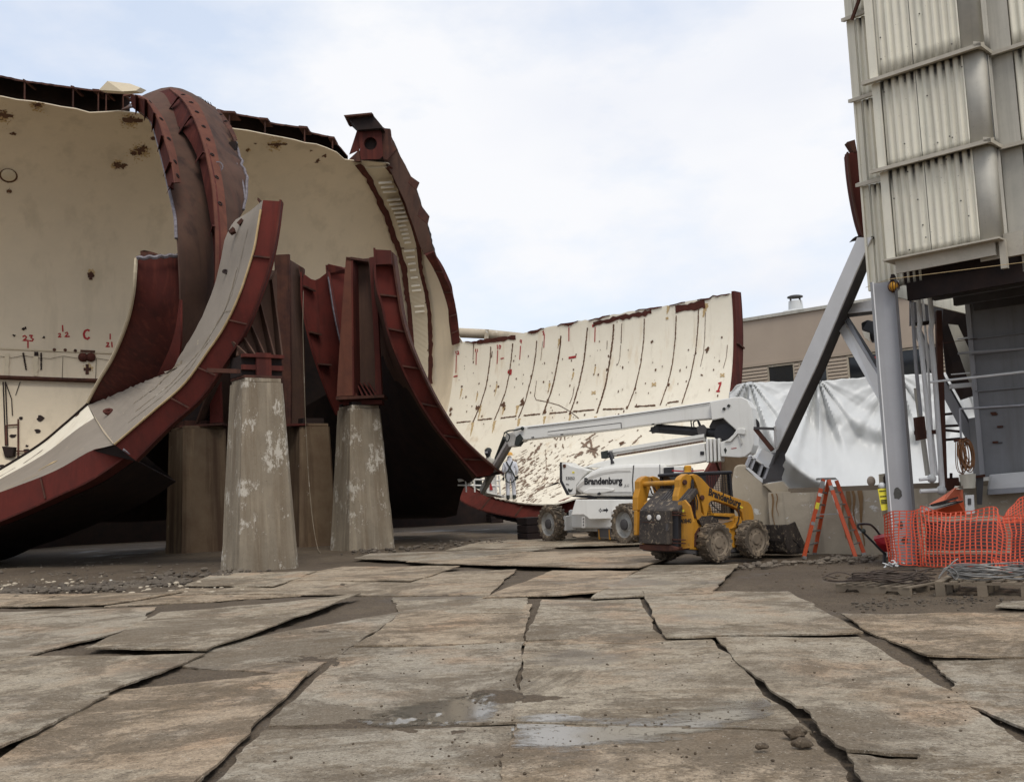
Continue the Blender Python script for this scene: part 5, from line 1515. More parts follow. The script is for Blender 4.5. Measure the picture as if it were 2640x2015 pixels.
M["steel_d"] = grunge("dark_shaded_steel", (0.10, 0.095, 0.095), (0.06, 0.055, 0.055), 1.5, speck=((0.16, 0.10, 0.07), 7, 0.7), rough=0.7)  # dark parts, and steel faces coloured dark as shade
M["hopper"] = grunge("hopper_steel", (0.27, 0.275, 0.285), (0.22, 0.22, 0.225), 0.8, streak=((0.13, 0.115, 0.10), 0.5, 1.8), speck=((0.13, 0.08, 0.055), 4, 0.725), rough=0.65, bump=0.08)
M["stucco"] = grunge("brown_stucco", (0.44, 0.355, 0.275), (0.385, 0.31, 0.242), 0.25, streak=((0.37, 0.30, 0.24), 0.3, 0.6), rough=0.9, bump=0.1, fine=0.06)
M["siding"] = grunge("brown_siding", (0.42, 0.34, 0.26), (0.37, 0.30, 0.23), 0.5, rough=0.8, bump=0.03, fine=0.05)
def glass():
    t = NT("dark_window")
    return t.out((0.012, 0.014, 0.017), 0.06, 0, 0.5)
M["glass"] = glass()
M["tarp"] = grunge("white_tarp", (0.56, 0.565, 0.55), (0.51, 0.515, 0.505), 0.35, streak=((0.58, 0.58, 0.56), 0.25, 0.7), speck=((0.25, 0.23, 0.2), 5, 0.76), rough=0.42, bump=0.15, bscale=3, fine=0.03, spec=0.45)
M["white"] = grunge("white_lift_paint", (0.78, 0.77, 0.725), (0.71, 0.70, 0.66), 0.6, streak=((0.48, 0.45, 0.40), 0.3, 3.0, 0.56), speck=((0.2, 0.17, 0.14), 8, 0.75), rough=0.32, bump=0.03, fine=0.05, spec=0.5)
M["white_d"] = grunge("dirty_white_paint", (0.60, 0.59, 0.56), (0.48, 0.46, 0.42), 1.5, streak=((0.3, 0.27, 0.22), 0.5, 4.0), rough=0.5)
M["yellow"] = grunge("machine_yellow", (0.52, 0.25, 0.026), (0.43, 0.195, 0.023), 1.6, streak=((0.17, 0.105, 0.05), 0.5, 5.0, 0.53), speck=[((0.14, 0.09, 0.05), 7, 0.655), ((0.26, 0.18, 0.095), 16, 0.64), ((0.09, 0.06, 0.04), 30, 0.68)], rough=0.45, bump=0.05)
M["tyre"] = grunge("muddy_tyre", (0.125, 0.098, 0.07), (0.075, 0.061, 0.048), 5, speck=((0.25, 0.195, 0.135), 8, 0.53), rough=0.92, bump=0.4)
M["rim"] = grunge("muddy_rim", (0.25, 0.20, 0.145), (0.17, 0.135, 0.10), 4, speck=((0.14, 0.11, 0.085), 7, 0.64), rough=0.8, bump=0.2)
M["rim_g"] = grunge("grey_rim", (0.42, 0.41, 0.38), (0.30, 0.285, 0.255), 4, speck=((0.12, 0.10, 0.08), 9, 0.63), rough=0.7)
M["blackpaint"] = grunge("black_machine_paint", (0.02, 0.02, 0.024), (0.035, 0.034, 0.036), 2, speck=((0.16, 0.135, 0.10), 13, 0.67), rough=0.42)
M["muddy_black"] = grunge("scuffed_black_door", (0.028, 0.023, 0.022), (0.06, 0.05, 0.042), 2, streak=((0.14, 0.11, 0.08), 0.4, 6), speck=[((0.25, 0.20, 0.14), 9, 0.575), ((0.16, 0.125, 0.09), 26, 0.6)], rough=0.6)
M["ink"] = grunge("black_lettering", (0.018, 0.017, 0.02), (0.025, 0.024, 0.026), 5, rough=0.5, bump=0)
M["lamp"] = grunge("pale_lens", (0.72, 0.70, 0.66), (0.6, 0.58, 0.55), 5, rough=0.2, bump=0)
M["orange_p"] = grunge("orange_plastic", (0.58, 0.082, 0.034), (0.47, 0.068, 0.03), 2.5, rough=0.5, bump=0, fine=0.05)
M["orange_l"] = grunge("orange_ladder", (0.60, 0.10, 0.035), (0.50, 0.085, 0.03), 3, speck=((0.22, 0.09, 0.06), 12, 0.7), rough=0.5)
M["alu"] = grunge("dull_aluminium", (0.36, 0.35, 0.33), (0.24, 0.23, 0.215), 5, rough=0.45, metal=0.4)
M["wood"] = grunge("grey_wood", (0.235, 0.19, 0.135), (0.16, 0.125, 0.09), 2.2, streak=None, speck=((0.08, 0.06, 0.045), 8, 0.66), rough=0.85, bump=0.3, rnd=0.3)
M["wood_p"] = grunge("pale_timber", (0.46, 0.41, 0.32), (0.36, 0.315, 0.24), 3, rough=0.8)
M["wire"] = grunge("steel_wire_rope", (0.25, 0.24, 0.225), (0.15, 0.145, 0.135), 9, rough=0.5, metal=0.35)
M["wire_d"] = grunge("rusty_wire_rope", (0.085, 0.06, 0.045), (0.055, 0.042, 0.034), 9, rough=0.7)
M["cord"] = grunge("brown_cord", (0.25, 0.12, 0.05), (0.18, 0.085, 0.04), 9, rough=0.6)
M["tagy"] = grunge("yellow_tag", (0.83, 0.72, 0.06), (0.76, 0.66, 0.06), 4, rough=0.5, bump=0)
M["redtray"] = grunge("red_tray_paint", (0.46, 0.018, 0.03), (0.36, 0.015, 0.025), 3, rough=0.4)
M["amber"] = grunge("amber_lens", (0.65, 0.33, 0.02), (0.5, 0.22, 0.02), 6, rough=0.25, bump=0)
M["suit"] = grunge("white_coverall", (0.64, 0.655, 0.70), (0.54, 0.555, 0.60), 4, rough=0.7, bump=0.3, bscale=7, fine=0.03)
M["hat"] = grunge("orange_hard_hat", (0.66, 0.36, 0.07), (0.6, 0.31, 0.06), 5, rough=0.35, bump=0)
M["strap"] = grunge("dark_webbing", (0.03, 0.035, 0.032), (0.045, 0.05, 0.045), 9, rough=0.8)
M["skin"] = grunge("skin", (0.20, 0.11, 0.075), (0.17, 0.09, 0.06), 9, rough=0.6, bump=0)

# ------------------------------------------------------------------ clad tower at the right edge
A0 = P(2250, 745, 18.0)
uT = Vec((0.7071, -0.7071, 0)); wT = Vec((0.7071, 0.7071, 0))
FT = Frame((A0.x, A0.y, 0), uT, wT)
def TP(px, py, y=0.0):
    return RP(px, py, FT.o + wT * y, wT)
def TL(px, py, y=0.0):
    d = TP(px, py, y) - FT.o
    return d.dot(uT), d.z
tower = thing("clad_tower", "tall tower clad in grimy cream corrugated panels, standing on a grey steel column", "tower", FT(1.5, 2.0, 0))
REC = 0.5
uL = TL(2176, 0, REC)[0]; u0 = TL(2246, 210)[0]; u1 = TL(2524, 110)[0]; uE = u1 + 4.2
zL = [TL(2240, 215)[1], TL(2262, 440)[1], TL(2285, 668)[1]]          # the two ledges and the foot of the bay
Z0, Z1, Z2 = zL[0], zL[1], zL[2]
ZT = 12.6
def corr(ua, ub, za, zb, y, per=0.138, amp=0.02, name="cladding_panel", mat=None, side=False, top_dirty=True):
    """one sheet of corrugated cladding in the tower frame; side=True runs along depth instead"""
    n = max(2, int(abs(ub - ua) / per * 8))
    rows, gr_ = [], []
    rnd = random.Random(int(ua * 977 + za * 131))
    reach = {}
    nz = 22
    for k in range(nz + 1):
        z = za + (zb - za) * (k / nz) ** 0.8
        r = []
        for i in range(n + 1):
            u = ua + (ub - ua) * i / n
            w = math.sin((u / per) % 1.0 * 2 * math.pi)
            w = max(-1, min(1, w * 1.5)) * amp
            r.append(FT(u, y + w, z) if not side else FT(y - w, u, z))
            hh = reach.setdefault(int(u / per), rnd.uniform(0.10, 0.24))
            tr_ = 0.18 + 0.82 * max(0.0, w / amp)
            gr_.append(min(1.0, 1.5 * tr_ * math.exp(-((zb - z) / hh) ** 1.6) + 0.55 * math.exp(-(z - za) / 0.10)))
        rows.append(r)
    o = MB().grid(rows).build(name, mat or M["clad"], tower, smooth=True, clean=False)
    at = o.data.attributes.new("grime", "FLOAT", "POINT"); at.data.foreach_set("value", gr_)
    s = o.modifiers.new("solid", "SOLIDIFY"); s.thickness = 0.008; s.offset = 0
    return o
def ledge(ua, ub, z, y, side=False, h=0.075, d=0.13, name="drip_ledge"):
    if not side:
        MB().prism([FT(ua, y + 0.05, z + h), FT(ua, y - d, z + 0.02), FT(ua, y - d, z - 0.045), FT(ua, y + 0.05, z - 0.01)], uT * (ub - ua)).build(name, M["trim"], tower)
    else:
        MB().prism([FT(y - 0.05, ua, z + h), FT(y + d, ua, z + 0.02), FT(y + d, ua, z - 0.045), FT(y - 0.05, ua, z - 0.01)], wT * (ub - ua)).build(name, M["trim"], tower)
def grime_band(ua, ub, z, y, per=0.138, hmax=0.20):
    """black run-off in the troughs below a ledge"""
    mb = MB()
    k = math.floor(ua / per)
    while k * per < ub:
        c = (k + 0.25) * per
        if ua + 0.03 < c < ub - 0.03:
            h = hmax * random.uniform(0.5, 1.15)
            w = per * random.uniform(0.24, 0.36)
            mb.add([FT(c - w, y + 0.008, z - 0.03), FT(c + w, y + 0.008, z - 0.03), FT(c + w * 0.6, y + 0.013, z - h * 0.6), FT(c + 0.008, y + 0.014, z - h), FT(c - w * 0.55, y + 0.013, z - h * 0.65)], [(0, 1, 2, 3, 4)])
        k += 1
    if mb.v: mb.build("grime_run", M["grime"], tower, clean=False)
random.seed(5)
uS = u0 + 0.41 * (u1 - u0)
tiers = [(Z0 + 0.02, ZT, 0.0), (Z1 + 0.02, Z0 - 0.02, 0.05), (Z2, Z1 - 0.02, 0.10)]
tr0, tr1 = 0.13, 0.30
for ti, (za, zb, y) in enumerate(tiers):
    MB().box(FT, u0 - 0.02, u0 + tr0, y - 0.006, y + 0.03, za, zb).build("corner_trim", M["clad"], tower)
    corr(u0 + tr0 + 0.015, uS - 0.004, za, zb, y + 0.02)
    corr(uS + 0.010, u1 - tr1, za, zb, y + 0.014)
    MB().box(FT, uS - 0.006, uS + 0.012, y + 0.03, y + 0.05, za, zb).build("panel_seam", M["grime"], tower)
    # rounded corner sheet
    rows = []
    for z in (za, zb):
        r = []
        for k in range(13):
            a = k / 12 * math.pi / 2
            if k == 0: r.append(FT(u1 - tr1 - 0.01, y, z))
            r.append(FT(u1 - 0.10 + 0.10 * math.sin(a), y + 0.10 - 0.10 * math.cos(a), z))
        r.append(FT(u1, y + 0.26, z))
        rows.append(r)
    o = MB().grid(rows).build("corner_sheet", M["clad_d"], tower, smooth=True, clean=False)
    s = o.modifiers.new("solid", "SOLIDIFY"); s.thickness = 0.008
    corr(y + 0.26, REC + 0.02, za, zb, u1, side=True, mat=M["clad_d"], per=0.12)
    MB().box(FT, u0 - 0.02, u0 - 0.012, y + 0.03, REC + 0.05, za, zb).build("bay_cheek", M["clad"], tower)
    for _ in range(9):
        p = FT(random.uniform(u0 + 0.2, u1 - 0.3), y - 0.012, random.uniform(za, min(zb, za + 1.6)))
        MB().lathe(Frame(p, uT, None, -wT), [(0.012, -0.01), (0.012, 0.006)], 6).build("rivet", M["grime"], tower)
for z in (Z0, Z1):
    y = 0.0 if z == Z0 else 0.05
    ledge(u0 - 0.14, u1 + 0.07, z, y)
    ledge(y - 0.13, REC, z, u1, side=True, d=0.07)
# recessed wall right of the bay, and left strip
for (za, zb), lz in (((Z0 - 0.02, ZT), Z0), ((Z1 - 0.02, Z0 - 0.05), Z1), ((Z2 - 0.1, Z1 - 0.05), None)):
    y = REC + (0.0 if lz == Z0 else 0.04 if lz == Z1 else 0.08)
    MB().box(FT, u1, u1 + 0.34, y - 0.01, y + 0.02, za, zb).build("corner_trim", M["clad_d"], tower)
    corr(u1 + 0.36, u1 + 1.55, za, zb, y + 0.02, mat=M["clad"])
    corr(u1 + 1.56, uE, za, zb, y + 0.02, mat=M["clad"])
    if lz is not None:
        ledge(u1 + 0.02, uE, lz - 0.02, y)
zl3 = [TL(2173, 55, REC)[1], TL(2190, 262, REC)[1], TL(2210, 477, REC)[1]]
zb_l = TL(2250, 747, REC)[1]
lv = [ZT] + zl3 + [zb_l]
for i in range(4):
    zt_, zb_ = lv[i], lv[i + 1]
    y = REC + 0.03 * i
    MB().box(FT, uL, uL + 0.15, y - 0.01, y + 0.03, zb_, zt_ - 0.03).build("corner_trim", M["clad"], tower)
    corr(uL + 0.16, u0 + 0.05 if i < 3 else u0 + 0.42, zb_, zt_ - 0.03, y + 0.02, per=0.11)
    if i < 3:
        ledge(uL - 0.05, u0 - 0.03, zb_, y, d=0.09)
MB().box(FT, uL + 0.01, uL + 0.05, REC + 0.03, 6.5, zb_l, ZT).build("end_wall", M["clad"], tower)
MB().box(FT, u0 + 0.06, u1 - 0.06, 0.24, 0.28, Z2, ZT).build('backing_sheet', M['clad_d'], tower)
MB().box(FT, u1 - 0.05, uE, REC + 0.16, REC + 0.2, Z2 - 0.1, ZT).build('backing_sheet', M['clad_d'], tower)
# sill beam, soffit and floor above the open space
MB().box(FT, u0 + 0.10, u1 - 0.10, 0.16, 0.20, Z2 - 0.26, Z2 - 0.01).build("sill_beam", M["trim"], tower)
MB().box(FT, u0 - 0.05, u1 + 0.04, -0.02, 0.5, Z2 - 0.03, Z2).build("sill_plate", M["trim"], tower)
MB().box(FT, u1 + 0.0, uE, 0.42, 0.50, Z2 - 0.28, Z2 - 0.14).build("sill_beam", M["conc_w"], tower)
MB().box(FT, u1 - 0.4, u1 + 0.3, 0.3, 0.34, Z2 - 0.3, Z2 + 0.1).build('sill_beam', M['trim'], tower)
MB().box(FT, u1 - 0.05, u1 + 0.05, 0.2, 0.29, Z2 - 0.5, Z2).build("hanger_post", M["trim"], tower)
MB().box(FT, u1 + 0.18, u1 + 0.5, 0.55, 0.8, Z2 - 0.55, Z2 - 0.1).build("hanger_post", M["trim"], tower)
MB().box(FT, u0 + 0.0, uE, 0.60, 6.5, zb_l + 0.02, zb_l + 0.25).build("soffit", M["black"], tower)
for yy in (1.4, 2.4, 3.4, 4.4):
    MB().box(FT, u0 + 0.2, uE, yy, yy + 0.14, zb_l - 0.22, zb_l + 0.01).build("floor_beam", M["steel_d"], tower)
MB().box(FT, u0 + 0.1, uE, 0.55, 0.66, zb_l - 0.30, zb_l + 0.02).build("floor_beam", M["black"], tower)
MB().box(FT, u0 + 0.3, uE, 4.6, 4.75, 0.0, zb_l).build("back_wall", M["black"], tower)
for px, py in ((2306, 722), (2316, 730)):
    MB().box(Frame(TP(px, py, REC - 0.02), uT, wT), -0.015, 0.015, 0, 0.02, -0.12, 0.05).build("clip", M["steel_w"], tower)
# dark antenna-like brace on the top left corner
MB().bar(TP(2222, -20, 0.3), TP(2196, 52, 0.3), 0.05, 0.05).build("stay_bar", M["rust"], tower)
# string and yellow lamp
st = thing("string_line", "thin orange string strung along the foot of the clad tower", "string", TP(2300, 715, -0.06))
MB().tube([TP(2232, 741, REC - 0.05), TP(2290, 720, REC - 0.08)], 0.005, 5).build("string", M["stain2"], st)
MB().tube([TP(2290, 720, -0.05), TP(2640, 676, -0.08), TP(2760, 660, -0.08)], 0.005, 5).build("string", M["stain2"], st)
lp = thing("work_lamp", "yellow caged work lamp hanging under the tower's left corner", "lamp", TP(2304, 738, 0.2))
MB().sphere(TP(2304, 738, 0.2), 0.085, sz=1.1, seg=14, rings=10).build("lamp_globe", M["amber"], lp, smooth=True)
mb = MB()
c = TP(2304, 738, 0.2)
for k in range(6):
    a = k * math.pi / 6
    mb.tube([c + Vec((math.cos(a) * 0.1 * math.cos(t), math.sin(a) * 0.1 * math.cos(t), 0.11 * math.sin(t))) for t in [2 * math.pi * j / 16 for j in range(17)]], 0.006, 4)
mb.build("lamp_cage", M["rust"], lp)
MB().lathe(Frame(c + Vec((0, 0, 0.09)), (1, 0, 0)), [(0.05, 0), (0.06, 0.05), (0.03, 0.13)], 10).build("lamp_holder", M["black"], lp)

# ------------------------------------------------------------------ main column, braces
CB = G(2338, 1458)
vd = Vec((CB.x, CB.y, 0)).normalized()
FC = Frame(CB, Vec((vd.y, -vd.x, 0)), vd)
colm = thing("steel_column", "grey painted steel H column carrying the clad tower", "column", CB)
hC = zb_l + 0.05
MB().box(FC, -0.19, 0.17, -0.02, 0.02, 0, hC).build("web", M["steel_g"], colm)
MB().box(FC, -0.24, -0.19, -0.16, 0.18, 0, hC).build("flange", M["hopper"], colm)  # left flange toned darker as shade
MB().box(FC, 0.17, 0.215, -0.19, 0.18, 0, hC).build("flange", M["steel_d"], colm)  # right flange coloured dark as shade
MB().box(FC, -0.196, -0.178, -0.165, -0.02, 0, hC).build("lit_edge_strip", M["steel_w"], colm)  # pale strip added to paint in the bright edge
MB().box(FC, -0.30, 0.30, -0.28, 0.28, -0.02, 0.04).build("base_plate", M["steel_d"], colm)
blot_mb = MB()
for dx, z, r in ((-0.06, 1.28, 0.075), (-0.05, 0.72, 0.05), (0.0, 0.45, 0.05)):
    blot_mb.add([FC(dx + r * math.cos(2 * math.pi * k / 14) * random.uniform(0.8, 1.2), -0.024, z + 1.3 * r * math.sin(2 * math.pi * k / 14) * random.uniform(0.8, 1.2)) for k in range(14)], [tuple(range(14))])
blot_mb.build("scorch_mark", M["grime"], colm, clean=False)

brace = thing("steel_brace", "big pale diagonal steel brace leaning from the concrete abutment up to the tower", "brace", P(1990, 1230, 22.6))
pB = P(2002, 1159, 22.4); nB_ = Vec((-0.968, -0.25, 0)).normalized()
fl = [(2002, 1159), (1998, 1090), (2064, 942), (2171, 700), (2210, 612), (2247, 612), (2206, 703), (2105, 942)]
f3 = [RP(x, y, pB, nB_) for x, y in fl]
MB().prism(f3, -nB_ * 0.03).build("flange", M["steel_w"], brace)
re_ = [f3[0], f3[7], f3[6], f3[5]]
f4 = [RP(x, y, pB - nB_ * 0.40, nB_) for x, y in [(1990, 1222), (2026, 1163), (2128, 945), (2230, 702), (2271, 614)]]
mb = MB()
q = [RP(1988, 1225, pB, nB_)] + re_
mb.slab([q, f4], [[p + Vec((0.01, 0.03, 0.03)) for p in q], [p + Vec((0.01, 0.03, 0.03)) for p in f4]])
mb.build("web", M["steel_d"], brace)  # web and back flange coloured dark to stand for their shade
MB().prism([RP(x, y, pB - nB_ * 0.40, nB_) for x, y in [(1990, 1222), (2026, 1163), (2128, 945), (2230, 702), (2271, 614), (2248, 612), (2206, 690), (2105, 930), (2003, 1150)]], -nB_ * 0.03).build("flange", M["steel_d"], brace)
# shoe with three windows
shoe = [(1926, 1205), (1940, 1178), (1962, 1155), (1992, 1172), (1980, 1206), (1970, 1238), (1964, 1243)]
MB().prism([P(x, y, 22.7) for x, y in [(1950, 1182), (1965, 1156), (1996, 1172), (1984, 1206)]], Vec((0, 0.3, 0))).build("shoe_plate", M["steel_w"], brace)
def strip_bar(p, q, w, name, mat, Y=22.6, d=0.2):
    dx, dy = q[0] - p[0], q[1] - p[1]
    L = math.hypot(dx, dy); nx, ny = -dy / L * w / 2, dx / L * w / 2
    MB().prism([P(p[0] + nx, p[1] + ny, Y), P(q[0] + nx, q[1] + ny, Y), P(q[0] - nx, q[1] - ny, Y), P(p[0] - nx, p[1] - ny, Y)], Vec((0, d, 0))).build(name, mat, brace)
strip_bar((1935, 1174), (1983, 1206), 5, "shoe_bar", M["steel_w"]); strip_bar((1924, 1205), (1968, 1241), 8, "shoe_bar", M["steel_w"])
for p, q in (((1937, 1176), (1925, 1204)), ((1947, 1182), (1937, 1209)), ((1967, 1196), (1957, 1226)), ((1981, 1206), (1969, 1238))):
    strip_bar(p, q, 5, "shoe_bar", M["steel_g"])
MB().prism([P(x, y, 22.9) for x, y in [(1938, 1178), (1980, 1206), (1968, 1238), (1926, 1205)]], Vec((0, 0.05, 0))).build("shoe_plate", M["steel_d"], brace)
MB().prism([P(x, y, 22.6) for x, y in [(1984, 1204), (2000, 1165), (2024, 1166), (2026, 1185), (2018, 1200), (2024, 1208), (2014, 1236), (1972, 1240)]], Vec((0, 0.45, 0))).build("shoe_block", M["steel_d"], brace, bevel=0.02)
MB().prism([P(x, y, 22.5) for x, y in [(1968, 1246), (1970, 1234), (2016, 1230), (2016, 1238)]], Vec((0, 0.5, 0))).build("shoe_plate", M["steel_d"], brace)
MB().bar(P(1945, 1103, 22.5), P(1996, 1105, 22.1), 0.07, 0.06).build("side_strut", M["steel_d"], brace)
MB().bar(P(1947, 1104, 22.5), P(1992, 1160, 22.3), 0.10, 0.08).build("side_strut", M["rust"], brace)
MB().prism([P(1996, 1098, 22.05), P(2001, 1098, 22.05), P(2003, 1160, 22.3), P(1998, 1150, 22.3)], Vec((0, 0.06, 0))).build("gusset", M["steel_w"], brace)

strut = thing("steel_strut", "pale horizontal strut between the diagonal brace and the grey column", "strut", P(2200, 800, 19.6))
MB().prism([P(2168, 788, 20.4), P(2268, 769, 18.9), P(2268, 799, 18.9), P(2163, 810, 20.4)], Vec((0.02, 0.06, 0))).build("flange", M["steel_w"], strut)
MB().prism([P(2165, 810, 20.4), P(2268, 797, 18.9), P(2268, 803, 19.2), P(2172, 815, 20.7)], Vec((0.02, 0.3, 0))).build("web", M["steel_d"], strut)
strut2 = thing("steel_strut", "rust spotted slanting strut from the brace down to the grey column", "strut", P(2220, 920, 19.4))
MB().prism([P(2152, 832, 20.5), P(2170, 812, 20.4), P(2180, 816, 20.3), P(2275, 990, 18.8), P(2278, 1048, 18.8), P(2266, 1032, 18.9)], Vec((0.02, 0.06, 0))).build("flange", M["steel_w"], strut2)
MB().prism([P(2172, 813, 20.3), P(2186, 812, 20.6), P(2280, 960, 19.2), P(2280, 1000, 18.8)], Vec((0.02, 0.06, 0))).build("web", M["steel_d"], strut2)
MB().prism([P(2168, 812, 20.35), P(2182, 814, 20.3), P(2278, 982, 18.78), P(2279, 996, 18.78)], Vec((0.02, 0.03, 0))).build("flange", M["steel_g"], strut2)
spk = thing("floodlight", "black floodlight bracketed to the left side of the grey column", "floodlight", P(2250, 850, 18.6))
MB().prism([P(2220, 832, 18.7), P(2236, 824, 18.7), P(2262, 830, 18.6), P(2264, 878, 18.6), P(2246, 880, 18.7), P(2240, 855, 18.7), P(2222, 850, 18.8)], Vec((0.1, 0.25, 0))).build("lamp_body", M["blackpaint"], spk, bevel=0.02)
MB().prism([P(2222, 852, 18.65), P(2242, 858, 18.6), P(2243, 880, 18.6), P(2229, 870, 18.65)], Vec((0.05, 0.12, 0))).build("lamp_glass", M["clad"], spk)
MB().bar(P(2260, 830, 18.6), P(2272, 828, 18.6), 0.04, 0.04).build("bracket", M["steel_d"], spk)

# red curved ring end showing behind the tower's left edge
rg = thing("ring_segment", "dark red curved ring segment sticking out behind the tower's left edge", "steel segment", P(2205, 500, 23))
e0 = PL([(2181, 396, 23), (2186, 450, 23), (2195, 510, 23), (2208, 570, 23), (2222, 612, 23)], 16)
e1 = PL([(2215, 390, 23), (2220, 450, 23), (2228, 510, 23), (2240, 570, 23), (2250, 612, 23)], 16)
sheet(MB(), [e0, e1], 0.1).build("web", M["red"], rg)
sheet(MB(), [[p + Vec((-0.02, -0.12, 0)) for p in e0], [p + Vec((0.05, 0.3, 0)) for p in e0]], 0.04).build("flange", M["rust"], rg)
MB().prism([P(2184, 366, 23), (P(2204, 360, 23)), P(2210, 392, 23), P(2203, 396, 23)], Vec((0, 0.2, 0))).build("torn_lug", M["rust"], rg)
MB().prism([P(2196, 620, 23), P(2205, 610, 23), P(2224, 606, 23), P(2224, 614, 23), P(2206, 617, 23)], Vec((0, 0.2, 0))).build("torn_lug", M["black"], rg)

# ------------------------------------------------------------------ brown building behind
A1 = P(1925, 820, 58)
ub = Vec((math.cos(R_(41)), -math.sin(R_(41)), 0)); wb_ = Vec((ub.y * -1, ub.x, 0))
FB = Frame((A1.x, A1.y, 0), ub, wb_)
def BPt(px, py, y=0.0):
    d = RP(px, py, FB.o + wb_ * y, wb_) - FB.o
    return d.dot(ub), d.z
bld = thing("brown_building", "brown stucco building with a strip of dark windows in lap siding", "building", FB(4, 4, 0))
zr_ = BPt(1925, 820)[1]; zs = BPt(1975, 936)[1]; zw = BPt(2050, 984)[1]
ua, ub2 = -4.0, BPt(2700, 700)[0]
MB().box(FB, ua, ub2, 0, 9, zs, zr_ - 0.18).build("stucco_wall", M["stucco"], bld)
MB().box(FB, ua - 0.1, ub2, -0.12, 9, zr_ - 0.18, zr_).build("parapet_cap", M["clad_d"], bld)
MB().box(FB, ua, ub2, -0.05, 0.1, zs - 0.12, zs + 0.06).build("band_course", M["siding"], bld)
MB().box(FB, ua, ub2, 0.2, 9, 0, zs - 0.1).build("back_wall", M["black"], bld)
wins = [(BPt(1978, 960)[0], BPt(2049, 960)[0]), (BPt(2060, 955)[0], BPt(2134, 955)[0]), (BPt(2184, 945)[0], BPt(2270, 945)[0]), (BPt(2290, 930)[0], BPt(2420, 930)[0])]
zwt = zs - 0.16; zwb = zw - 0.5
for a, b in wins:
    fr = MB()
    fr.box(FB, a, a + 0.09, 0.0, 0.14, zwb, zwt); fr.box(FB, b - 0.09, b, 0.0, 0.14, zwb, zwt); fr.box(FB, a + 0.09, b - 0.09, 0.0, 0.14, zwt - 0.09, zwt); fr.box(FB, a + 0.09, b - 0.09, 0.0, 0.14, zwb, zwb + 0.08)
    w = fr.build("window", M["conc_w"], bld)
    MB().box(FB, a + 0.09, b - 0.09, 0.08, 0.10, zwb + 0.08, zwt - 0.09).build("pane", M["glass"], w) if False else None
    LOC[w.name] = LOC[bld.name]
    MB().box(FB, a + 0.09, b - 0.09, 0.08, 0.10, zwb + 0.08, zwt - 0.09).build("pane", M["glass"], w)
# lap siding boards between the windows, one by one
spans = [(ua, wins[0][0]), (wins[0][1], wins[1][0]), (wins[1][1], wins[2][0]), (wins[2][1], wins[3][0]), (wins[3][1], ub2)]
bh = 0.19
for a, b in spans:
    z = zwt
    while z > zwb - 0.3:
        MB().prism([FB(a + 0.003, 0.04, z), FB(a + 0.003, -0.035, z - bh + 0.004), FB(a + 0.003, 0.0, z - bh + 0.004), FB(a + 0.003, 0.07, z)], ub * (b - a - 0.006)).build("siding_board", M["siding"], bld, clean=False)
        z -= bh
MB().box(FB, ua, ub2, -0.06, 0.2, 0.0, zwb - 0.1).build("lower_wall", M["stucco"], bld)
MB().box(FB, BPt(2240, 940)[0], BPt(2262, 935)[0], 0.02, 0.07, BPt(2240, 950)[1], BPt(2240, 920)[1]).build("poster", M["redpaint"], bld)
# roof vent
vt = thing("roof_vent", "small white roof vent with a flat hood on the brown building", "roof vent", FB(*[BPt(2028, 800)[0], 1.0, zr_]))
c = FB(BPt(2028, 800)[0], 1.2, zr_)
MB().lathe(Frame(c, ub), [(0.95, 0.0), (0.75, 0.18), (0.42, 0.25), (0.38, 0.75)], 14).build("vent_base", M["tarp"], vt, smooth=True)
for k in range(4):
    a = k * math.pi / 2 + 0.6
    MB().bar(c + Vec((math.cos(a) * 0.36, math.sin(a) * 0.36, 0.4)), c + Vec((math.cos(a) * 0.36, math.sin(a) * 0.36, 1.0)), 0.05, 0.05).build("vent_leg", M["steel_d"], vt)
MB().lathe(Frame(c + Vec((0, 0, 0.95)), ub), [(0.44, 0.0), (0.44, 0.07), (0.30, 0.12)], 14).build("vent_hood", M["steel_d"], vt)

# ------------------------------------------------------------------ white sheet draped over the next trough piece
tarp = thing("white_tarp", "big wrinkled white tarp hung in front of the brown building", "tarp", P(2100, 1150, 33))
TOPL = [(1885, 1010), (1898, 992), (1930, 985), (2000, 984), (2105, 983), (2180, 976), (2255, 971), (2400, 962), (2560, 955)]
anch = [(1930, 985, 1.0), (2108, 983, 0.9), (2310, 972, 0.8), (2480, 960, 0.6)]
rows = []
NV, NU = 90, 170
for j in range(NV + 1):
    v = j / NV
    r = []
    for i in range(NU + 1):
        x = 1880 + 680 * i / NU
        yt = interp(TOPL, x) + 2.5 * noise.noise(Vec((x * 0.05, 0, 0)))
        y = yt + (1285 - yt) * v
        Y = 33.5 - 0.5 * math.sin(v * 1.5) - 1.6 * v ** 2.2
        d = 0
        for ax, ay, s in anch:
            dx, dy = (x - ax), max(8, (y - ay) + 10)
            th = math.atan2(dx, dy)
            rad = math.hypot(dx, dy)
            f = s * math.exp(-((rad - 90) / 170) ** 2) * math.exp(-(th / 0.75) ** 2)
            d += f * (0.17 * math.sin(th * 17 + 0.8) + 0.05 * math.sin(th * 39))
        # long sagging folds, hanging in arcs towards the lower right
        for cx, cy, ph, sp, amp in ((2300, 935, 0.5, 25, 0.50), (2290, 900, 1.9, 58, 0.95)):
            rr = math.hypot((x - cx) * 0.9, (y - cy))
            d += amp * min(1, v * 1.6) * max(0, math.sin(rr / sp + ph + 0.9 * noise.noise(Vec((x * 0.006, y * 0.006, cx))))) ** 2 * (1 if x > 1935 else 0.3)
        d += 0.12 * noise.fractal(Vec((x * 0.010, y * 0.007, 3.3)), 1.0, 2, 2)
        d += 0.02 * noise.fractal(Vec((x * 0.05 + y * 0.02, y * 0.03, 7.3)), 0.9, 2, 3)
        r.append(P(x, y, Y - d))
    rows.append(r)
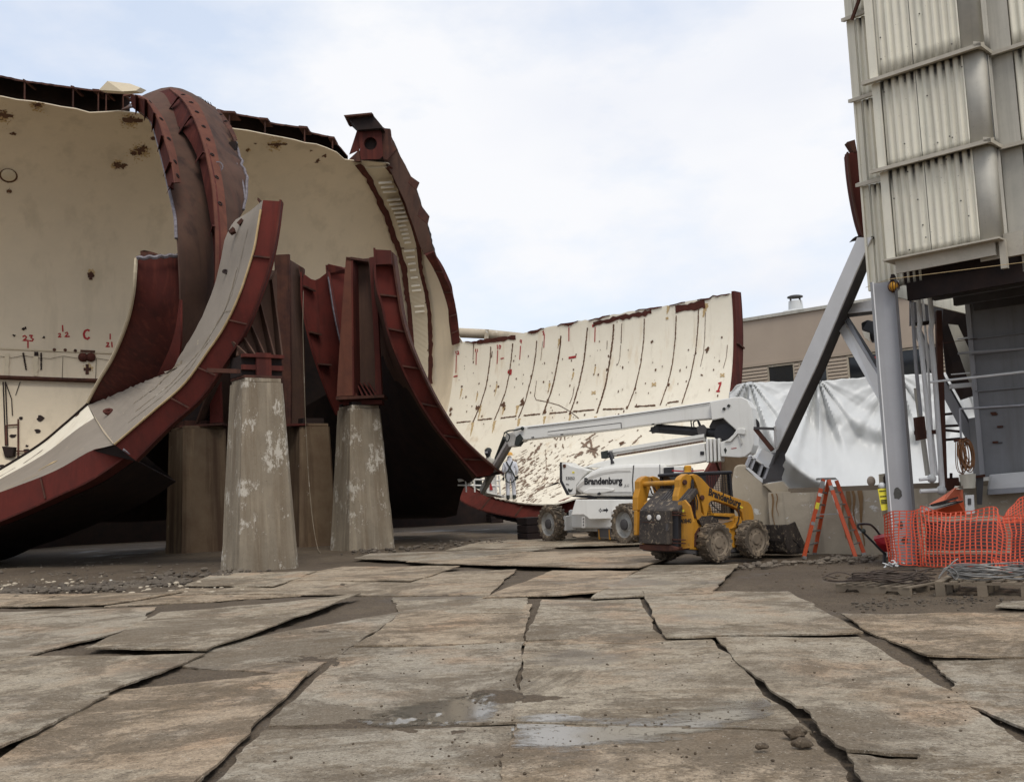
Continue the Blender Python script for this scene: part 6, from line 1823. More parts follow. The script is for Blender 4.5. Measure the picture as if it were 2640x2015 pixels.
o = MB().grid(rows).build("sheet", M["tarp"], tarp, smooth=True, clean=False)
s = o.modifiers.new("solid", "SOLIDIFY"); s.thickness = 0.02; s.offset = 0
MB().bar(P(1905, 1003, 34.2), P(2560, 972, 34.0), 0.1, 0.1).build("top_rail", M["steel_d"], tarp)

# ------------------------------------------------------------------ concrete foundation wall and abutment
g0, g1 = G(1990, 1428), G(2292, 1428)
dW = (g1 - g0).normalized()
FW = Frame(g0, dW)
cw = thing("concrete_wall", "low stained concrete foundation wall behind the orange step ladder", "wall", g0 + dW * 2)
zt_ = RP(2100, 1268, g0, FW.y).z
Lw = 9.0
def rough_box(F, a0, a1, b0, b1, c0, c1, nx, nz, amp=0.015):
    mb = MB()
    front, back = [], []
    for k in range(nz + 1):
        z = c0 + (c1 - c0) * k / nz
        front.append([F(a0 + (a1 - a0) * i / nx, b0 + amp * noise.fractal(Vec((i * 0.5, k * 0.7, a0)), 0.9, 2, 3), z) for i in range(nx + 1)])
        back.append([F(a0 + (a1 - a0) * i / nx, b1, z) for i in range(nx + 1)])
    return mb.slab(front, back)
rough_box(FW, 0.0, Lw, 0, 1.3, -0.2, zt_, 50, 8).build("wall_face", M["conc_w"], cw)
MB().box(FW, 0.45, Lw, 0.05, 0.4, zt_ + 0.002, zt_ + 0.10).build("cap_beam", M["wood"], cw)
MB().box(FW, 0.0, 0.5, 0.02, 1.2, zt_ + 0.002, zt_ + 0.03).build("wall_cap", M["conc_w"], cw)
mb = MB()
for uu, w, h in ((1.62, 0.05, 1.0), (1.75, 0.09, 1.1), (1.86, 0.06, 0.8), (2.0, 0.10, 1.15), (0.1, 0.06, 0.75), (0.2, 0.03, 0.5)):
    pts = [FW(uu + 0.02 * math.sin(k), -0.022, zt_ - h * k / 8) for k in range(9)]
    l = [p - dW * (w * (1 - k / 11)) * 0.5 * random.uniform(0.6, 1.3) for k, p in enumerate(pts)]; r = [p + dW * (w * (1 - k / 11)) * 0.5 * random.uniform(0.6, 1.3) for k, p in enumerate(pts)]
    mb.grid([l, r])
mb.build("rust_run", grunge("rust_run_dark", (0.27, 0.17, 0.085), (0.23, 0.135, 0.06), 5, rough=0.85), cw, clean=False)
ab = thing("concrete_abutment", "sloping concrete abutment block carrying the foot of the diagonal brace", "abutment", P(1940, 1440, 22.6))
pts = [(1880, 1445), (1884, 1300), (1887, 1235), (1892, 1205), (1900, 1198), (1918, 1196), (1945, 1220), (1968, 1245), (1990, 1268), (2000, 1290), (2004, 1445)]
MB().prism([P(x, y, 22.6) for x, y in pts], Vec((0.35, 1.0, 0))).build("block", M["conc_w"], ab, bevel=0.04)
MB().prism([P(x, y, 22.45) for x, y in [(1966, 1248), (2016, 1240), (2040, 1266), (2006, 1272), (1992, 1270)]], Vec((0.2, 0.6, 0))).build("pedestal", M["conc_w"], ab, bevel=0.02)
pc = thing("stained_post", "rust streaked concrete post behind the lift's elbow", "post", G(1890, 1400) + Vec((0.9, 4, 0)))
MB().prism([P(1858, 1330, 30.6), P(1860, 1170, 30.6), P(1932, 1150, 30.6), P(1925, 1330, 30.6)], Vec((0.2, 0.8, 0))).build("shaft", M["conc_d"], pc)
# ------------------------------------------------------------------ plant in the open space under the tower
hop = thing("steel_hopper", "big grey steel plate hopper with horizontal stiffeners under the tower", "hopper", P(2560, 1100, 20.2))
H0_ = P(2512, 1000, 20.2)
FH = Frame((H0_.x, H0_.y, 0), Vec((0.80, -0.60, 0)))
def HL(px, py, y=0.0):
    d = RP(px, py, FH.o + FH.y * y, FH.y) - FH.o
    return d.dot(FH.x), d.z
zb = HL(2560, 1228)[1]; zt2 = zb_l + 0.1
MB().box(FH, 0, 4.0, 0, 0.04, zb, zt2).build("side_plate", M["hopper"], hop)
MB().box(FH, -0.03, 0.06, -0.05, 2.5, zb, zt2).build("corner_angle", M["steel_g"], hop)
for py in (872, 912, 965, 1008, 1052):
    z = HL(2525, py)[1]
    MB().box(FH, 0.02, 4.0, -0.07, 0.0, z - 0.014, z + 0.014).build("stiffener", M["hopper"], hop)
MB().prism([FH(0, 0, zb), FH(0, 0, zb + 1.2), FH(-0.25, 0.4, zb + 1.2), FH(-0.25, 0.4, zb)], FH.y * 0.05).build("side_plate", M["hopper"], hop)
mb = MB()
for px, py in ((2555, 1065), (2558, 1068), (2572, 1100), (2560, 1140)):
    u, z = HL(px, py)
    mb = MB().box(FH, u, u + 0.10, -0.05, 0, z - 0.02, z + 0.02)
    mb.build("lug", M["rust"], hop)
# handle frame on the plate
u, z = HL(2562, 1143)
MB().box(FH, u, u + 0.16, -0.04, 0, z, z + 0.02).build("latch", M["steel_d"], hop)
wt = thing("white_trough", "white painted box duct lying along the foot of the grey hopper", "duct", P(2600, 1245, 19.6))
MB().prism([P(2547, 1262, 19.6), P(2555, 1223, 19.6), P(2760, 1205, 18.2), P(2760, 1248, 18.2)], Vec((0.2, 0.5, 0))).build("duct", M["steel_w"], wt, bevel=0.02)
MB().prism([P(2547, 1275, 19.55), P(2547, 1262, 19.55), P(2760, 1246, 18.15), P(2760, 1260, 18.15)], Vec((0.2, 0.5, 0))).build("base_rail", M["steel_g"], wt)
pb = [(2352, 835, 2374, 1072, 0.020), (2357, 880, 2384, 1225, 0.012)]
def pipe_run(label, pts, r, mat, elbow=None, extra=()):
    th = thing("pipe", label, "pipe", P(*pts[-1]))
    MB().tube([P(*p) for p in pts], r, 10).build("pipe_length", mat, th, smooth=True)
    for e in extra:
        MB().tube([P(*p) for p in e[0]], e[1], 8).build("pipe_length", e[2], th, smooth=True)
    if elbow:
        MB().sphere(P(*elbow), r * 1.9, seg=12, rings=8).build("elbow", M["tarp"], th, smooth=True)
    return th
pipe_run("vertical pale pipe beside the column, ending in the upper white elbow", [(2366, 748, 19.2), (2370, 800, 19.2), (2372, 830, 19.2), (2370, 850, 19.2), (2384, 980, 19.2), (2406, 1232, 19.2)], 0.045, M["steel_w"], (2402, 1233, 19.2), [([(2370, 1236, 19.2), (2402, 1233, 19.2)], 0.03, M["steel_w"])])
pipe_run("vertical pale pipe right of the first, ending in the lower white elbow", [(2396, 745, 19.3), (2400, 800, 19.3), (2403, 830, 19.3), (2399, 850, 19.3), (2411, 980, 19.3), (2430, 1262, 19.3)], 0.048, M["steel_w"], (2427, 1263, 19.3), [([(2372, 1266, 19.3), (2427, 1263, 19.3)], 0.04, M["steel_w"])])
pipe_run("thin grey conduit close to the right flange of the grey column", [(2351, 780, 19.5), (2362, 950, 19.5), (2374, 1070, 19.5)], 0.035, M["steel_g"])
pipe_run("slim white conduit between the two pale pipes", [(2378, 760, 19.8), (2390, 900, 19.8), (2402, 1100, 19.8), (2416, 1225, 19.8)], 0.022, M["steel_w"])
pipe_run("pale pipe running low behind the vertical pipes", [(2362, 1000, 20.1), (2392, 1225, 20.1)], 0.05, M["clad_d"])
ps = thing("rusty_post", "dark rusty post standing right of the vertical pipes", "post", P(2435, 1250, 20.0))
MB().prism([P(2414, 800, 20.0), P(2428, 800, 20.0), P(2443, 1250, 20.0), P(2424, 1250, 20.0)], Vec((0.05, 0.2, 0))).build("post", M["rust"], ps)
MB().prism([P(2360, 1110, 19.6), P(2436, 1106, 19.6), P(2437, 1117, 19.6), P(2361, 1120, 19.6)], Vec((0, 0.08, 0))).build("clamp_bar", M["rust"], ps)
MB().prism([P(2356, 832, 19.6), P(2410, 824, 19.6), P(2412, 834, 19.6), P(2357, 840, 19.6)], Vec((0, 0.08, 0))).build("clamp_bar", M["black"], ps)
MB().prism([P(2362, 1075, 19.5), P(2384, 1072, 19.5), P(2390, 1130, 19.5), P(2368, 1135, 19.5)], Vec((0, 0.15, 0))).build("junction_box", M["rust"], ps)
db = thing("steel_brace", "grey diagonal brace crossing behind the vertical pipes under the tower", "brace", P(2460, 1050, 20.6))
MB().prism([P(2350, 845, 20.7), P(2366, 842, 20.7), P(2430, 970, 20.7), P(2530, 1150, 20.7), P(2528, 1180, 20.7), P(2510, 1168, 20.7), P(2420, 1000, 20.7)], Vec((0.02, 0.05, 0))).build("flange", M["steel_g"], db)
MB().prism([P(2366, 842, 20.7), P(2376, 850, 20.9), P(2438, 975, 20.9), P(2532, 1140, 20.9), P(2530, 1152, 20.7), P(2430, 972, 20.7)], Vec((0.02, 0.05, 0))).build("web", M["steel_d"], db)
db2 = thing("steel_brace", "pale brace leaning against the hopper's left corner under the tower", "brace", P(2480, 900, 21.5))
MB().prism([P(2445, 835, 21.5), P(2470, 838, 21.5), P(2508, 920, 21.5), P(2530, 1000, 21.5), P(2520, 1040, 21.5), P(2490, 960, 21.5)], Vec((0.02, 0.05, 0))).build("flange", M["clad_d"], db2)
for k, (a, b, r, mat) in enumerate((((2398, 985, 19.0), (2640, 958, 18.4), 0.022, M["steel_w"]), ((2452, 965, 19.4), (2500, 961, 19.4), 0.012, M["steel_w"]), ((2474, 1054, 19.0), (2700, 1040, 18.3), 0.018, M["steel_g"]), ((2468, 874, 20.4), (2498, 870, 20.4), 0.016, M["steel_w"]), ((2470, 911, 20.0), (2640, 898, 19.2), 0.025, M["steel_g"]), ((2420, 886, 20.0), (2520, 872, 20.0), 0.006, M["rust"]))):
    rl = thing("rail", ["long pale handrail in front of the grey hopper", "short thin rail above the long handrail", "lower grey handrail in front of the hopper", "short pale rung near the hopper's corner", "grey bar across the hopper at mid height", "thin rusty wire stretched under the tower"][k], "rail", P(*a))
    MB().tube([P(*a), P(*b)], r, 8).build("rail_length", mat, rl)
    if k == 2:
        MB().tube([P(2474, 1054, 19.0), P(2482, 1220, 19.0)], 0.02, 8).build("rail_post", M["steel_g"], rl)
bm = thing("steel_beam", "pale cross beam beside the hopper, just below the handrail", "beam", P(2480, 995, 20.5))
MB().prism([P(2450, 990, 20.5), P(2520, 984, 20.4), P(2522, 994, 20.4), P(2452, 1001, 20.5)], Vec((0.05, 0.2, 0))).build("beam", M["steel_w"], bm)
for k, (y0, y1, Y) in enumerate(((1068, 1064, 23), (1098, 1096, 23), (1108, 1112, 23), (1134, 1130, 23))):
    th = thing("dark_pipe", "dark pipe seen against the white tarp right of the rusty post, %s" % ("topmost", "second from top", "third from top", "lowest")[k], "pipe", P(2455, y0, Y), "dark pipes against the tarp")
    MB().tube([P(2432, y0, Y), P(2475, y1, Y)], 0.03, 8).build("pipe_length", M["black"], th)
bk = thing("white_bucket", "dull white plastic tub on the ledge below the coiled cords", "tub", P(2497, 1258, 19.2))
MB().lathe(Frame(P(2497, 1258, 19.4), (1, 0, 0)), [(0.12, 0), (0.15, 0.27), (0.155, 0.27), (0.14, 0.255), (0.11, 0.03)], 18).build("tub", M["clad"], bk, smooth=True)
bx = thing("brown_box", "rusty dark box on the ledge right of the pipes", "box", P(2455, 1262, 19.8))
MB().prism([P(2437, 1264, 19.8), P(2437, 1232, 19.8), P(2472, 1230, 19.8), P(2474, 1264, 19.8)], Vec((0.1, 0.3, 0))).build("box", M["rust"], bx, bevel=0.01)
MB().tube([P(2452, 1232, 19.8), P(2452, 1219, 19.8)], 0.03, 8).build("valve", M["black"], bx)
bx = thing("rusty_stand", "dark rusty stand holding up the grey hopper's corner", "stand", P(2525, 1262, 19.5))
MB().prism([P(2517, 1224, 19.5), P(2536, 1223, 19.5), P(2532, 1300, 19.5), P(2520, 1300, 19.5)], Vec((0.1, 0.25, 0))).build("post", M["steel_d"], bx)
MB().prism([P(2515, 1226, 19.4), P(2540, 1222, 19.4), P(2540, 1229, 19.4), P(2515, 1232, 19.4)], Vec((0.1, 0.3, 0))).build("plate", M["rust"], bx)
eb = thing("electrical_box", "grey electrical switch box mounted behind the orange netting", "switch box", P(2500, 1325, 19.0))
MB().prism([P(2489, 1326, 19.0), P(2488, 1276, 19.0), P(2511, 1275, 19.0), P(2513, 1325, 19.0)], Vec((0.05, 0.12, 0))).build("case", M["steel_w"], eb, bevel=0.008)
MB().prism([P(2496, 1300, 18.98), P(2496, 1284, 18.98), P(2504, 1284, 18.98), P(2504, 1300, 18.98)], Vec((0, 0.03, 0))).build("dial", M["steel_d"], eb)
# coiled cord
cc = thing("cord_coil", "bundle of brown extension cords hanging in loops under the tower", "cord", P(2485, 1135, 18.7))
mb = MB()
random.seed(3)
for k in range(15):
    cx = 2478 + random.uniform(-8, 18); w = random.uniform(6, 16); hgt = random.uniform(55, 86); y0 = 1133 + random.uniform(-3, 4)
    pts = []
    for j in range(25):
        a = 2 * math.pi * j / 24
        pts.append(P(cx + w * math.sin(a) + 8 * (1 - math.cos(a)) * 0.5, y0 + hgt * (1 - math.cos(a)) / 2, 18.7 + 0.06 * math.sin(a * 2 + k)))
    mb.tube(pts, 0.0085, 5)
for x in (2464, 2468): mb.tube(PL([(x, 1135, 18.8), (x, 1190, 18.8), (x + 6, 1215, 18.8), (x + 18, 1222, 18.8)], 14), 0.008, 5)
mb.build("cord", M["cord"], cc)
mb = MB().bar(P(2460, 1136, 18.8), P(2492, 1130, 18.8), 0.05, 0.05).build("hook", M["rust"], cc)
os_ = thing("orange_tarp", "crumpled orange warning sheet heaped behind the orange netting", "sheet", P(2445, 1310, 18.5))
def fold(name, poly, Y, mat, d=0.06):
    MB().prism([P(x, y, Y + 0.12 * math.sin(i * 2.1)) for i, (x, y) in enumerate(poly)], Vec((0, d, 0))).build(name, mat, os_)
fold("fold", [(2398, 1300), (2440, 1274), (2464, 1257), (2482, 1256), (2484, 1288), (2470, 1292), (2430, 1298)], 18.4, grunge("faded_orange", (0.62, 0.17, 0.09), (0.5, 0.13, 0.07), 3, rough=0.6))
fold("fold", [(2385, 1318), (2410, 1302), (2470, 1292), (2484, 1290), (2490, 1328), (2440, 1332), (2390, 1326)], 18.5, M["orange_l"])
fold("pole", [(2402, 1300), (2470, 1280), (2470, 1285), (2404, 1305)], 18.2, M["black"])
fold("pole", [(2378, 1316), (2420, 1296), (2482, 1290), (2482, 1294), (2420, 1302), (2380, 1320)], 18.15, M["alu"])
fold("cap", [(2464, 1260), (2468, 1252), (2482, 1252), (2484, 1262)], 18.3, M["clad_d"], 0.1)

# ------------------------------------------------------------------ orange netting
def net(label, ctrl, nu, nv, w, seed):
    """ctrl: rows of pixel points (px,py,Y) top to bottom"""
    th = thing("orange_net", label, "netting", P(*ctrl[-1][0]))
    rails = [PL(r, nu * 2) for r in ctrl]
    g = loft(rails, nv * 2)
    rnd = random.Random(seed)
    for r in g:
        for k in range(len(r)):
            p = r[k]
            r[k] = p + Vec((0.02 * noise.noise(p * 5 + Vec((seed, 0, 0))), 0.05 * noise.noise(p * 2.5 + Vec((seed, 3, 0))), 0.02 * noise.noise(p * 5 + Vec((0, seed, 0)))))
    mb = MB()
    def rib_(pts, wd):
        l, r = [], []
        for i, p in enumerate(pts):
            d = pts[min(i + 1, len(pts) - 1)] - pts[max(i - 1, 0)]
            sd = d.cross(p - EYE).normalized() * wd
            l.append(p - sd); r.append(p + sd)
        mb.grid([l, r])
    for i in range(0, len(g), 2): rib_(g[i], w)
    for k in range(0, len(g[0]), 2): rib_([r[k] for r in g], w * 1.25)
    o = mb.build("net_mesh", M["orange_p"], th, clean=False)
    s = o.modifiers.new("solid", "SOLIDIFY"); s.thickness = 0.006; s.offset = 0
    return th
net("orange plastic safety netting wrapped round the foot of the grey column", [[(2278, 1328, 18.0), (2300, 1318, 17.7), (2340, 1316, 17.65), (2374, 1314, 17.9)], [(2284, 1390, 18.0), (2310, 1390, 17.6), (2345, 1390, 17.55), (2378, 1390, 17.8)], [(2292, 1448, 17.9), (2318, 1452, 17.5), (2350, 1455, 17.5), (2382, 1458, 17.7)]], 9, 17, 0.0085, 1)
net("long orange plastic safety netting drooping in front of the wooden frame", [[(2374, 1304, 17.9), (2440, 1322, 17.4), (2500, 1316, 17.1), (2570, 1308, 16.8), (2580, 1330, 16.7), (2640, 1330, 16.4), (2720, 1326, 16.0)], [(2378, 1380, 17.7), (2440, 1385, 17.2), (2510, 1380, 16.9), (2575, 1385, 16.6), (2600, 1390, 16.5), (2650, 1395, 16.2), (2720, 1396, 15.9)], [(2382, 1458, 17.6), (2440, 1462, 17.1), (2510, 1460, 16.8), (2580, 1465, 16.4), (2610, 1468, 16.3), (2650, 1462, 16.1), (2720, 1462, 15.8)]], 27, 17, 0.0085, 2)
net("bunched orange netting heaped above the wooden frame at the right edge", [[(2590, 1330, 17.0), (2610, 1300, 17.0), (2640, 1278, 17.0), (2720, 1260, 17.0)], [(2585, 1345, 16.9), (2620, 1335, 16.9), (2650, 1325, 16.9), (2720, 1320, 16.9)], [(2590, 1350, 16.8), (2620, 1345, 16.8), (2650, 1345, 16.8), (2720, 1345, 16.8)]], 16, 8, 0.0075, 4)
net("tangle of orange netting on the ground at the right end of the net", [[(2560, 1440, 16.4), (2600, 1446, 16.3), (2640, 1440, 16.1), (2720, 1438, 16)], [(2565, 1455, 16.3), (2600, 1462, 16.2), (2645, 1456, 16.0), (2720, 1455, 15.9)], [(2570, 1470, 16.0), (2605, 1474, 15.9), (2650, 1470, 15.8), (2720, 1470, 15.7)]], 14, 5, 0.0075, 6)
# wooden frame behind the net
wf = thing("wooden_frame", "pale timber box frame standing behind the long orange netting", "timber frame", G(2490, 1470))
for name, pts in (("top_rail", [(2378, 1333, 18.2), (2600, 1331, 17.2), (2600, 1341, 17.2), (2378, 1344, 18.2)]), ("post", [(2592, 1341, 17.2), (2604, 1341, 17.2), (2608, 1428, 17.2), (2596, 1426, 17.2)]), ("bottom_rail", [(2390, 1420, 18.1), (2600, 1420, 17.2), (2600, 1427, 17.2), (2390, 1428, 18.1)]), ("post", [(2376, 1344, 18.2), (2384, 1344, 18.2), (2388, 1450, 18.2), (2380, 1450, 18.2)])):
    MB().prism([P(*p) for p in pts], Vec((0.03, 0.10, 0))).build(name, M["wood_p"], wf)
MB().prism([P(2384, 1344, 18.5), P(2640, 1340, 17.5), P(2640, 1455, 17.5), P(2388, 1450, 18.5)], Vec((0.03, 0.06, 0))).build("back_board", M["steel_d"], wf)
# yellow tag
tg = thing("yellow_tag", "yellow printed warning tag hanging on the left of the grey column", "tag", P(2277, 1290, 18.1))
MB().prism([P(2263, 1260, 18.1), P(2285, 1258, 18.1), P(2291, 1313, 18.1), P(2273, 1316, 18.1)], Vec((0, 0.01, 0))).build("card", M["tagy"], tg)
for y, rows_ in ((1264, 1), (1278, 2), (1288, 1), (1292, 1), (1296, 1)):
    MB().prism([P(2266 + (y - 1260) * 0.17, y, 18.09), P(2283 + (y - 1260) * 0.1, y - 1, 18.09), P(2283.3 + (y - 1260) * 0.1, y + 1.2, 18.09), P(2266.4 + (y - 1260) * 0.17, y + 2.2, 18.09)], Vec((0, 0.004, 0))).build("print_line", M["ink"], tg)
MB().sphere(P(2274, 1252, 18.15), 0.065, seg=12, rings=8).build("cap", M["tarp"], tg, smooth=True)
MB().tube([P(2281, 1250, 18.15), P(2280, 1230, 18.2), P(2286, 1220, 18.2)], 0.02, 6).build("hanger", M["black"], tg)
MB().prism([P(2267, 1222, 18.4), P(2282, 1220, 18.4), P(2288, 1330, 18.3), P(2274, 1332, 18.3)], Vec((0, 0.04, 0))).build("backing_board", M["conc_w"], tg)
rk = thing("stone", "rounded brown stone on the concrete wall's top beside the tag", "stone", P(2246, 1246, 21.2))
MB().sphere(P(2246, 1240, 21.2), 0.09, sz=1.2, seg=10, rings=7).build("stone", M["stucco"], rk, smooth=True)

dk = thing("shade_board", "black board added to stand for the shade behind the vertical pipes", "panel", P(2480, 1000, 23))  # added black board that darkens the space behind the pipes
MB().prism([P(2436, 740, 23), P(2540, 740, 22.5), P(2540, 1010, 22.5), P(2478, 1030, 23), P(2440, 960, 23), P(2428, 850, 23)], Vec((0.05, 0.15, 0))).build("plate", M["black"], dk)  # black plate of the added shade board
MB().prism([P(2345, 735, 23.5), P(2440, 735, 23), P(2440, 830, 23), P(2345, 838, 23.5)], Vec((0.05, 0.15, 0))).build("plate", M["steel_d"], dk)  # dark plate of the added shade board
# ------------------------------------------------------------------ boom lift
C0 = Vec((3.1, 30.2, 0))
uB = Vec((0.93, -0.37, 0)).normalized(); wB = Vec((0.37, 0.93, 0)).normalized()
lift = thing("boom_lift", "white articulated boom lift numbered 33052, boom folded back towards the trough", "boom lift", C0)
def lf(name, pts, t, mat, off=0.0, parent=None, bevel=0.0):
    """prism in the boom plane; off = distance towards the camera of its centre plane"""
    o = C0 - wB * (off + t / 2)
    return MB().prism([RP(x, y, o, wB) for x, y in pts], wB * t).build(name, mat, parent or lift, bevel=bevel)
def lp3(x, y, off=0.0): return RP(x, y, C0 - wB * off, wB)
def zb2(x, y): return (1100 + x / 3.907, 1050 + y / 3.907)
def zb1(x, y): return (1100 + x / 2.507, 650 + y / 2.507)
# chassis
ax = Vec((0.526, -0.85, 0)).normalized(); lx = Vec((-0.85, -0.526, 0)).normalized()
FCh = Frame(C0, ax, lx)
w1 = Vec((P(1410, 1342, 31.2).x, P(1410, 1342, 31.2).y, 0)); w2 = Vec((P(1606, 1358, 28.0).x, P(1606, 1358, 28.0).y, 0))
Rw = 0.55
def lift_wheel(c, out, dirx):
    """wheel standing on the ground at c (outer face centre), facing out"""
    F = Frame(c + Vec((0, 0, Rw + 0.02)), dirx, None, out)
    t = MB().lathe(F, [(0.30, -0.40), (0.50, -0.42), (Rw, -0.36), (Rw, -0.06), (0.50, 0.0), (0.40, 0.0), (0.36, -0.03)], 36, closed=False).build("wheel", M["tyre"], lift, smooth=True)
    mb = MB()
    for k in range(22):
        a = 2 * math.pi * k / 22
        for sgn, h0, h1 in ((1, -0.20, -0.02), (-1, -0.20, -0.40)):
            a2 = a + (math.pi / 22 if sgn < 0 else 0)
            vs = []
            for rr in (Rw - 0.02, Rw + 0.035):
                for da, h in ((-0.05, h0), (0.05, h0), (0.17, h1), (0.07, h1)):
                    vs.append(F(rr * math.cos(a2 + da), rr * math.sin(a2 + da), h))
            mb.add(vs, [(0, 1, 2, 3), (7, 6, 5, 4), (0, 4, 5, 1), (1, 5, 6, 2), (2, 6, 7, 3), (3, 7, 4, 0)])
    o = mb.build("tread", M["tyre"], t)
    MB().lathe(F, [(0.37, -0.02), (0.37, -0.05), (0.33, -0.14), (0.20, -0.12), (0.16, -0.06), (0.0, -0.05)], 28, closed=False).build("rim", M["rim_g"], t, smooth=True)
    MB().lathe(F, [(0.16, -0.07), (0.15, -0.02), (0.10, 0.0), (0.0, 0.0)], 18, closed=False).build("hub", M["steel_d"], t, smooth=True)
    return t
LOC_fix = lambda o: LOC.__setitem__(o.name, LOC[lift.name])
lift_wheel(w1, lx, ax)
wt2 = lift_wheel(w2, lx, ax)
lift_wheel(w1 - lx * 2.2, -lx, ax)
lift_wheel(w2 - lx * 2.2, -lx, ax)
mid = (w1 + w2) / 2 - lx * 1.1
FCh = Frame(mid, ax, lx)
L2 = (w2 - w1).length / 2
MB().box(FCh, -L2 + 0.45, L2 - 0.45, -0.55, 0.62, 0.42, 0.98).build("chassis", M["white"], lift, bevel=0.06)
MB().box(FCh, -L2 + 0.2, L2 - 0.2, -0.35, 0.40, 0.32, 0.6).build("chassis_rail", M["white_d"], lift, bevel=0.03)
for s in (-1, 1):
    MB().box(FCh, s * L2 - 0.14, s * L2 + 0.14, -1.0, 1.0, 0.40, 0.68).build("axle", M["white_d"], lift, bevel=0.02)
MB().box(FCh, -L2 + 0.1, -L2 + 0.62, 0.45, 0.85, 0.36, 0.80).build("axle_box", M["white"], lift, bevel=0.02)
MB().lathe(Frame(mid + Vec((0, 0, 0.98)), ax), [(0.85, 0), (0.85, 0.12), (0.72, 0.22), (0.72, 0.3)], 28).build("turntable_ring", M["blackpaint"], lift, smooth=True)
lf("chassis_panel", [(1484, 1287), (1660, 1287), (1690, 1305), (1690, 1334), (1520, 1338), (1505, 1326), (1472, 1327)], 0.12, M["white"], 1.0, bevel=0.02)
MB().box(FCh, 0.1, 0.7, 0.62, 0.66, 0.18, 0.42).build("step_plate", M["steel_d"], lift)
for a in (0.15, 0.65):
    MB().box(FCh, a, a + 0.04, 0.63, 0.67, 0.12, 0.40).build("step_leg", M["yellow"], lift)
lf("arrow", [(1555, 1312), (1563, 1312), (1563, 1308), (1568, 1314), (1563, 1321), (1563, 1317), (1555, 1317)], 0.004, M["ink"], 1.065)
lf("arrow_outline", [(1554, 1313), (1549, 1313), (1549, 1309), (1543, 1315), (1549, 1321), (1549, 1317), (1554, 1317), (1554, 1316), (1548, 1316), (1548, 1318.4), (1544.6, 1315), (1548, 1311.6), (1548, 1314), (1554, 1314)], 0.004, M["ink"], 1.065)
# upper body
hood = [(1482, 1262), (1484, 1252), (1492, 1240), (1506, 1227), (1524, 1214), (1545, 1205), (1575, 1199), (1620, 1196), (1700, 1195), (1708, 1198), (1709, 1274), (1700, 1279), (1530, 1279), (1497, 1272)]
hd = lf("engine_hood", hood, 0.75, M["white"], 0.62, bevel=0.10)
LOC_fix(hd)
lf("hood_recess", [(1484, 1258), (1500, 1242), (1520, 1228), (1550, 1217), (1590, 1212), (1624, 1212), (1627, 1216), (1590, 1217), (1555, 1222), (1528, 1232), (1508, 1246), (1494, 1258)], 0.01, M["white_d"], 1.0, hd)
lf("hood_split", [(1632, 1200), (1635, 1198), (1632, 1240), (1634, 1276), (1631, 1276), (1629, 1240)], 0.01, M["steel_d"], 1.0, hd)
lf("hood_lip", [(1500, 1268), (1520, 1257), (1560, 1256), (1585, 1260), (1580, 1266), (1540, 1272), (1510, 1272)], 0.05, M["white"], 1.0, hd, bevel=0.02)
lf("exhaust_hole", [(1540, 1270), (1546, 1268), (1550, 1272), (1546, 1276), (1540, 1275)], 0.02, M["blackpaint"], 1.02, hd)
lf("counterweight", [(1445, 1193), (1458, 1192), (1470, 1199), (1485, 1203), (1500, 1206), (1520, 1212), (1500, 1232), (1485, 1252), (1484, 1275), (1464, 1275), (1446, 1240)], 0.9, M["white"], 0.45, bevel=0.03)
lf("edge_guard", [(1443, 1191), (1448, 1191), (1449, 1238), (1468, 1275), (1461, 1276), (1443, 1241)], 0.94, M["blackpaint"], 0.45)
lf("tail_lamp", [(1451, 1197), (1457, 1196), (1459, 1202), (1455, 1206), (1451, 1203)], 0.03, M["rust"], 0.91)
lf("base_skirt", [(1466, 1277), (1735, 1277), (1735, 1283), (1520, 1284), (1480, 1280)], 0.9, M["blackpaint"], 0.4)
lf("control_panel", [(1709, 1203), (1760, 1200), (1775, 1206), (1775, 1280), (1709, 1278)], 0.7, M["white"], 0.5, bevel=0.03)
lf("panel_window", [(1711, 1205), (1737, 1203), (1737, 1222), (1711, 1224)], 0.02, M["blackpaint"], 0.86)
def lift_text(s, x, y, size, name, off, bold=0.0, sx=1.0, shear=0, slope=0.02, mat="ink"):
    o = lp3(x, y, off)
    d = (lp3(x + 100, y - 100 * slope, off) - o).normalized()
    up = d.cross(wB) * -1
    if up.z < 0: up = -up
    return text(s, size, Frame(o, d, wB, up), name, M[mat], lift, bold=bold, sx=sx, shear=shear)
lift_text("Brandenburg", 1506, 1248, 0.265, "brand_lettering", 1.012, bold=0.011, sx=0.83)
lift_text("33052", 1458, 1236, 0.125, "fleet_number", 0.915, bold=0.002, sx=0.92, slope=0.0)
lift_text("JLG", 1609, 1254, 0.10, "small_lettering", 1.012, shear=0.3, mat="steel_d")
lift_text("33", 1760, 1212, 0.10, "fleet_number", 0.865)
lf("decal", [(1534, 1259), (1552, 1258), (1552, 1260), (1534, 1261)], 0.004, M["redpaint"], 1.012, hd)
lf("decal", [(1459, 1246), (1467, 1248), (1467, 1250), (1459, 1248)], 0.004, M["ink"], 0.915)
lf("decal", [(1464, 1258), (1472, 1262), (1477, 1258), (1474, 1266), (1468, 1268), (1464, 1265)], 0.004, M["strap"], 0.915)
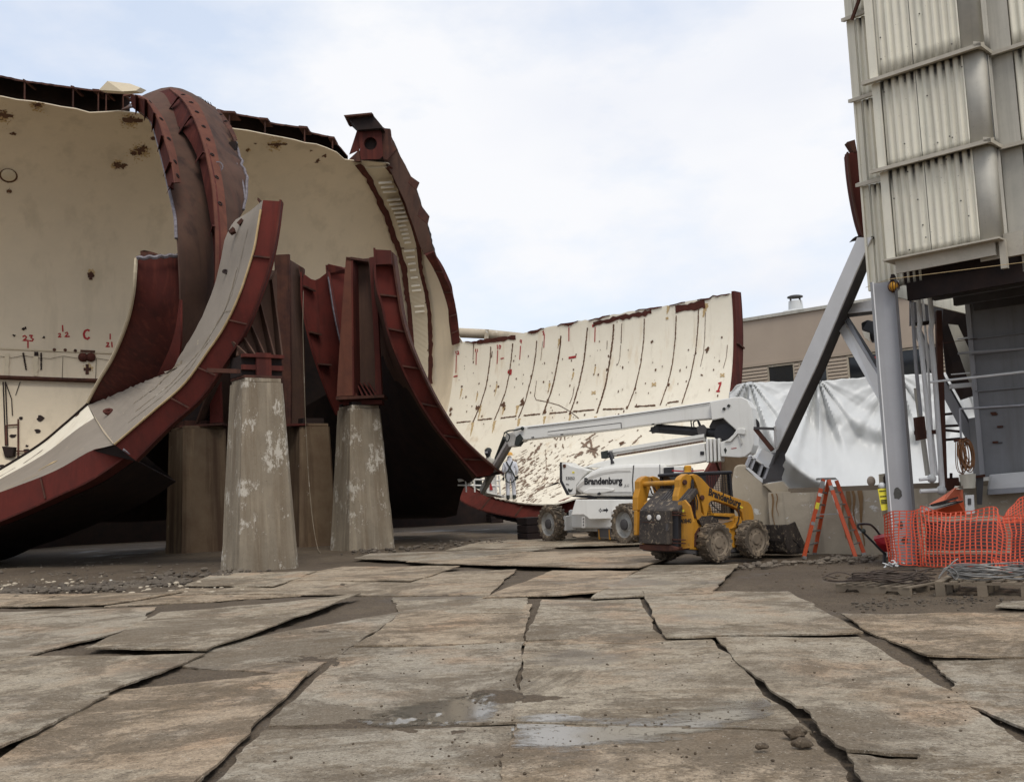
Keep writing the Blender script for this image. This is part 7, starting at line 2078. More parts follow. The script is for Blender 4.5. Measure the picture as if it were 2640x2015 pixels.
# tower boom (lower)
lf("tower_boom", [(1500, 1205), (1545, 1190), (1600, 1178), (1720, 1158), (1815, 1141), (1822, 1188), (1790, 1194), (1715, 1202), (1640, 1206)], 0.55, M["white"], 0.15, bevel=0.03)
lf("extension_boom", [(1552, 1164), (1580, 1158), (1700, 1138), (1814, 1119), (1818, 1137), (1700, 1157), (1580, 1176), (1554, 1178)], 0.36, M["white_d"], 0.1, bevel=0.02)
lf("boom_side", [(1580, 1157), (1700, 1137), (1815, 1118), (1815, 1126), (1700, 1146), (1580, 1166)], 0.40, M["white"], 0.1)
mb = MB()
for k in range(56):
    x = 1590 + k * 4.0; y = 1173.5 - (x - 1590) * 0.163
    p = [lp3(x, y - 2.4, 0.31), lp3(x + 2.8, y - 2.8, 0.31), lp3(x + 2.8, y + 1.8, 0.31), lp3(x, y + 2.2, 0.31)]
    mb.prism(p, wB * 0.03)
mb.build("energy_chain", M["stain"], lift)
lf("boom_head", [(1548, 1164), (1566, 1160), (1566, 1178), (1550, 1182)], 0.42, M["strap"], 0.12, bevel=0.02)
MB().tube([lp3(1572, 1166, 0.3), lp3(1578, 1180, 0.35), lp3(1580, 1196, 0.4)], 0.07, 8).build("hose", M["blackpaint"], lift, smooth=True)
for x in (1819, 1828, 1838, 1849):
    lf("collar", [(x, 1131 - (x - 1819) * 0.05), (x + 7, 1130 - (x - 1819) * 0.05), (x + 9, 1191 - (x - 1819) * 0.08), (x + 2, 1193 - (x - 1819) * 0.08)], 0.66, M["white"], 0.15, bevel=0.03)
lf("sensor", [(1805, 1163), (1815, 1163), (1815, 1172), (1805, 1172)], 0.02, M["ink"], 0.44)
# upright knuckle
lf("knuckle_plate", [(1830, 1035), (1860, 1029), (1895, 1023), (1912, 1023), (1926, 1030), (1936, 1048), (1943, 1110), (1943, 1145), (1936, 1165), (1920, 1177), (1906, 1179), (1859, 1176), (1856, 1140), (1876, 1133), (1890, 1120), (1898, 1108), (1880, 1092), (1864, 1077), (1835, 1083)], 0.16, M["white"], 0.42, bevel=0.02)
lf("knuckle_plate", [(1834, 1035), (1860, 1029), (1895, 1023), (1912, 1023), (1926, 1030), (1936, 1048), (1943, 1110), (1943, 1145), (1936, 1165), (1920, 1177), (1906, 1179), (1859, 1176), (1856, 1140), (1876, 1133), (1890, 1120), (1898, 1108), (1880, 1092), (1864, 1077), (1839, 1083)], 0.12, M["white"], -0.42, bevel=0.02)
lf("knuckle_web", [(1900, 1024), (1914, 1024), (1927, 1032), (1938, 1050), (1945, 1110), (1944, 1147), (1936, 1167), (1922, 1178), (1916, 1170), (1928, 1158), (1934, 1140), (1932, 1110), (1927, 1056), (1918, 1040)], 0.9, M["white"], 0.0, bevel=0.02)
lf("knuckle_gusset", [(1868, 1138), (1886, 1126), (1900, 1106), (1912, 1103), (1922, 1106), (1921, 1120), (1902, 1118), (1884, 1138)], 0.06, M["white"], 0.53, bevel=0.015)
lf("knuckle_gusset", [(1902, 1118), (1906, 1118), (1914, 1142), (1910, 1146)], 0.05, M["white_d"], 0.52)
lf("decal", [(1866, 1158), (1870, 1153), (1874, 1160), (1870, 1170)], 0.004, M["strap"], 0.505)
lf("decal", [(1885, 1155), (1899, 1153), (1899, 1155), (1885, 1157)], 0.004, M["redpaint"], 0.505)
for x, y in ((1878, 1045), (1866, 1053)):
    lf("pivot_bolt", [(x - 4, y), (x, y - 4), (x + 5, y - 1), (x + 2, y + 4), (x - 3, y + 3)], 0.04, M["strap"], 0.52)
mb = MB()
for r in (0.10, 0.13, 0.16):
    mb.tube([lp3(1942, 1096, -0.1) + uB * (r * math.cos(t)) + Vec((0, 0, r * 1.2 * math.sin(t))) for t in [math.pi * (j / 12 - 0.6) for j in range(15)]], 0.025, 6)
mb.build("hose_loop", M["blackpaint"], lift, smooth=True)
# lift cylinder
MB().tube([lp3(1692, 1104, 0.0), lp3(1845, 1116, 0.0)], 0.135, 18).build("lift_cylinder", M["blackpaint"], lift, smooth=True)
MB().tube([lp3(1680, 1109, 0.0), lp3(1700, 1105, 0.0)], 0.10, 12).build("cylinder_rod", M["steel_d"], lift, smooth=True)
MB().lathe(Frame(lp3(1868, 1118, 0.25), uB, None, -wB), [(0.30, -0.5), (0.30, 0.0), (0.22, 0.02), (0.0, 0.02)], 24).build("pivot_drum", M["blackpaint"], lift, smooth=True)
lf("cylinder_lug", [(1828, 1100), (1838, 1080), (1862, 1076), (1892, 1106), (1880, 1124), (1845, 1124)], 0.3, M["steel_d"], -0.1)
lf("cylinder_lug", [(1672, 1112), (1688, 1096), (1698, 1098), (1698, 1112)], 0.3, M["blackpaint"], 0.0)
mb = MB()
for x0, x1, h in ((1784, 1806, -22), (1790, 1810, -16)):
    mb.tube(catmull([lp3(x0, 1104, 0.2), lp3(x0 - 2, 1104 + h, 0.25), lp3((x0 + x1) / 2, 1100 + h, 0.25), lp3(x1, 1106, 0.2)], 14), 0.02, 6)
mb.build("hose", M["blackpaint"], lift)
lf("valve_block", [(1796, 1100), (1812, 1094), (1822, 1106), (1818, 1124), (1800, 1122)], 0.2, M["steel_d"], 0.15)
# upper boom
lf("upper_boom", [(1345, 1099), (1440, 1088), (1600, 1068), (1760, 1045), (1858, 1030), (1862, 1077), (1760, 1085), (1640, 1099), (1598, 1106), (1500, 1117), (1432, 1125), (1350, 1134)], 0.5, M["white"], 0.05, bevel=0.03)
lf("boom_panel", [(1412, 1110), (1500, 1098), (1600, 1089), (1601, 1103), (1520, 1112), (1412, 1121)], 0.02, M["white"], 0.305, bevel=0.004)
lf("boom_seam", [(1412, 1111.5), (1600, 1088.5), (1601, 1090), (1412, 1113)], 0.006, M["steel_d"], 0.319)
lf("boom_seam", [(1600, 1089), (1602, 1089), (1603, 1104), (1601, 1104)], 0.006, M["steel_d"], 0.319)
lf("boom_seam", [(1837, 1046), (1858, 1040), (1858, 1041.6), (1839, 1047.6), (1837, 1062), (1835.6, 1062)], 0.006, M["steel_d"], 0.303)
lf("boom_tip", [(1322, 1109), (1332, 1099), (1349, 1097), (1352, 1132), (1340, 1140), (1330, 1134)], 0.5, M["white"], 0.05, bevel=0.03)
lf("hinge_block", [(1302, 1118), (1322, 1112), (1332, 1122), (1330, 1150), (1312, 1152), (1304, 1140)], 0.4, M["white_d"], 0.1, bevel=0.03)
lf("hinge_block", [(1330, 1126), (1340, 1118), (1348, 1130), (1334, 1150), (1326, 1146)], 0.3, M["strap"], 0.2)
mb = MB()
mb.tube(catmull([lp3(1300, 1116, 0.35), lp3(1312, 1110, 0.4), lp3(1330, 1108, 0.4), lp3(1348, 1103, 0.35)], 12), 0.025, 6)
mb.tube(catmull([lp3(1298, 1128, 0.35), lp3(1302, 1114, 0.45), lp3(1314, 1124, 0.45), lp3(1308, 1138, 0.4), lp3(1300, 1130, 0.35)], 16), 0.018, 6)
mb.build("hose", M["strap"], lift)
MB().sphere(lp3(1347, 1104, 0.38), 0.06, seg=8, rings=6).build("sheave", M["strap"], lift, smooth=True)
# jib and basket
YJ = 34.6
MB().bar(P(1314, 1146, 32.6), P(1243, 1268, YJ), 0.13, 0.16).build("jib", M["alu"], lift)
MB().bar(P(1308, 1140, 32.7), P(1239, 1264, YJ), 0.05, 0.16).build("jib_edge", M["white"], lift)
MB().bar(P(1303, 1128, 32.8), P(1281, 1184, 33.8), 0.16, 0.10).build("jib_cylinder", M["strap"], lift)
MB().bar(P(1296, 1160, 33.2), P(1274, 1202, 34.2), 0.12, 0.12).build("jib_link", M["steel_d"], lift)
YK = 35.6
rails_b = [((1180, 1236), (1255, 1236)), ((1180, 1250), (1288, 1252)), ((1286, 1225), (1290, 1275)), ((1278, 1225), (1280, 1275)), ((1278, 1238), (1290, 1238)), ((1200, 1226), (1202, 1268)), ((1222, 1226), (1224, 1268)), ((1182, 1240), (1240, 1228)), ((1276, 1226), (1250, 1226))]
for a, b in rails_b:
    MB().tube([P(*a, YK), P(*b, YK)], 0.03, 8).build("basket_rail", M["white"], lift)
MB().prism([P(1252, 1228, YK), P(1276, 1226, YK), P(1278, 1276, YK), P(1256, 1270, YK), P(1250, 1250, YK)], Vec((0.02, 0.04, 0))).build("basket_panel", M["white"], lift)
MB().prism([P(1262, 1263, YK - 0.03), P(1263, 1244, YK - 0.03), P(1266, 1244, YK - 0.03), P(1271, 1262, YK - 0.03)], Vec((0, 0.01, 0))).build("warning_decal", M["redpaint"], lift)
MB().prism([P(1245, 1268, YK - 0.05), P(1292, 1278, YK - 0.05), P(1292, 1283, YK + 0.1), P(1245, 1276, YK + 0.1)], Vec((0.1, 0.8, 0))).build("basket_floor", M["white_d"], lift)
MB().prism([P(1222, 1232, YK + 0.1), P(1238, 1232, YK + 0.1), P(1240, 1262, YK + 0.1), P(1226, 1258, YK + 0.1)], Vec((0.05, 0.3, 0))).build("control_box", M["strap"], lift)
MB().prism([P(1202, 1229, YK), P(1214, 1229, YK), P(1216, 1246, YK), P(1206, 1250, YK)], Vec((0.05, 0.2, 0))).build("tool_bag", M["clad_d"], lift)

# ------------------------------------------------------------------ skid-steer loader
R0 = P(1850, 1455, 19.75); R0.z = 0.075
cS = Vec((0.8, 0.6, 0)); sS = Vec((-0.6, 0.8, 0))
FS = Frame(R0, cS, sS)
skid = thing("skid_steer", "yellow skid-steer loader numbered 40840 with black bucket, seen from behind on the right", "skid loader", R0)
def SP(px, py, y): return RP(px, py, R0 + sS * y, sS)
def zs3(x, y): return (1600 + x / 3.907, 1150 + y / 3.907)
def sk(name, pts, y, t, mat, bevel=0.0, parent=None, z3=True):
    """side-view outline (zoomed photo coordinates) on the plane y, pushed inwards by t"""
    return MB().prism([SP(*(zs3(*p) if z3 else p), y) for p in pts], sS * t).build(name, mat, parent or skid, bevel=bevel)
def loc_of(px, py, y):
    d = SP(px, py, y) - R0
    return d.dot(cS), d.z
def skid_wheel(px, py, y, out, R=0.375):
    a, z = loc_of(px, py, y)
    F = Frame(FS(a, y, R), cS, None, out)
    t = MB().lathe(F, [(0.20, -0.27), (0.34, -0.28), (R, -0.24), (R, -0.05), (0.345, 0.0), (0.285, 0.0), (0.25, -0.015)], 32, closed=False).build("wheel", M["tyre"], skid, smooth=True)
    mb = MB()
    for k in range(18):
        a_ = 2 * math.pi * k / 18
        for h0, h1, s in ((-0.13, -0.01, 0), (-0.15, -0.27, math.pi / 18)):
            vs = []
            for rr in (R - 0.02, R + 0.008):
                for da, h in ((-0.085, h0), (0.085, h0), (0.085, h1), (-0.085, h1)):
                    vs.append(F(rr * math.cos(a_ + s + da), rr * math.sin(a_ + s + da), h))
            mb.add(vs, [(0, 1, 2, 3), (7, 6, 5, 4), (0, 4, 5, 1), (1, 5, 6, 2), (2, 6, 7, 3), (3, 7, 4, 0)])
    mb.build("tread", M["tyre"], t)
    MB().lathe(F, [(0.285, 0.002), (0.27, -0.01), (0.235, -0.05), (0.12, -0.045), (0.10, -0.02), (0.0, -0.02)], 28, closed=False).build("rim", M["rim"], t, smooth=True)
    mb = MB()
    for k in range(8):
        q = F(0.17 * math.cos(k * math.pi / 4), 0.17 * math.sin(k * math.pi / 4), -0.045)
        mb.lathe(Frame(q, cS, None, out), [(0.015, 0), (0.015, 0.02), (0, 0.02)], 6, closed=False)
    mb.build("wheel_nut", M["rim"], t)
    return t
skid_wheel(1857, 1408, 0.0, -sS); skid_wheel(1954, 1402, 0.0, -sS)
aR = loc_of(1857, 1408, 0.0)[0]; aF = loc_of(1954, 1402, 0.0)[0]
for a in (aR, aF):
    q = FS(a, 1.62, 0.375); x, y = PX(q); skid_wheel(x, y, 1.62, sS)
yb = 0.30
# main body
body = [(580, 648), (600, 560), (640, 530), (670, 545), (700, 600), (730, 690), (745, 722), (772, 735), (780, 770), (815, 795), (990, 790), (1150, 740), (1170, 700), (1215, 705), (1228, 760), (1190, 820), (1150, 850), (1180, 900), (1190, 1010), (1120, 1030), (1000, 1040), (800, 1045), (580, 1035)]
sk("body", body, yb, 1.0, M["yellow"], 0.02)
sk("frame_skirt", [(580, 1030), (1180, 1010), (1180, 1060), (760, 1085), (575, 1060)], yb + 0.02, 0.96, M["steel_d"])
sk("fender_shadow_plate", [(740, 900), (790, 820), (870, 790), (985, 770), (1000, 800), (900, 830), (820, 900), (790, 1000), (745, 1010)], yb - 0.02, 0.02, M["rust"])
sk("side_gap", [(740, 560), (775, 560), (790, 720), (745, 718), (715, 620)], yb - 0.015, 0.02, M["blackpaint"])
sk("tilt_link", [(735, 480), (770, 470), (800, 570), (812, 660), (835, 690), (920, 700), (915, 720), (800, 725), (775, 740), (760, 690)], yb - 0.03, 0.06, M["yellow"])
sk("stop_block", [(790, 740), (830, 700), (985, 720), (985, 770), (815, 792)], yb - 0.06, 0.08, M["muddy_black"])
sk("step_tread", [(945, 672), (1150, 676), (1160, 700), (1100, 712), (945, 700)], yb - 0.09, 0.12, M["yellow"], 0.01)
sk("step_frame", [(860, 700), (960, 695), (1100, 712), (1100, 735), (860, 722)], yb - 0.05, 0.08, M["blackpaint"])
sk("front_lug", [(1165, 715), (1180, 700), (1215, 730), (1228, 770), (1200, 780), (1160, 815), (1120, 830), (1160, 770)], yb - 0.05, 0.06, M["yellow"], 0.01)
# rear door: lies across the back
fr = loc_of(*zs3(495, 700), 0.42)[0]
door_f = min(fr, loc_of(*zs3(580, 700), yb)[0]) - 0.02
ob = R0 + cS * (door_f - 0.05)
def BKp(px, py, d=0.0): return RP(px, py, ob + cS * d, cS)
def bk(name, pts, t, mat, d=0.0, bevel=0.0, parent=None):
    return MB().prism([BKp(*zs3(*p), d) for p in pts], cS * t).build(name, mat, parent or skid, bevel=bevel)
door = bk("rear_door", [(188, 640), (490, 642), (490, 990), (180, 978)], 0.22, M["muddy_black"], -0.10, 0.02)
bk("door_side", [(490, 642), (582, 640), (582, 1010), (490, 990)], 0.30, M["blackpaint"], 0.0)
for x, y in ((290, 716), (384, 716)):
    c = BKp(*zs3(x, y), -0.105)
    MB().lathe(Frame(c, sS, None, -cS), [(0.052, -0.01), (0.052, 0.012), (0.042, 0.016), (0.0, 0.016)], 18).build("rear_light", M["lamp"], door, smooth=True)
for yy in (660, 688, 935, 970):
    bk("door_hinge", [(495, yy - 6), (640, yy + 4), (640, yy + 12), (495, yy + 8)], 0.05, M["rust"], -0.03)
bk("bumper", [(185, 985), (490, 992), (580, 1020), (570, 1050), (480, 1060), (240, 1045), (185, 1030)], 0.35, M["rust"], -0.05, 0.02)
bk("corner_post", [(578, 560), (640, 540), (690, 600), (730, 760), (720, 1020), (582, 1035)], 0.05, M["yellow"], 0.08)
# engine cover with slats
cov = [BKp(*zs3(195, 632), -0.08), BKp(*zs3(575, 636), 0.02), SP(*zs3(690, 500), yb + 0.1), SP(*zs3(600, 470), yb + 0.1)]
p0, p1 = BKp(*zs3(192, 636), -0.08), BKp(*zs3(578, 640), -0.04)
up_ = cS * 0.55 + Vec((0, 0, 0.40))
MB().prism([p0, p1, p1 + up_, p0 + up_], Vec((0, 0, -0.10)) + cS * 0.05).build("engine_cover", M["muddy_black"], skid, bevel=0.02)
for k in range(9):
    a = p0.lerp(p1, 0.36 + 0.07 * k) + up_ * 0.45 + Vec((0, 0, 0.004)); b = a + up_ * 0.5
    MB().bar(a, b, 0.03, 0.02).build("cover_slat", M["steel_d"], skid)
# arms
arm = [(710, 290), (740, 278), (775, 288), (815, 318), (860, 365), (900, 412), (960, 440), (1100, 495), (1290, 560), (1318, 590), (1335, 640), (1345, 700), (1345, 798), (1235, 798), (1240, 740), (1225, 670), (1200, 640), (1100, 590), (950, 545), (910, 552), (890, 580), (882, 640), (870, 715), (850, 712), (830, 620), (800, 500), (770, 400), (735, 320)]
ra = sk("lift_arm", arm, yb - 0.04, 0.13, M["yellow"], 0.015)
rear_up = [(598, 335), (625, 300), (665, 276), (700, 285), (718, 310), (710, 400), (680, 520), (660, 600), (650, 640), (580, 640), (578, 500), (600, 410)]
sk("lift_arm", rear_up, yb - 0.02, 0.16, M["yellow"], 0.015)
# left arm: same parts moved across
dl = 1.12
MB().prism([SP(*zs3(*p), yb) + sS * dl for p in arm], sS * 0.13).build("lift_arm", M["yellow"], skid, bevel=0.015)
MB().prism([SP(*zs3(*p), yb) + sS * dl for p in rear_up], sS * 0.16).build("lift_arm", M["yellow"], skid, bevel=0.015)
MB().prism([SP(*zs3(*p), yb) + sS * (dl + 0.02) for p in body[:9] + [(815, 900), (580, 900)]], sS * 0.10).build("side_tower", M["yellow"], skid, bevel=0.015)
ca = SP(*zs3(628, 362), yb + 0.04)
MB().tube([ca, ca + sS * (dl + 0.02)], 0.052, 14).build("cross_tube", M["yellow"], skid, smooth=True)
for p in ((648, 362), (632, 556), (822, 516)):
    c = SP(*zs3(*p), yb - 0.05)
    MB().lathe(Frame(c, cS, None, -sS), [(0.05, -0.02), (0.05, 0.015), (0.025, 0.02), (0.0, 0.02)], 14).build("pivot_pin", M["rust"], skid, smooth=True)
sk("lift_cylinder", [(700, 560), (735, 560), (765, 720), (745, 722)], yb + 0.06, 0.06, M["alu"])
# lettering
o_ = SP(*zs3(882, 486), yb - 0.046); e_ = SP(*zs3(1250, 632), yb - 0.046)
d_ = (e_ - o_); Ltx = d_.length; d_.normalize()
text("Brandenburg", 0.20, Frame(o_, d_, sS, d_.cross(sS) * (-1 if d_.cross(sS).z < 0 else 1)), "brand_lettering", M["ink"], skid, bold=0.008, sx=Ltx / 1.19)
o_ = BKp(*zs3(606, 775), 0.074); e_ = BKp(*zs3(728, 769), 0.074)
d_ = (e_ - o_); Ltx = d_.length; d_.normalize()
text("40840", 0.115, Frame(o_, d_, cS, d_.cross(cS) * (-1 if d_.cross(cS).z < 0 else 1)), "fleet_number", M["ink"], skid, bold=0.003, sx=Ltx / 0.325)
# cab
cab0 = loc_of(*zs3(712, 300), yb + 0.12)[0]; cab1 = loc_of(*zs3(1125, 300), yb + 0.12)[0]
ctop = loc_of(*zs3(1000, 250), yb + 0.12)[1]; cbot = loc_of(*zs3(1000, 690), yb + 0.12)[1]
y0c, y1c = yb + 0.12, yb + 1.0
mb = MB()
mb.box(FS, cab0 - 0.06, cab1 + 0.02, y0c - 0.01, y1c + 0.01, ctop - 0.07, ctop)
mb.build("cab_roof", M["blackpaint"], skid, bevel=0.03)
for a in (cab0, cab1 - 0.06):
    for y in (y0c, y1c - 0.06):
        MB().prism([FS(a, y, cbot), FS(a + 0.06, y, cbot), FS(a + 0.06 - (0.03 if a > cab0 else 0), y, ctop - 0.06), FS(a - (0.03 if a > cab0 else 0), y, ctop - 0.06)], sS * 0.06).build("cab_post", M["blackpaint"], skid)
MB().box(FS, cab0 + 0.02, cab0 + 0.05, y0c + 0.06, y1c - 0.06, cbot, ctop - 0.06).build("rear_window", M["glass"], skid)
MB().box(FS, cab0 + 0.06, cab0 + 0.42, y0c + 0.01, y0c + 0.03, cbot, ctop - 0.07).build("side_panel", M["blackpaint"], skid)
MB().box(FS, cab0 + 0.15, cab0 + 0.5, y0c + 0.2, y1c - 0.2, cbot - 0.2, cbot + 0.28).build("seat", M["strap"], skid, bevel=0.05)
MB().box(FS, cab0 + 0.15, cab0 + 0.28, y0c + 0.2, y1c - 0.2, cbot + 0.28, cbot + 0.62).build("seat_back", M["strap"], skid, bevel=0.04)
MB().box(FS, cab0, cab1 - 0.05, y1c - 0.02, y1c - 0.01, cbot, ctop - 0.07).build("side_window", M["glass"], skid)
mb = MB()
a0_, a1_ = cab0 + 0.42, cab1 - 0.07
for k in range(11):
    a = a0_ + (a1_ - a0_) * k / 10
    mb.box(FS, a - 0.004, a + 0.004, y0c + 0.01, y0c + 0.02, cbot, ctop - 0.07)
for k in range(19):
    z = cbot + (ctop - 0.07 - cbot) * k / 18
    mb.box(FS, a0_, a1_, y0c + 0.012, y0c + 0.022, z - 0.004, z + 0.004)
mb.build("side_screen", M["blackpaint"], skid)
bc = FS((cab0 + cab1) / 2 - 0.12, (y0c + y1c) / 2 + 0.1, ctop)
MB().lathe(Frame(bc, cS), [(0.09, 0), (0.09, 0.02), (0.075, 0.03), (0.075, 0.13), (0.05, 0.15), (0.0, 0.15)], 18).build("beacon", M["amber"], skid, smooth=True)
for s in (-1, 1):
    MB().bar(bc + sS * (0.12 * s) + Vec((0, 0, 0.03)), bc + sS * (0.42 * s) + Vec((0, 0, 0.06 if s > 0 else 0.03)), 0.06, 0.025).build("red_flag", M["redtray"], skid)
# bucket
bz = [(1350, 800), (1440, 775), (1550, 765), (1640, 742), (1680, 738), (1770, 738), (1790, 880), (1800, 1010), (1690, 1050), (1545, 1105), (1490, 1092), (1480, 960), (1440, 830)]
f0 = loc_of(*zs3(1480, 800), yb)[0]
bw0, bw1 = -0.08, 1.70
prof = [(f0 - 0.05, 0.62), (f0 - 0.02, 0.30), (f0 + 0.06, 0.08), (f0 + 0.22, 0.0), (f0 + 0.80, 0.0), (f0 + 0.80, 0.03), (f0 + 0.26, 0.05), (f0 + 0.12, 0.12), (f0 + 0.04, 0.32), (f0 + 0.02, 0.62)]
MB().prism([FS(a, bw0, z) for a, z in prof], sS * (bw1 - bw0)).build("bucket", M["muddy_black"], skid)
for y in (bw0, bw1 - 0.03):
    MB().prism([FS(f0 - 0.05, y, 0.62), FS(f0 - 0.02, y, 0.28), FS(f0 + 0.08, y, 0.05), FS(f0 + 0.25, y, 0.0), FS(f0 + 0.82, y, 0.0), FS(f0 + 0.62, y, 0.30), FS(f0 + 0.42, y, 0.66), FS(f0 + 0.25, y, 0.62)], sS * 0.03).build("bucket_side", M["muddy_black"], skid)
MB().prism([FS(f0 + 0.30, bw0 - 0.012, 0.30), FS(f0 + 0.45, bw0 - 0.012, 0.18), FS(f0 + 0.52, bw0 - 0.012, 0.12), FS(f0 + 0.42, bw0 - 0.012, 0.24)], sS * 0.01).build("bucket_slot", M["ink"], skid)
MB().box(FS, f0 - 0.22, f0 - 0.06, 0.25, 1.4, 0.15, 0.55).build("quick_coupler", M["steel_d"], skid, bevel=0.02)

# hoses, catches and stickers on the loader
for p in ([(726, 330), (738, 420), (760, 500), (775, 560), (770, 640)], [(716, 340), (722, 440), (742, 520), (752, 600), (748, 690)], [(905, 560), (935, 600), (985, 640), (1060, 690)], [(1180, 640), (1195, 680), (1190, 740), (1170, 790)]):
    MB().tube(catmull([SP(*zs3(*q), yb - 0.06 - 0.02 * (i % 2)) for i, q in enumerate(p)], 18), 0.013, 6).build("hydraulic_hose", M["blackpaint"], skid, smooth=True)
for p in ([(300, 420), (315, 470), (350, 500)], [(330, 410), (360, 450), (400, 480)]):
    MB().tube(catmull([SP(*zs3(*q), yb + 0.95) for q in p], 10), 0.014, 6).build("hydraulic_hose", M["blackpaint"], skid, smooth=True)
bk("door_handle", [(455, 780), (470, 780), (470, 850), (455, 850)], 0.03, M["steel_d"], -0.13)
bk("door_plate", [(215, 760), (340, 762), (340, 766), (215, 764)], 0.01, M["rust"], -0.112)
bk("decal", [(600, 640), (640, 636), (640, 660), (600, 664)], 0.004, M["tagy"], 0.073)
sk("decal", [(1205, 600), (1235, 612), (1232, 626), (1202, 614)], yb - 0.046, 0.004, M["tagy"])
sk("grease_patch", [(700, 560), (760, 540), (775, 600), (790, 700), (745, 716), (715, 640)], yb - 0.018, 0.003, M["rust"])
# seams, stickers and pipes on the lift
lf("hood_seam", [(1700, 1197), (1702, 1197), (1703, 1278), (1701, 1278)], 0.008, M["steel_d"], 0.999)
lf("hood_seam", [(1500, 1268), (1628, 1268), (1628, 1269.2), (1500, 1269.2)], 0.006, M["steel_d"], 0.999)
for x, y, w_, h_, mt in ((1645, 1240, 8, 6, "tagy"), (1660, 1262, 10, 4, "redpaint"), (1690, 1230, 5, 8, "ink"), (1720, 1240, 9, 6, "tagy"), (1475, 1215, 6, 4, "tagy"), (1745, 1245, 5, 5, "redpaint")):
    lf("sticker", [(x, y), (x + w_, y), (x + w_, y + h_), (x, y + h_)], 0.004, M[mt], 1.002 if x < 1709 and x > 1490 else 0.912 if x < 1490 else 0.855)
for x, y in ((1370, 1126), (1445, 1118), (1520, 1110), (1680, 1092)):
    lf("sticker", [(x, y), (x + 7, y - 1), (x + 7, y + 2), (x, y + 3)], 0.004, M["ink"], 0.306)
MB().tube(catmull([lp3(1360, 1102, 0.32), lp3(1450, 1092, 0.325), lp3(1560, 1078, 0.325), lp3(1700, 1058, 0.325), lp3(1830, 1038, 0.33)], 20), 0.012, 6).build("boom_cable", M["steel_d"], lift, smooth=True)
lf("chassis_bolt_plate", [(1500, 1331), (1508, 1331), (1508, 1360), (1500, 1360)], 0.03, M["white_d"], 1.08)
for yq in (1335, 1343, 1351): lf("bolt_head", [(1502.5, yq), (1505.5, yq), (1505.5, yq + 3), (1502.5, yq + 3)], 0.02, M["steel_d"], 1.105)
# ------------------------------------------------------------------ people
def skin_body(name, parent, joints, bones, mat, root=0, sub=2):
    base = LOC[parent.name]
    me = bpy.data.meshes.new(name)
    me.from_pydata([tuple(Vec(p) - base) for p, r in joints], bones, [])
    o = bpy.data.objects.new(name, me); COL.objects.link(o); o.parent = parent
    LOC[o.name] = base
    me.materials.append(mat)
    sk_ = o.modifiers.new("skin", "SKIN"); sk_.use_smooth_shade = True
    if not me.skin_vertices: 
        pass
    for i, (p, r) in enumerate(joints):
        rr = r if isinstance(r, tuple) else (r, r)
        me.skin_vertices[0].data[i].radius = rr
        me.skin_vertices[0].data[i].use_root = (i == root)
    s = o.modifiers.new("sub", "SUBSURF"); s.levels = sub; s.render_levels = sub
    return o
def hand(parent, wrist, d, side, mat, palm_n):
    """glove: palm and five bent fingers; d = direction of the fingers"""
    d = Vec(d).normalized(); n = Vec(palm_n).normalized(); s = d.cross(n).normalized() * side
    mb = MB()
    F = Frame(wrist, s, n, d)
    mb.sphere(F(0, 0, 0.05), 0.05, sx=0.85, sy=0.45, sz=1.1, seg=10, rings=7, F=F)
    for k, (x, L) in enumerate(((-0.032, 0.062), (-0.011, 0.078), (0.011, 0.074), (0.031, 0.055))):
        b = F(x, 0, 0.085)
        mb.tube([b, b + d * L * 0.5 + n * 0.006, b + d * L * 0.85 + n * 0.025, b + d * L * 0.8 + n * 0.05], 0.0095, 6, 0.007)
    b = F(-0.035, 0.005, 0.035)
    mb.tube([b, b - s * 0.02 + d * 0.03 + n * 0.01, b - s * 0.02 + d * 0.055 + n * 0.025], 0.011, 6, 0.008)
    return mb.build("glove", mat, parent, smooth=True)
h = ST.hit(1318, 1287, 0.0)
ft = h[0] if h else P(1325, 1287, 40)
# worker seen from behind
H = 1.80
vdw = Vec((ft.x, ft.y, 0)).normalized(); rt = Vec((vdw.y, -vdw.x, 0))
Fw = Frame(ft, rt, vdw)
wk = thing("person", "worker in white hooded coverall, orange hard hat and dark harness, seen from behind", "person", ft)
J = [((0.0, 0.0, 0.95), (0.19, 0.14)), ((0.0, 0.0, 1.15), (0.185, 0.135)), ((0.0, 0.02, 1.36), (0.20, 0.125)), ((0.0, 0.03, 1.50), (0.10, 0.085)),
     ((-0.10, 0.0, 0.86), 0.115), ((-0.115, 0.02, 0.50), 0.088), ((-0.12, 0.0, 0.10), 0.078),
     ((0.10, 0.0, 0.86), 0.115), ((0.12, -0.02, 0.50), 0.088), ((0.125, 0.0, 0.10), 0.078),
     ((-0.21, 0.02, 1.40), 0.085), ((-0.27, 0.0, 1.14), 0.068), ((-0.27, 0.14, 0.92), 0.05),
     ((0.21, 0.02, 1.40), 0.085), ((0.28, -0.01, 1.14), 0.068), ((0.24, 0.10, 0.93), 0.05),
     ((0.0, 0.05, 1.62), (0.105, 0.115)), ((0.0, 0.06, 1.72), (0.085, 0.10))]
B = [(0, 1), (1, 2), (2, 3), (0, 4), (4, 5), (5, 6), (0, 7), (7, 8), (8, 9), (2, 10), (10, 11), (11, 12), (2, 13), (13, 14), (14, 15), (3, 16), (16, 17)]
skin_body("body", wk, [(Fw(*p), r) for p, r in J], B, M["suit"])
for x, y in ((-0.12, 0.0), (0.125, 0.0)):
    mb = MB()
    mb.sphere(Fw(x, 0.05, 0.055), 0.062, sx=0.9, sy=2.2, sz=0.95, seg=12, rings=8, F=Fw)
    mb.tube([Fw(x, -0.02, 0.05), Fw(x, -0.01, 0.17)], 0.072, 10)
    mb.build("boot", M["strap"], wk, smooth=True)
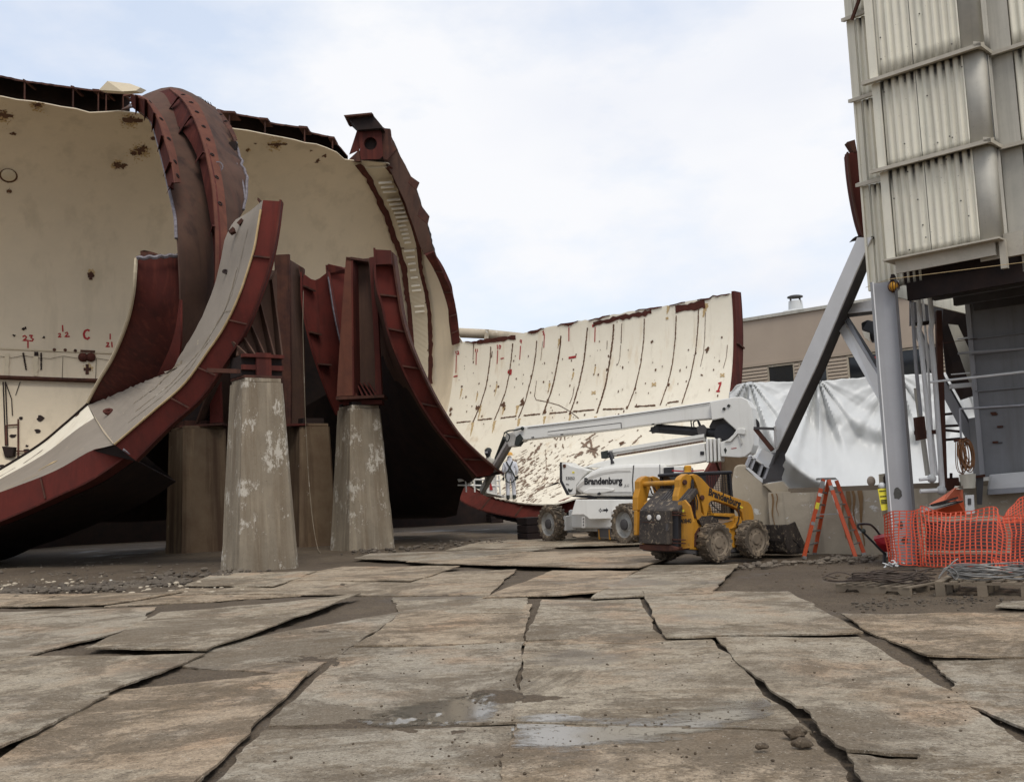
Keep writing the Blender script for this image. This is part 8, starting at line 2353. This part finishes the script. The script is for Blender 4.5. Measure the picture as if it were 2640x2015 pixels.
hand(wk, Fw(-0.27, 0.16, 0.89), Fw(-0.27, 0.2, 0.7) - Fw(-0.27, 0.14, 0.92), 1, M["strap"], Fw.y)
hand(wk, Fw(0.235, 0.12, 0.90), Fw(0.22, 0.2, 0.7) - Fw(0.24, 0.10, 0.93), -1, M["strap"], Fw.y)
mb = MB()
mb.lathe(Frame(Fw(0, 0.05, 1.735), rt, vdw), [(0.175, 0.0), (0.165, 0.012), (0.135, 0.02), (0.128, 0.06), (0.10, 0.105), (0.05, 0.13), (0.0, 0.135)], 22)
mb.build("hard_hat", M["hat"], wk, smooth=True)
# harness: straps crossing on the back, waist and seat loops
def strap(pts, w=0.045):
    mb = MB()
    cs = catmull([Fw(*p) for p in pts], 24)
    l, r = [], []
    for i, p in enumerate(cs):
        d = cs[min(i + 1, 24)] - cs[max(i - 1, 0)]
        sd = d.cross(vdw).normalized() * w / 2
        l.append(p - sd); r.append(p + sd)
    mb.slab([l, r], [[p + vdw * 0.012 for p in l], [p + vdw * 0.012 for p in r]])
    mb.build("harness_strap", M["strap"], wk)
strap([(-0.13, -0.075, 1.50), (-0.08, -0.135, 1.38), (0.0, -0.155, 1.25), (0.07, -0.155, 1.12), (0.14, -0.16, 0.98), (0.19, -0.13, 0.86), (0.22, -0.10, 0.72)])
strap([(0.12, -0.08, 1.50), (0.06, -0.14, 1.38), (-0.02, -0.157, 1.24), (-0.08, -0.155, 1.13)])
strap([(-0.08, -0.155, 1.13), (-0.16, -0.13, 1.04), (-0.19, -0.12, 0.92), (-0.17, -0.15, 0.78), (-0.10, -0.17, 0.68), (0.02, -0.17, 0.66), (0.13, -0.16, 0.72), (0.19, -0.13, 0.80)])
strap([(-0.10, -0.156, 1.12), (-0.02, -0.165, 1.08), (0.06, -0.16, 1.06)])
strap([(0.04, -0.16, 1.10), (0.07, -0.19, 0.90), (0.13, -0.20, 0.70), (0.17, -0.17, 0.52), (0.20, -0.16, 0.40)], 0.02)
MB().box(Frame(Fw(0.0, -0.16, 1.22), rt, vdw), -0.045, 0.045, -0.012, 0.012, -0.05, 0.05).build("back_ring", M["strap"], wk)
MB().bar(Fw(0.30, 0.06, 0.92), Fw(0.27, 0.10, 0.80), 0.05, 0.05).build("tool", M["blackpaint"], wk)
# second worker in the basket
bs = P(1262, 1240, 36.0)
Fp = Frame(bs - Vec((0, 0, 0.9)), CR * 0.9 + Vec((0.1, -0.3, 0)), None)
Fp = Frame(bs - Vec((0, 0, 0.35)), Vec((0.9, -0.43, 0)))
p2_ = thing("person", "worker in grey clothes wearing a dark welding mask, half hidden in the lift's basket", "person", Fp.o)
hz = (P(1261, 1168, 36.0) - Fp.o).z
J = [((0, 0, hz - 0.80), (0.18, 0.13)), ((0, 0, hz - 0.55), (0.18, 0.13)), ((0, 0, hz - 0.30), (0.19, 0.12)), ((0, 0, hz - 0.17), 0.07), ((0, 0, hz - 0.02), (0.09, 0.10)), ((0.0, 0.0, hz + 0.07), 0.085),
     ((-0.22, 0, hz - 0.28), 0.08), ((-0.27, -0.1, hz - 0.55), 0.065), ((-0.1, -0.32, hz - 0.55), 0.05), ((0.22, 0, hz - 0.28), 0.08), ((0.32, -0.1, hz - 0.50), 0.065), ((0.42, -0.3, hz - 0.42), 0.05),
     ((-0.1, 0, hz - 1.15), 0.10), ((-0.1, 0, hz - 1.55), 0.08), ((0.1, 0, hz - 1.15), 0.10), ((0.1, 0, hz - 1.55), 0.08)]
skin_body("body", p2_, [(Fp(*p), r) for p, r in J], [(0, 1), (1, 2), (2, 3), (3, 4), (4, 5), (2, 6), (6, 7), (7, 8), (2, 9), (9, 10), (10, 11), (0, 12), (12, 13), (0, 14), (14, 15)], M["clad_d"])
mb = MB()
rows = []
for j in range(7):
    z = hz + 0.13 - 0.27 * j / 6
    w = 0.115 if j < 4 else 0.115 - 0.018 * (j - 3)
    rows.append([Fp(w * math.sin(a), -0.03 - w * 1.15 * math.cos(a), z) for a in [math.pi * (k / 10 - 0.5) * 1.1 for k in range(11)]])
mb.grid(rows)
mk_ = mb.build("welding_mask", M["blackpaint"], p2_, smooth=True)
mk_.modifiers.new("solid", "SOLIDIFY").thickness = 0.012
MB().box(Fp, -0.055, 0.055, -0.185, -0.155, hz + 0.0, hz + 0.07).build("mask_window", M["steel_g"], p2_)
MB().sphere(Fp(0, 0.01, hz + 0.10), 0.125, sz=0.85, seg=14, rings=9).build("skull_cap", M["strap"], p2_, smooth=True)
hand(p2_, Fp(0.44, -0.33, hz - 0.42), (0.3, -0.6, -0.2), -1, M["strap"], (0, 0, -1))
hand(p2_, Fp(-0.08, -0.35, hz - 0.55), (0.5, -0.6, -0.1), 1, M["strap"], (0, 0, -1))

# ------------------------------------------------------------------ step ladder
lad = thing("step_ladder", "orange fibreglass step ladder standing open before the low concrete wall", "step ladder", G(2150, 1440))
zt_l = RP(2136, 1231, G(2145, 1436), Vec((0, 1, 0))).z
fl1, fl2 = G(2073, 1440), G(2206, 1440)                # front pair of feet (near rail of each side)
bl1, bl2 = G(2100, 1430), G(2228, 1431)
tp1 = P(2117, 1232, fl1.y + 0.12); tp1.z = zt_l
tp2 = P(2154, 1232, fl1.y + 0.12); tp2.z = zt_l
tpb1 = tp1 + (bl1 - fl1) * 0.62; tpb1.z = zt_l
tpb2 = tp2 + (bl1 - fl1) * 0.62; tpb2.z = zt_l
tpm = P(2138, 1236, fl1.y + 0.12); tpm.z = zt_l - 0.02
rails4 = [(fl1, P(2123, 1234, fl1.y + 0.1)), (bl1, P(2136, 1240, fl1.y + 0.45)), (fl2, P(2136, 1236, fl1.y + 0.1)), (bl2, P(2156, 1238, fl1.y + 0.45))]
for k, (a, b) in enumerate(rails4):
    MB().bar(a + Vec((0, 0, 0.04)), b, 0.075, 0.04, up=Vec((0, 1, 0.2))).build("ladder_rail", M["orange_l"], lad)
    MB().bar(a, a.lerp(b, 0.035), 0.085, 0.05, up=Vec((0, 1, 0.2))).build("ladder_foot", M["alu"], lad)
def lerp(a, b, t): return a.lerp(b, t)
for t in (0.17, 0.34, 0.51, 0.68, 0.84):
    MB().bar(lerp(*rails4[0], t), lerp(*rails4[1], t), 0.05, 0.035).build("ladder_step", M["alu"], lad)
    MB().bar(lerp(*rails4[2], t), lerp(*rails4[3], t), 0.03, 0.025).build("ladder_rung", M["alu"], lad)
q0, q1, q2, q3 = rails4[0][1], rails4[1][1], rails4[3][1], rails4[2][1]
MB().prism([P(2113, 1237, fl1.y + 0.08), P(2115, 1231, fl1.y + 0.08), P(2154, 1230, fl1.y + 0.08), P(2160, 1236, fl1.y + 0.08)], Vec((0.05, 0.45, 0))).build("ladder_top", M["alu"], lad, bevel=0.01)
MB().bar(lerp(*rails4[0], 0.55), lerp(*rails4[2], 0.56), 0.012, 0.02).build("spreader", M["alu"], lad)
for (a, b), t0, t1, mat in ((rails4[0], 0.62, 0.70, "tagy"), (rails4[0], 0.78, 0.82, "lamp"), (rails4[0], 0.42, 0.46, "alu"), (rails4[2], 0.70, 0.80, "lamp"), (rails4[2], 0.56, 0.62, "lamp"), (rails4[2], 0.86, 0.92, "alu"), (rails4[0], 0.88, 0.97, "alu")):
    MB().bar(lerp(a, b, t0), lerp(a, b, t1), 0.079, 0.046, up=Vec((0, 1, 0.2))).build("ladder_label", M[mat], lad)

# ------------------------------------------------------------------ wheelbarrow
wbw = thing("wheelbarrow", "red wheelbarrow with black handles, half behind the orange netting at the column", "wheelbarrow", G(2290, 1455))
YW = 18.9
tray = [[P(2252, 1390, YW), P(2276, 1384, YW - 0.1), P(2318, 1378, YW - 0.2), P(2330, 1380, YW - 0.2)], [P(2262, 1405, YW), P(2280, 1402, YW - 0.1), P(2312, 1398, YW - 0.2), P(2322, 1398, YW - 0.2)], [P(2276, 1420, YW + 0.05), P(2290, 1424, YW), P(2308, 1422, YW - 0.1), P(2314, 1420, YW - 0.1)]]
MB().slab(tray, [[p + Vec((0.18, 0.5, 0.03)) for p in r] for r in tray]).build("tray", M["redtray"], wbw)
MB().tube(catmull([P(2300, 1436, YW - 0.05), P(2276, 1422, YW - 0.1), P(2252, 1398, YW - 0.1), P(2226, 1372, YW - 0.1), P(2212, 1358, YW - 0.1), P(2213, 1351, YW - 0.1), P(2228, 1350, YW)], 24), 0.022, 8).build("handle", M["blackpaint"], wbw, smooth=True)
MB().tube(catmull([P(2228, 1350, YW), P(2244, 1352, YW + 0.2), P(2258, 1364, YW + 0.45), P(2270, 1378, YW + 0.5), P(2290, 1376, YW + 0.5)], 18), 0.02, 8).build("handle", M["blackpaint"], wbw, smooth=True)
MB().sphere(P(2226, 1368, YW - 0.12), 0.045, seg=10, rings=7).build("grip", M["strap"], wbw, smooth=True)
MB().bar(P(2281, 1424, YW - 0.02), P(2279, 1460, YW - 0.02), 0.06, 0.05).build("leg", M["steel_d"], wbw)
MB().prism([P(2287, 1422, YW - 0.15), P(2294, 1422, YW - 0.15), P(2294, 1434, YW - 0.15), P(2287, 1434, YW - 0.15)], Vec((0, 0.02, 0))).build("tray_label", M["lamp"], wbw)
F = Frame(P(2310, 1440, YW - 0.1), Vec((0.9, -0.3, 0)), None, Vec((-0.3, -0.9, 0.0)))
MB().lathe(F, [(0.10, -0.05), (0.17, -0.04), (0.18, 0.0), (0.17, 0.04), (0.10, 0.05)], 20).build("wheel", M["tyre"], wbw, smooth=True)
rg2 = thing("rag_pile", "crumpled white and orange scraps on the ground at the foot of the netting", "scraps", G(2300, 1462))
mb = MB()
random.seed(11)
for k in range(14):
    p = P(2284 + k * 3.4 + random.uniform(-2, 2), 1456 + random.uniform(-4, 5), 17.5)
    a = random.uniform(0, 3)
    q = [p + Vec((random.uniform(-.05, .05), random.uniform(-.05, .05), random.uniform(-0.01, 0.06))) for _ in range(4)]
    mb.prism(q, Vec((0, 0.01, 0.01)))
mb.build("scrap", M["tarp"], rg2)

# ------------------------------------------------------------------ pallets and wire rope
def pallet(F, L, W, label, leaning=0.0, stringers_notched=True, hgt=0.125):
    th = thing("pallet", label, "pallet", F.o, "wooden pallets")
    for y in (0.0, W / 2 - 0.02, W - 0.045):
        if stringers_notched:
            pr = [(0, 0), (0.14, 0), (0.18, 0.045), (0.34, 0.045), (0.38, 0), (L - 0.38, 0), (L - 0.34, 0.045), (L - 0.18, 0.045), (L - 0.14, 0), (L, 0), (L, hgt - 0.035), (0, hgt - 0.035)]
            MB().prism([F(a, y, z + 0.016) for a, z in pr], F.y * 0.045).build("stringer", M["wood"], th)
        else:
            for a in (0, L / 2 - 0.06, L - 0.12):
                MB().box(F, a, a + 0.12, y - 0.03, y + 0.075, 0.018, hgt - 0.02).build("block", M["wood"], th, bevel=0.004)
            MB().box(F, 0, L, y - 0.03, y + 0.075, hgt - 0.02, hgt).build("stringer", M["wood"], th)
    n = 7
    for k in range(n):
        a = (L - 0.10) * k / (n - 1) + random.uniform(-0.006, 0.006)
        MB().box(F, a, a + 0.095, -0.01, W + 0.01 + random.uniform(-0.02, 0.02), hgt - 0.018 + (0.02 if not stringers_notched else 0), hgt + (0.02 if not stringers_notched else 0)).build("deck_board", M["wood"], th)
    for a in (0.02, L / 2 - 0.05, L - 0.12):
        MB().box(F, a, a + 0.1, 0, W, 0.0, 0.0155).build("base_board", M["wood"], th)
    return th
gA, gB = G(2155, 1527), G(2348, 1538)
xA = (gB - gA).normalized()
pallet(Frame(gA, xA), (gB - gA).length, 0.95, "weathered pallet under the rusty wire rope, left one of two")
gC, gD = G(2414, 1540), G(2608, 1544)
xC = (gD - gC).normalized()
pallet(Frame(gC, xC), 1.12, 1.0, "weathered pallet on blocks under the grey wire rope coil, right one of two", stringers_notched=False, hgt=0.19)
def coil(label, ctr, rx, ry, n, r, mat, seed, hgt, wild=0.12, th=None, name="wire_coil"):
    th = th or thing(name, label, "wire coil", ctr)
    rnd = random.Random(seed)
    for k in range(n):
        ox, oy = rnd.uniform(-wild, wild), rnd.uniform(-wild, wild) * 0.6
        sx, sy = rx * rnd.uniform(0.8, 1.12), ry * rnd.uniform(0.78, 1.12)
        ph = rnd.uniform(0, 6.28); z = hgt * k / n
        tilt = rnd.uniform(-0.05, 0.05)
        pts = [ctr + Vec((ox + sx * math.cos(a), oy + sy * math.sin(a), z + r + 0.03 * math.sin(2 * a + ph) + tilt * math.cos(a))) for a in [2 * math.pi * j / 44 for j in range(45)]]
        MB().tube(pts, r, 6).build("wire_turn", mat, th, smooth=True)
    return th
cA = gA + xA * 0.55 + Frame(gA, xA).y * 0.5 + Vec((0, 0, 0.13))
tA = coil("tangled rusty wire rope piled on the left pallet", cA + Vec((0.05, 0, 0)), 0.50, 0.34, 13, 0.0085, M["wire_d"], 5, 0.12, 0.16)
for pts in ([(2160, 1490), (2128, 1484), (2122, 1492), (2150, 1498), (2200, 1497), (2260, 1492), (2340, 1486), (2400, 1478)], [(2200, 1490), (2260, 1474), (2340, 1468), (2420, 1472), (2450, 1462)], [(2130, 1482), (2160, 1474), (2190, 1480), (2200, 1490), (2170, 1497), (2135, 1494)]):
    MB().tube(PL([(x, y, cA.y - 0.02 * i) for i, (x, y) in enumerate(pts)], 40), 0.008, 6).build("wire_turn", M["wire_d"], tA, smooth=True)
cB = gC + xC * 0.62 + Frame(gC, xC).y * 0.5 + Vec((0, 0, 0.235))
tB = coil("coil of grey steel wire rope lying on the right pallet", cB, 0.56, 0.40, 12, 0.009, M["wire"], 9, 0.12, 0.05)
for pts in ([(2420, 1490), (2440, 1462), (2462, 1470), (2470, 1486), (2462, 1492), (2445, 1470), (2430, 1466)], [(2422, 1484), (2440, 1466), (2458, 1448), (2470, 1440)]):
    MB().tube(PL([(x, y, cB.y - 0.35) for x, y in pts], 30), 0.009, 6).build("wire_turn", M["wire"], tB, smooth=True)
# ------------------------------------------------------------------ marks nobody could pick apart stay one part each
for o in bpy.data.objects:
    if o.parent and o.name.split(".")[0] in ("rust_stain", "rust_run", "scar", "torn_edge", "bolt_row", "scrape", "weld_seam", "net_mesh", "grime_run", "scratch", "scrap", "cord", "energy_chain", "bracket_scar", "painted_number", "hanging_cable", "pipe_frame", "conduit_box", "scorch_mark", "scorched_edge", "wire_mesh", "hose", "hose_loop", "wheel_nut", "tread", "wall_bracket"):
        o["kind"] = "stuff"
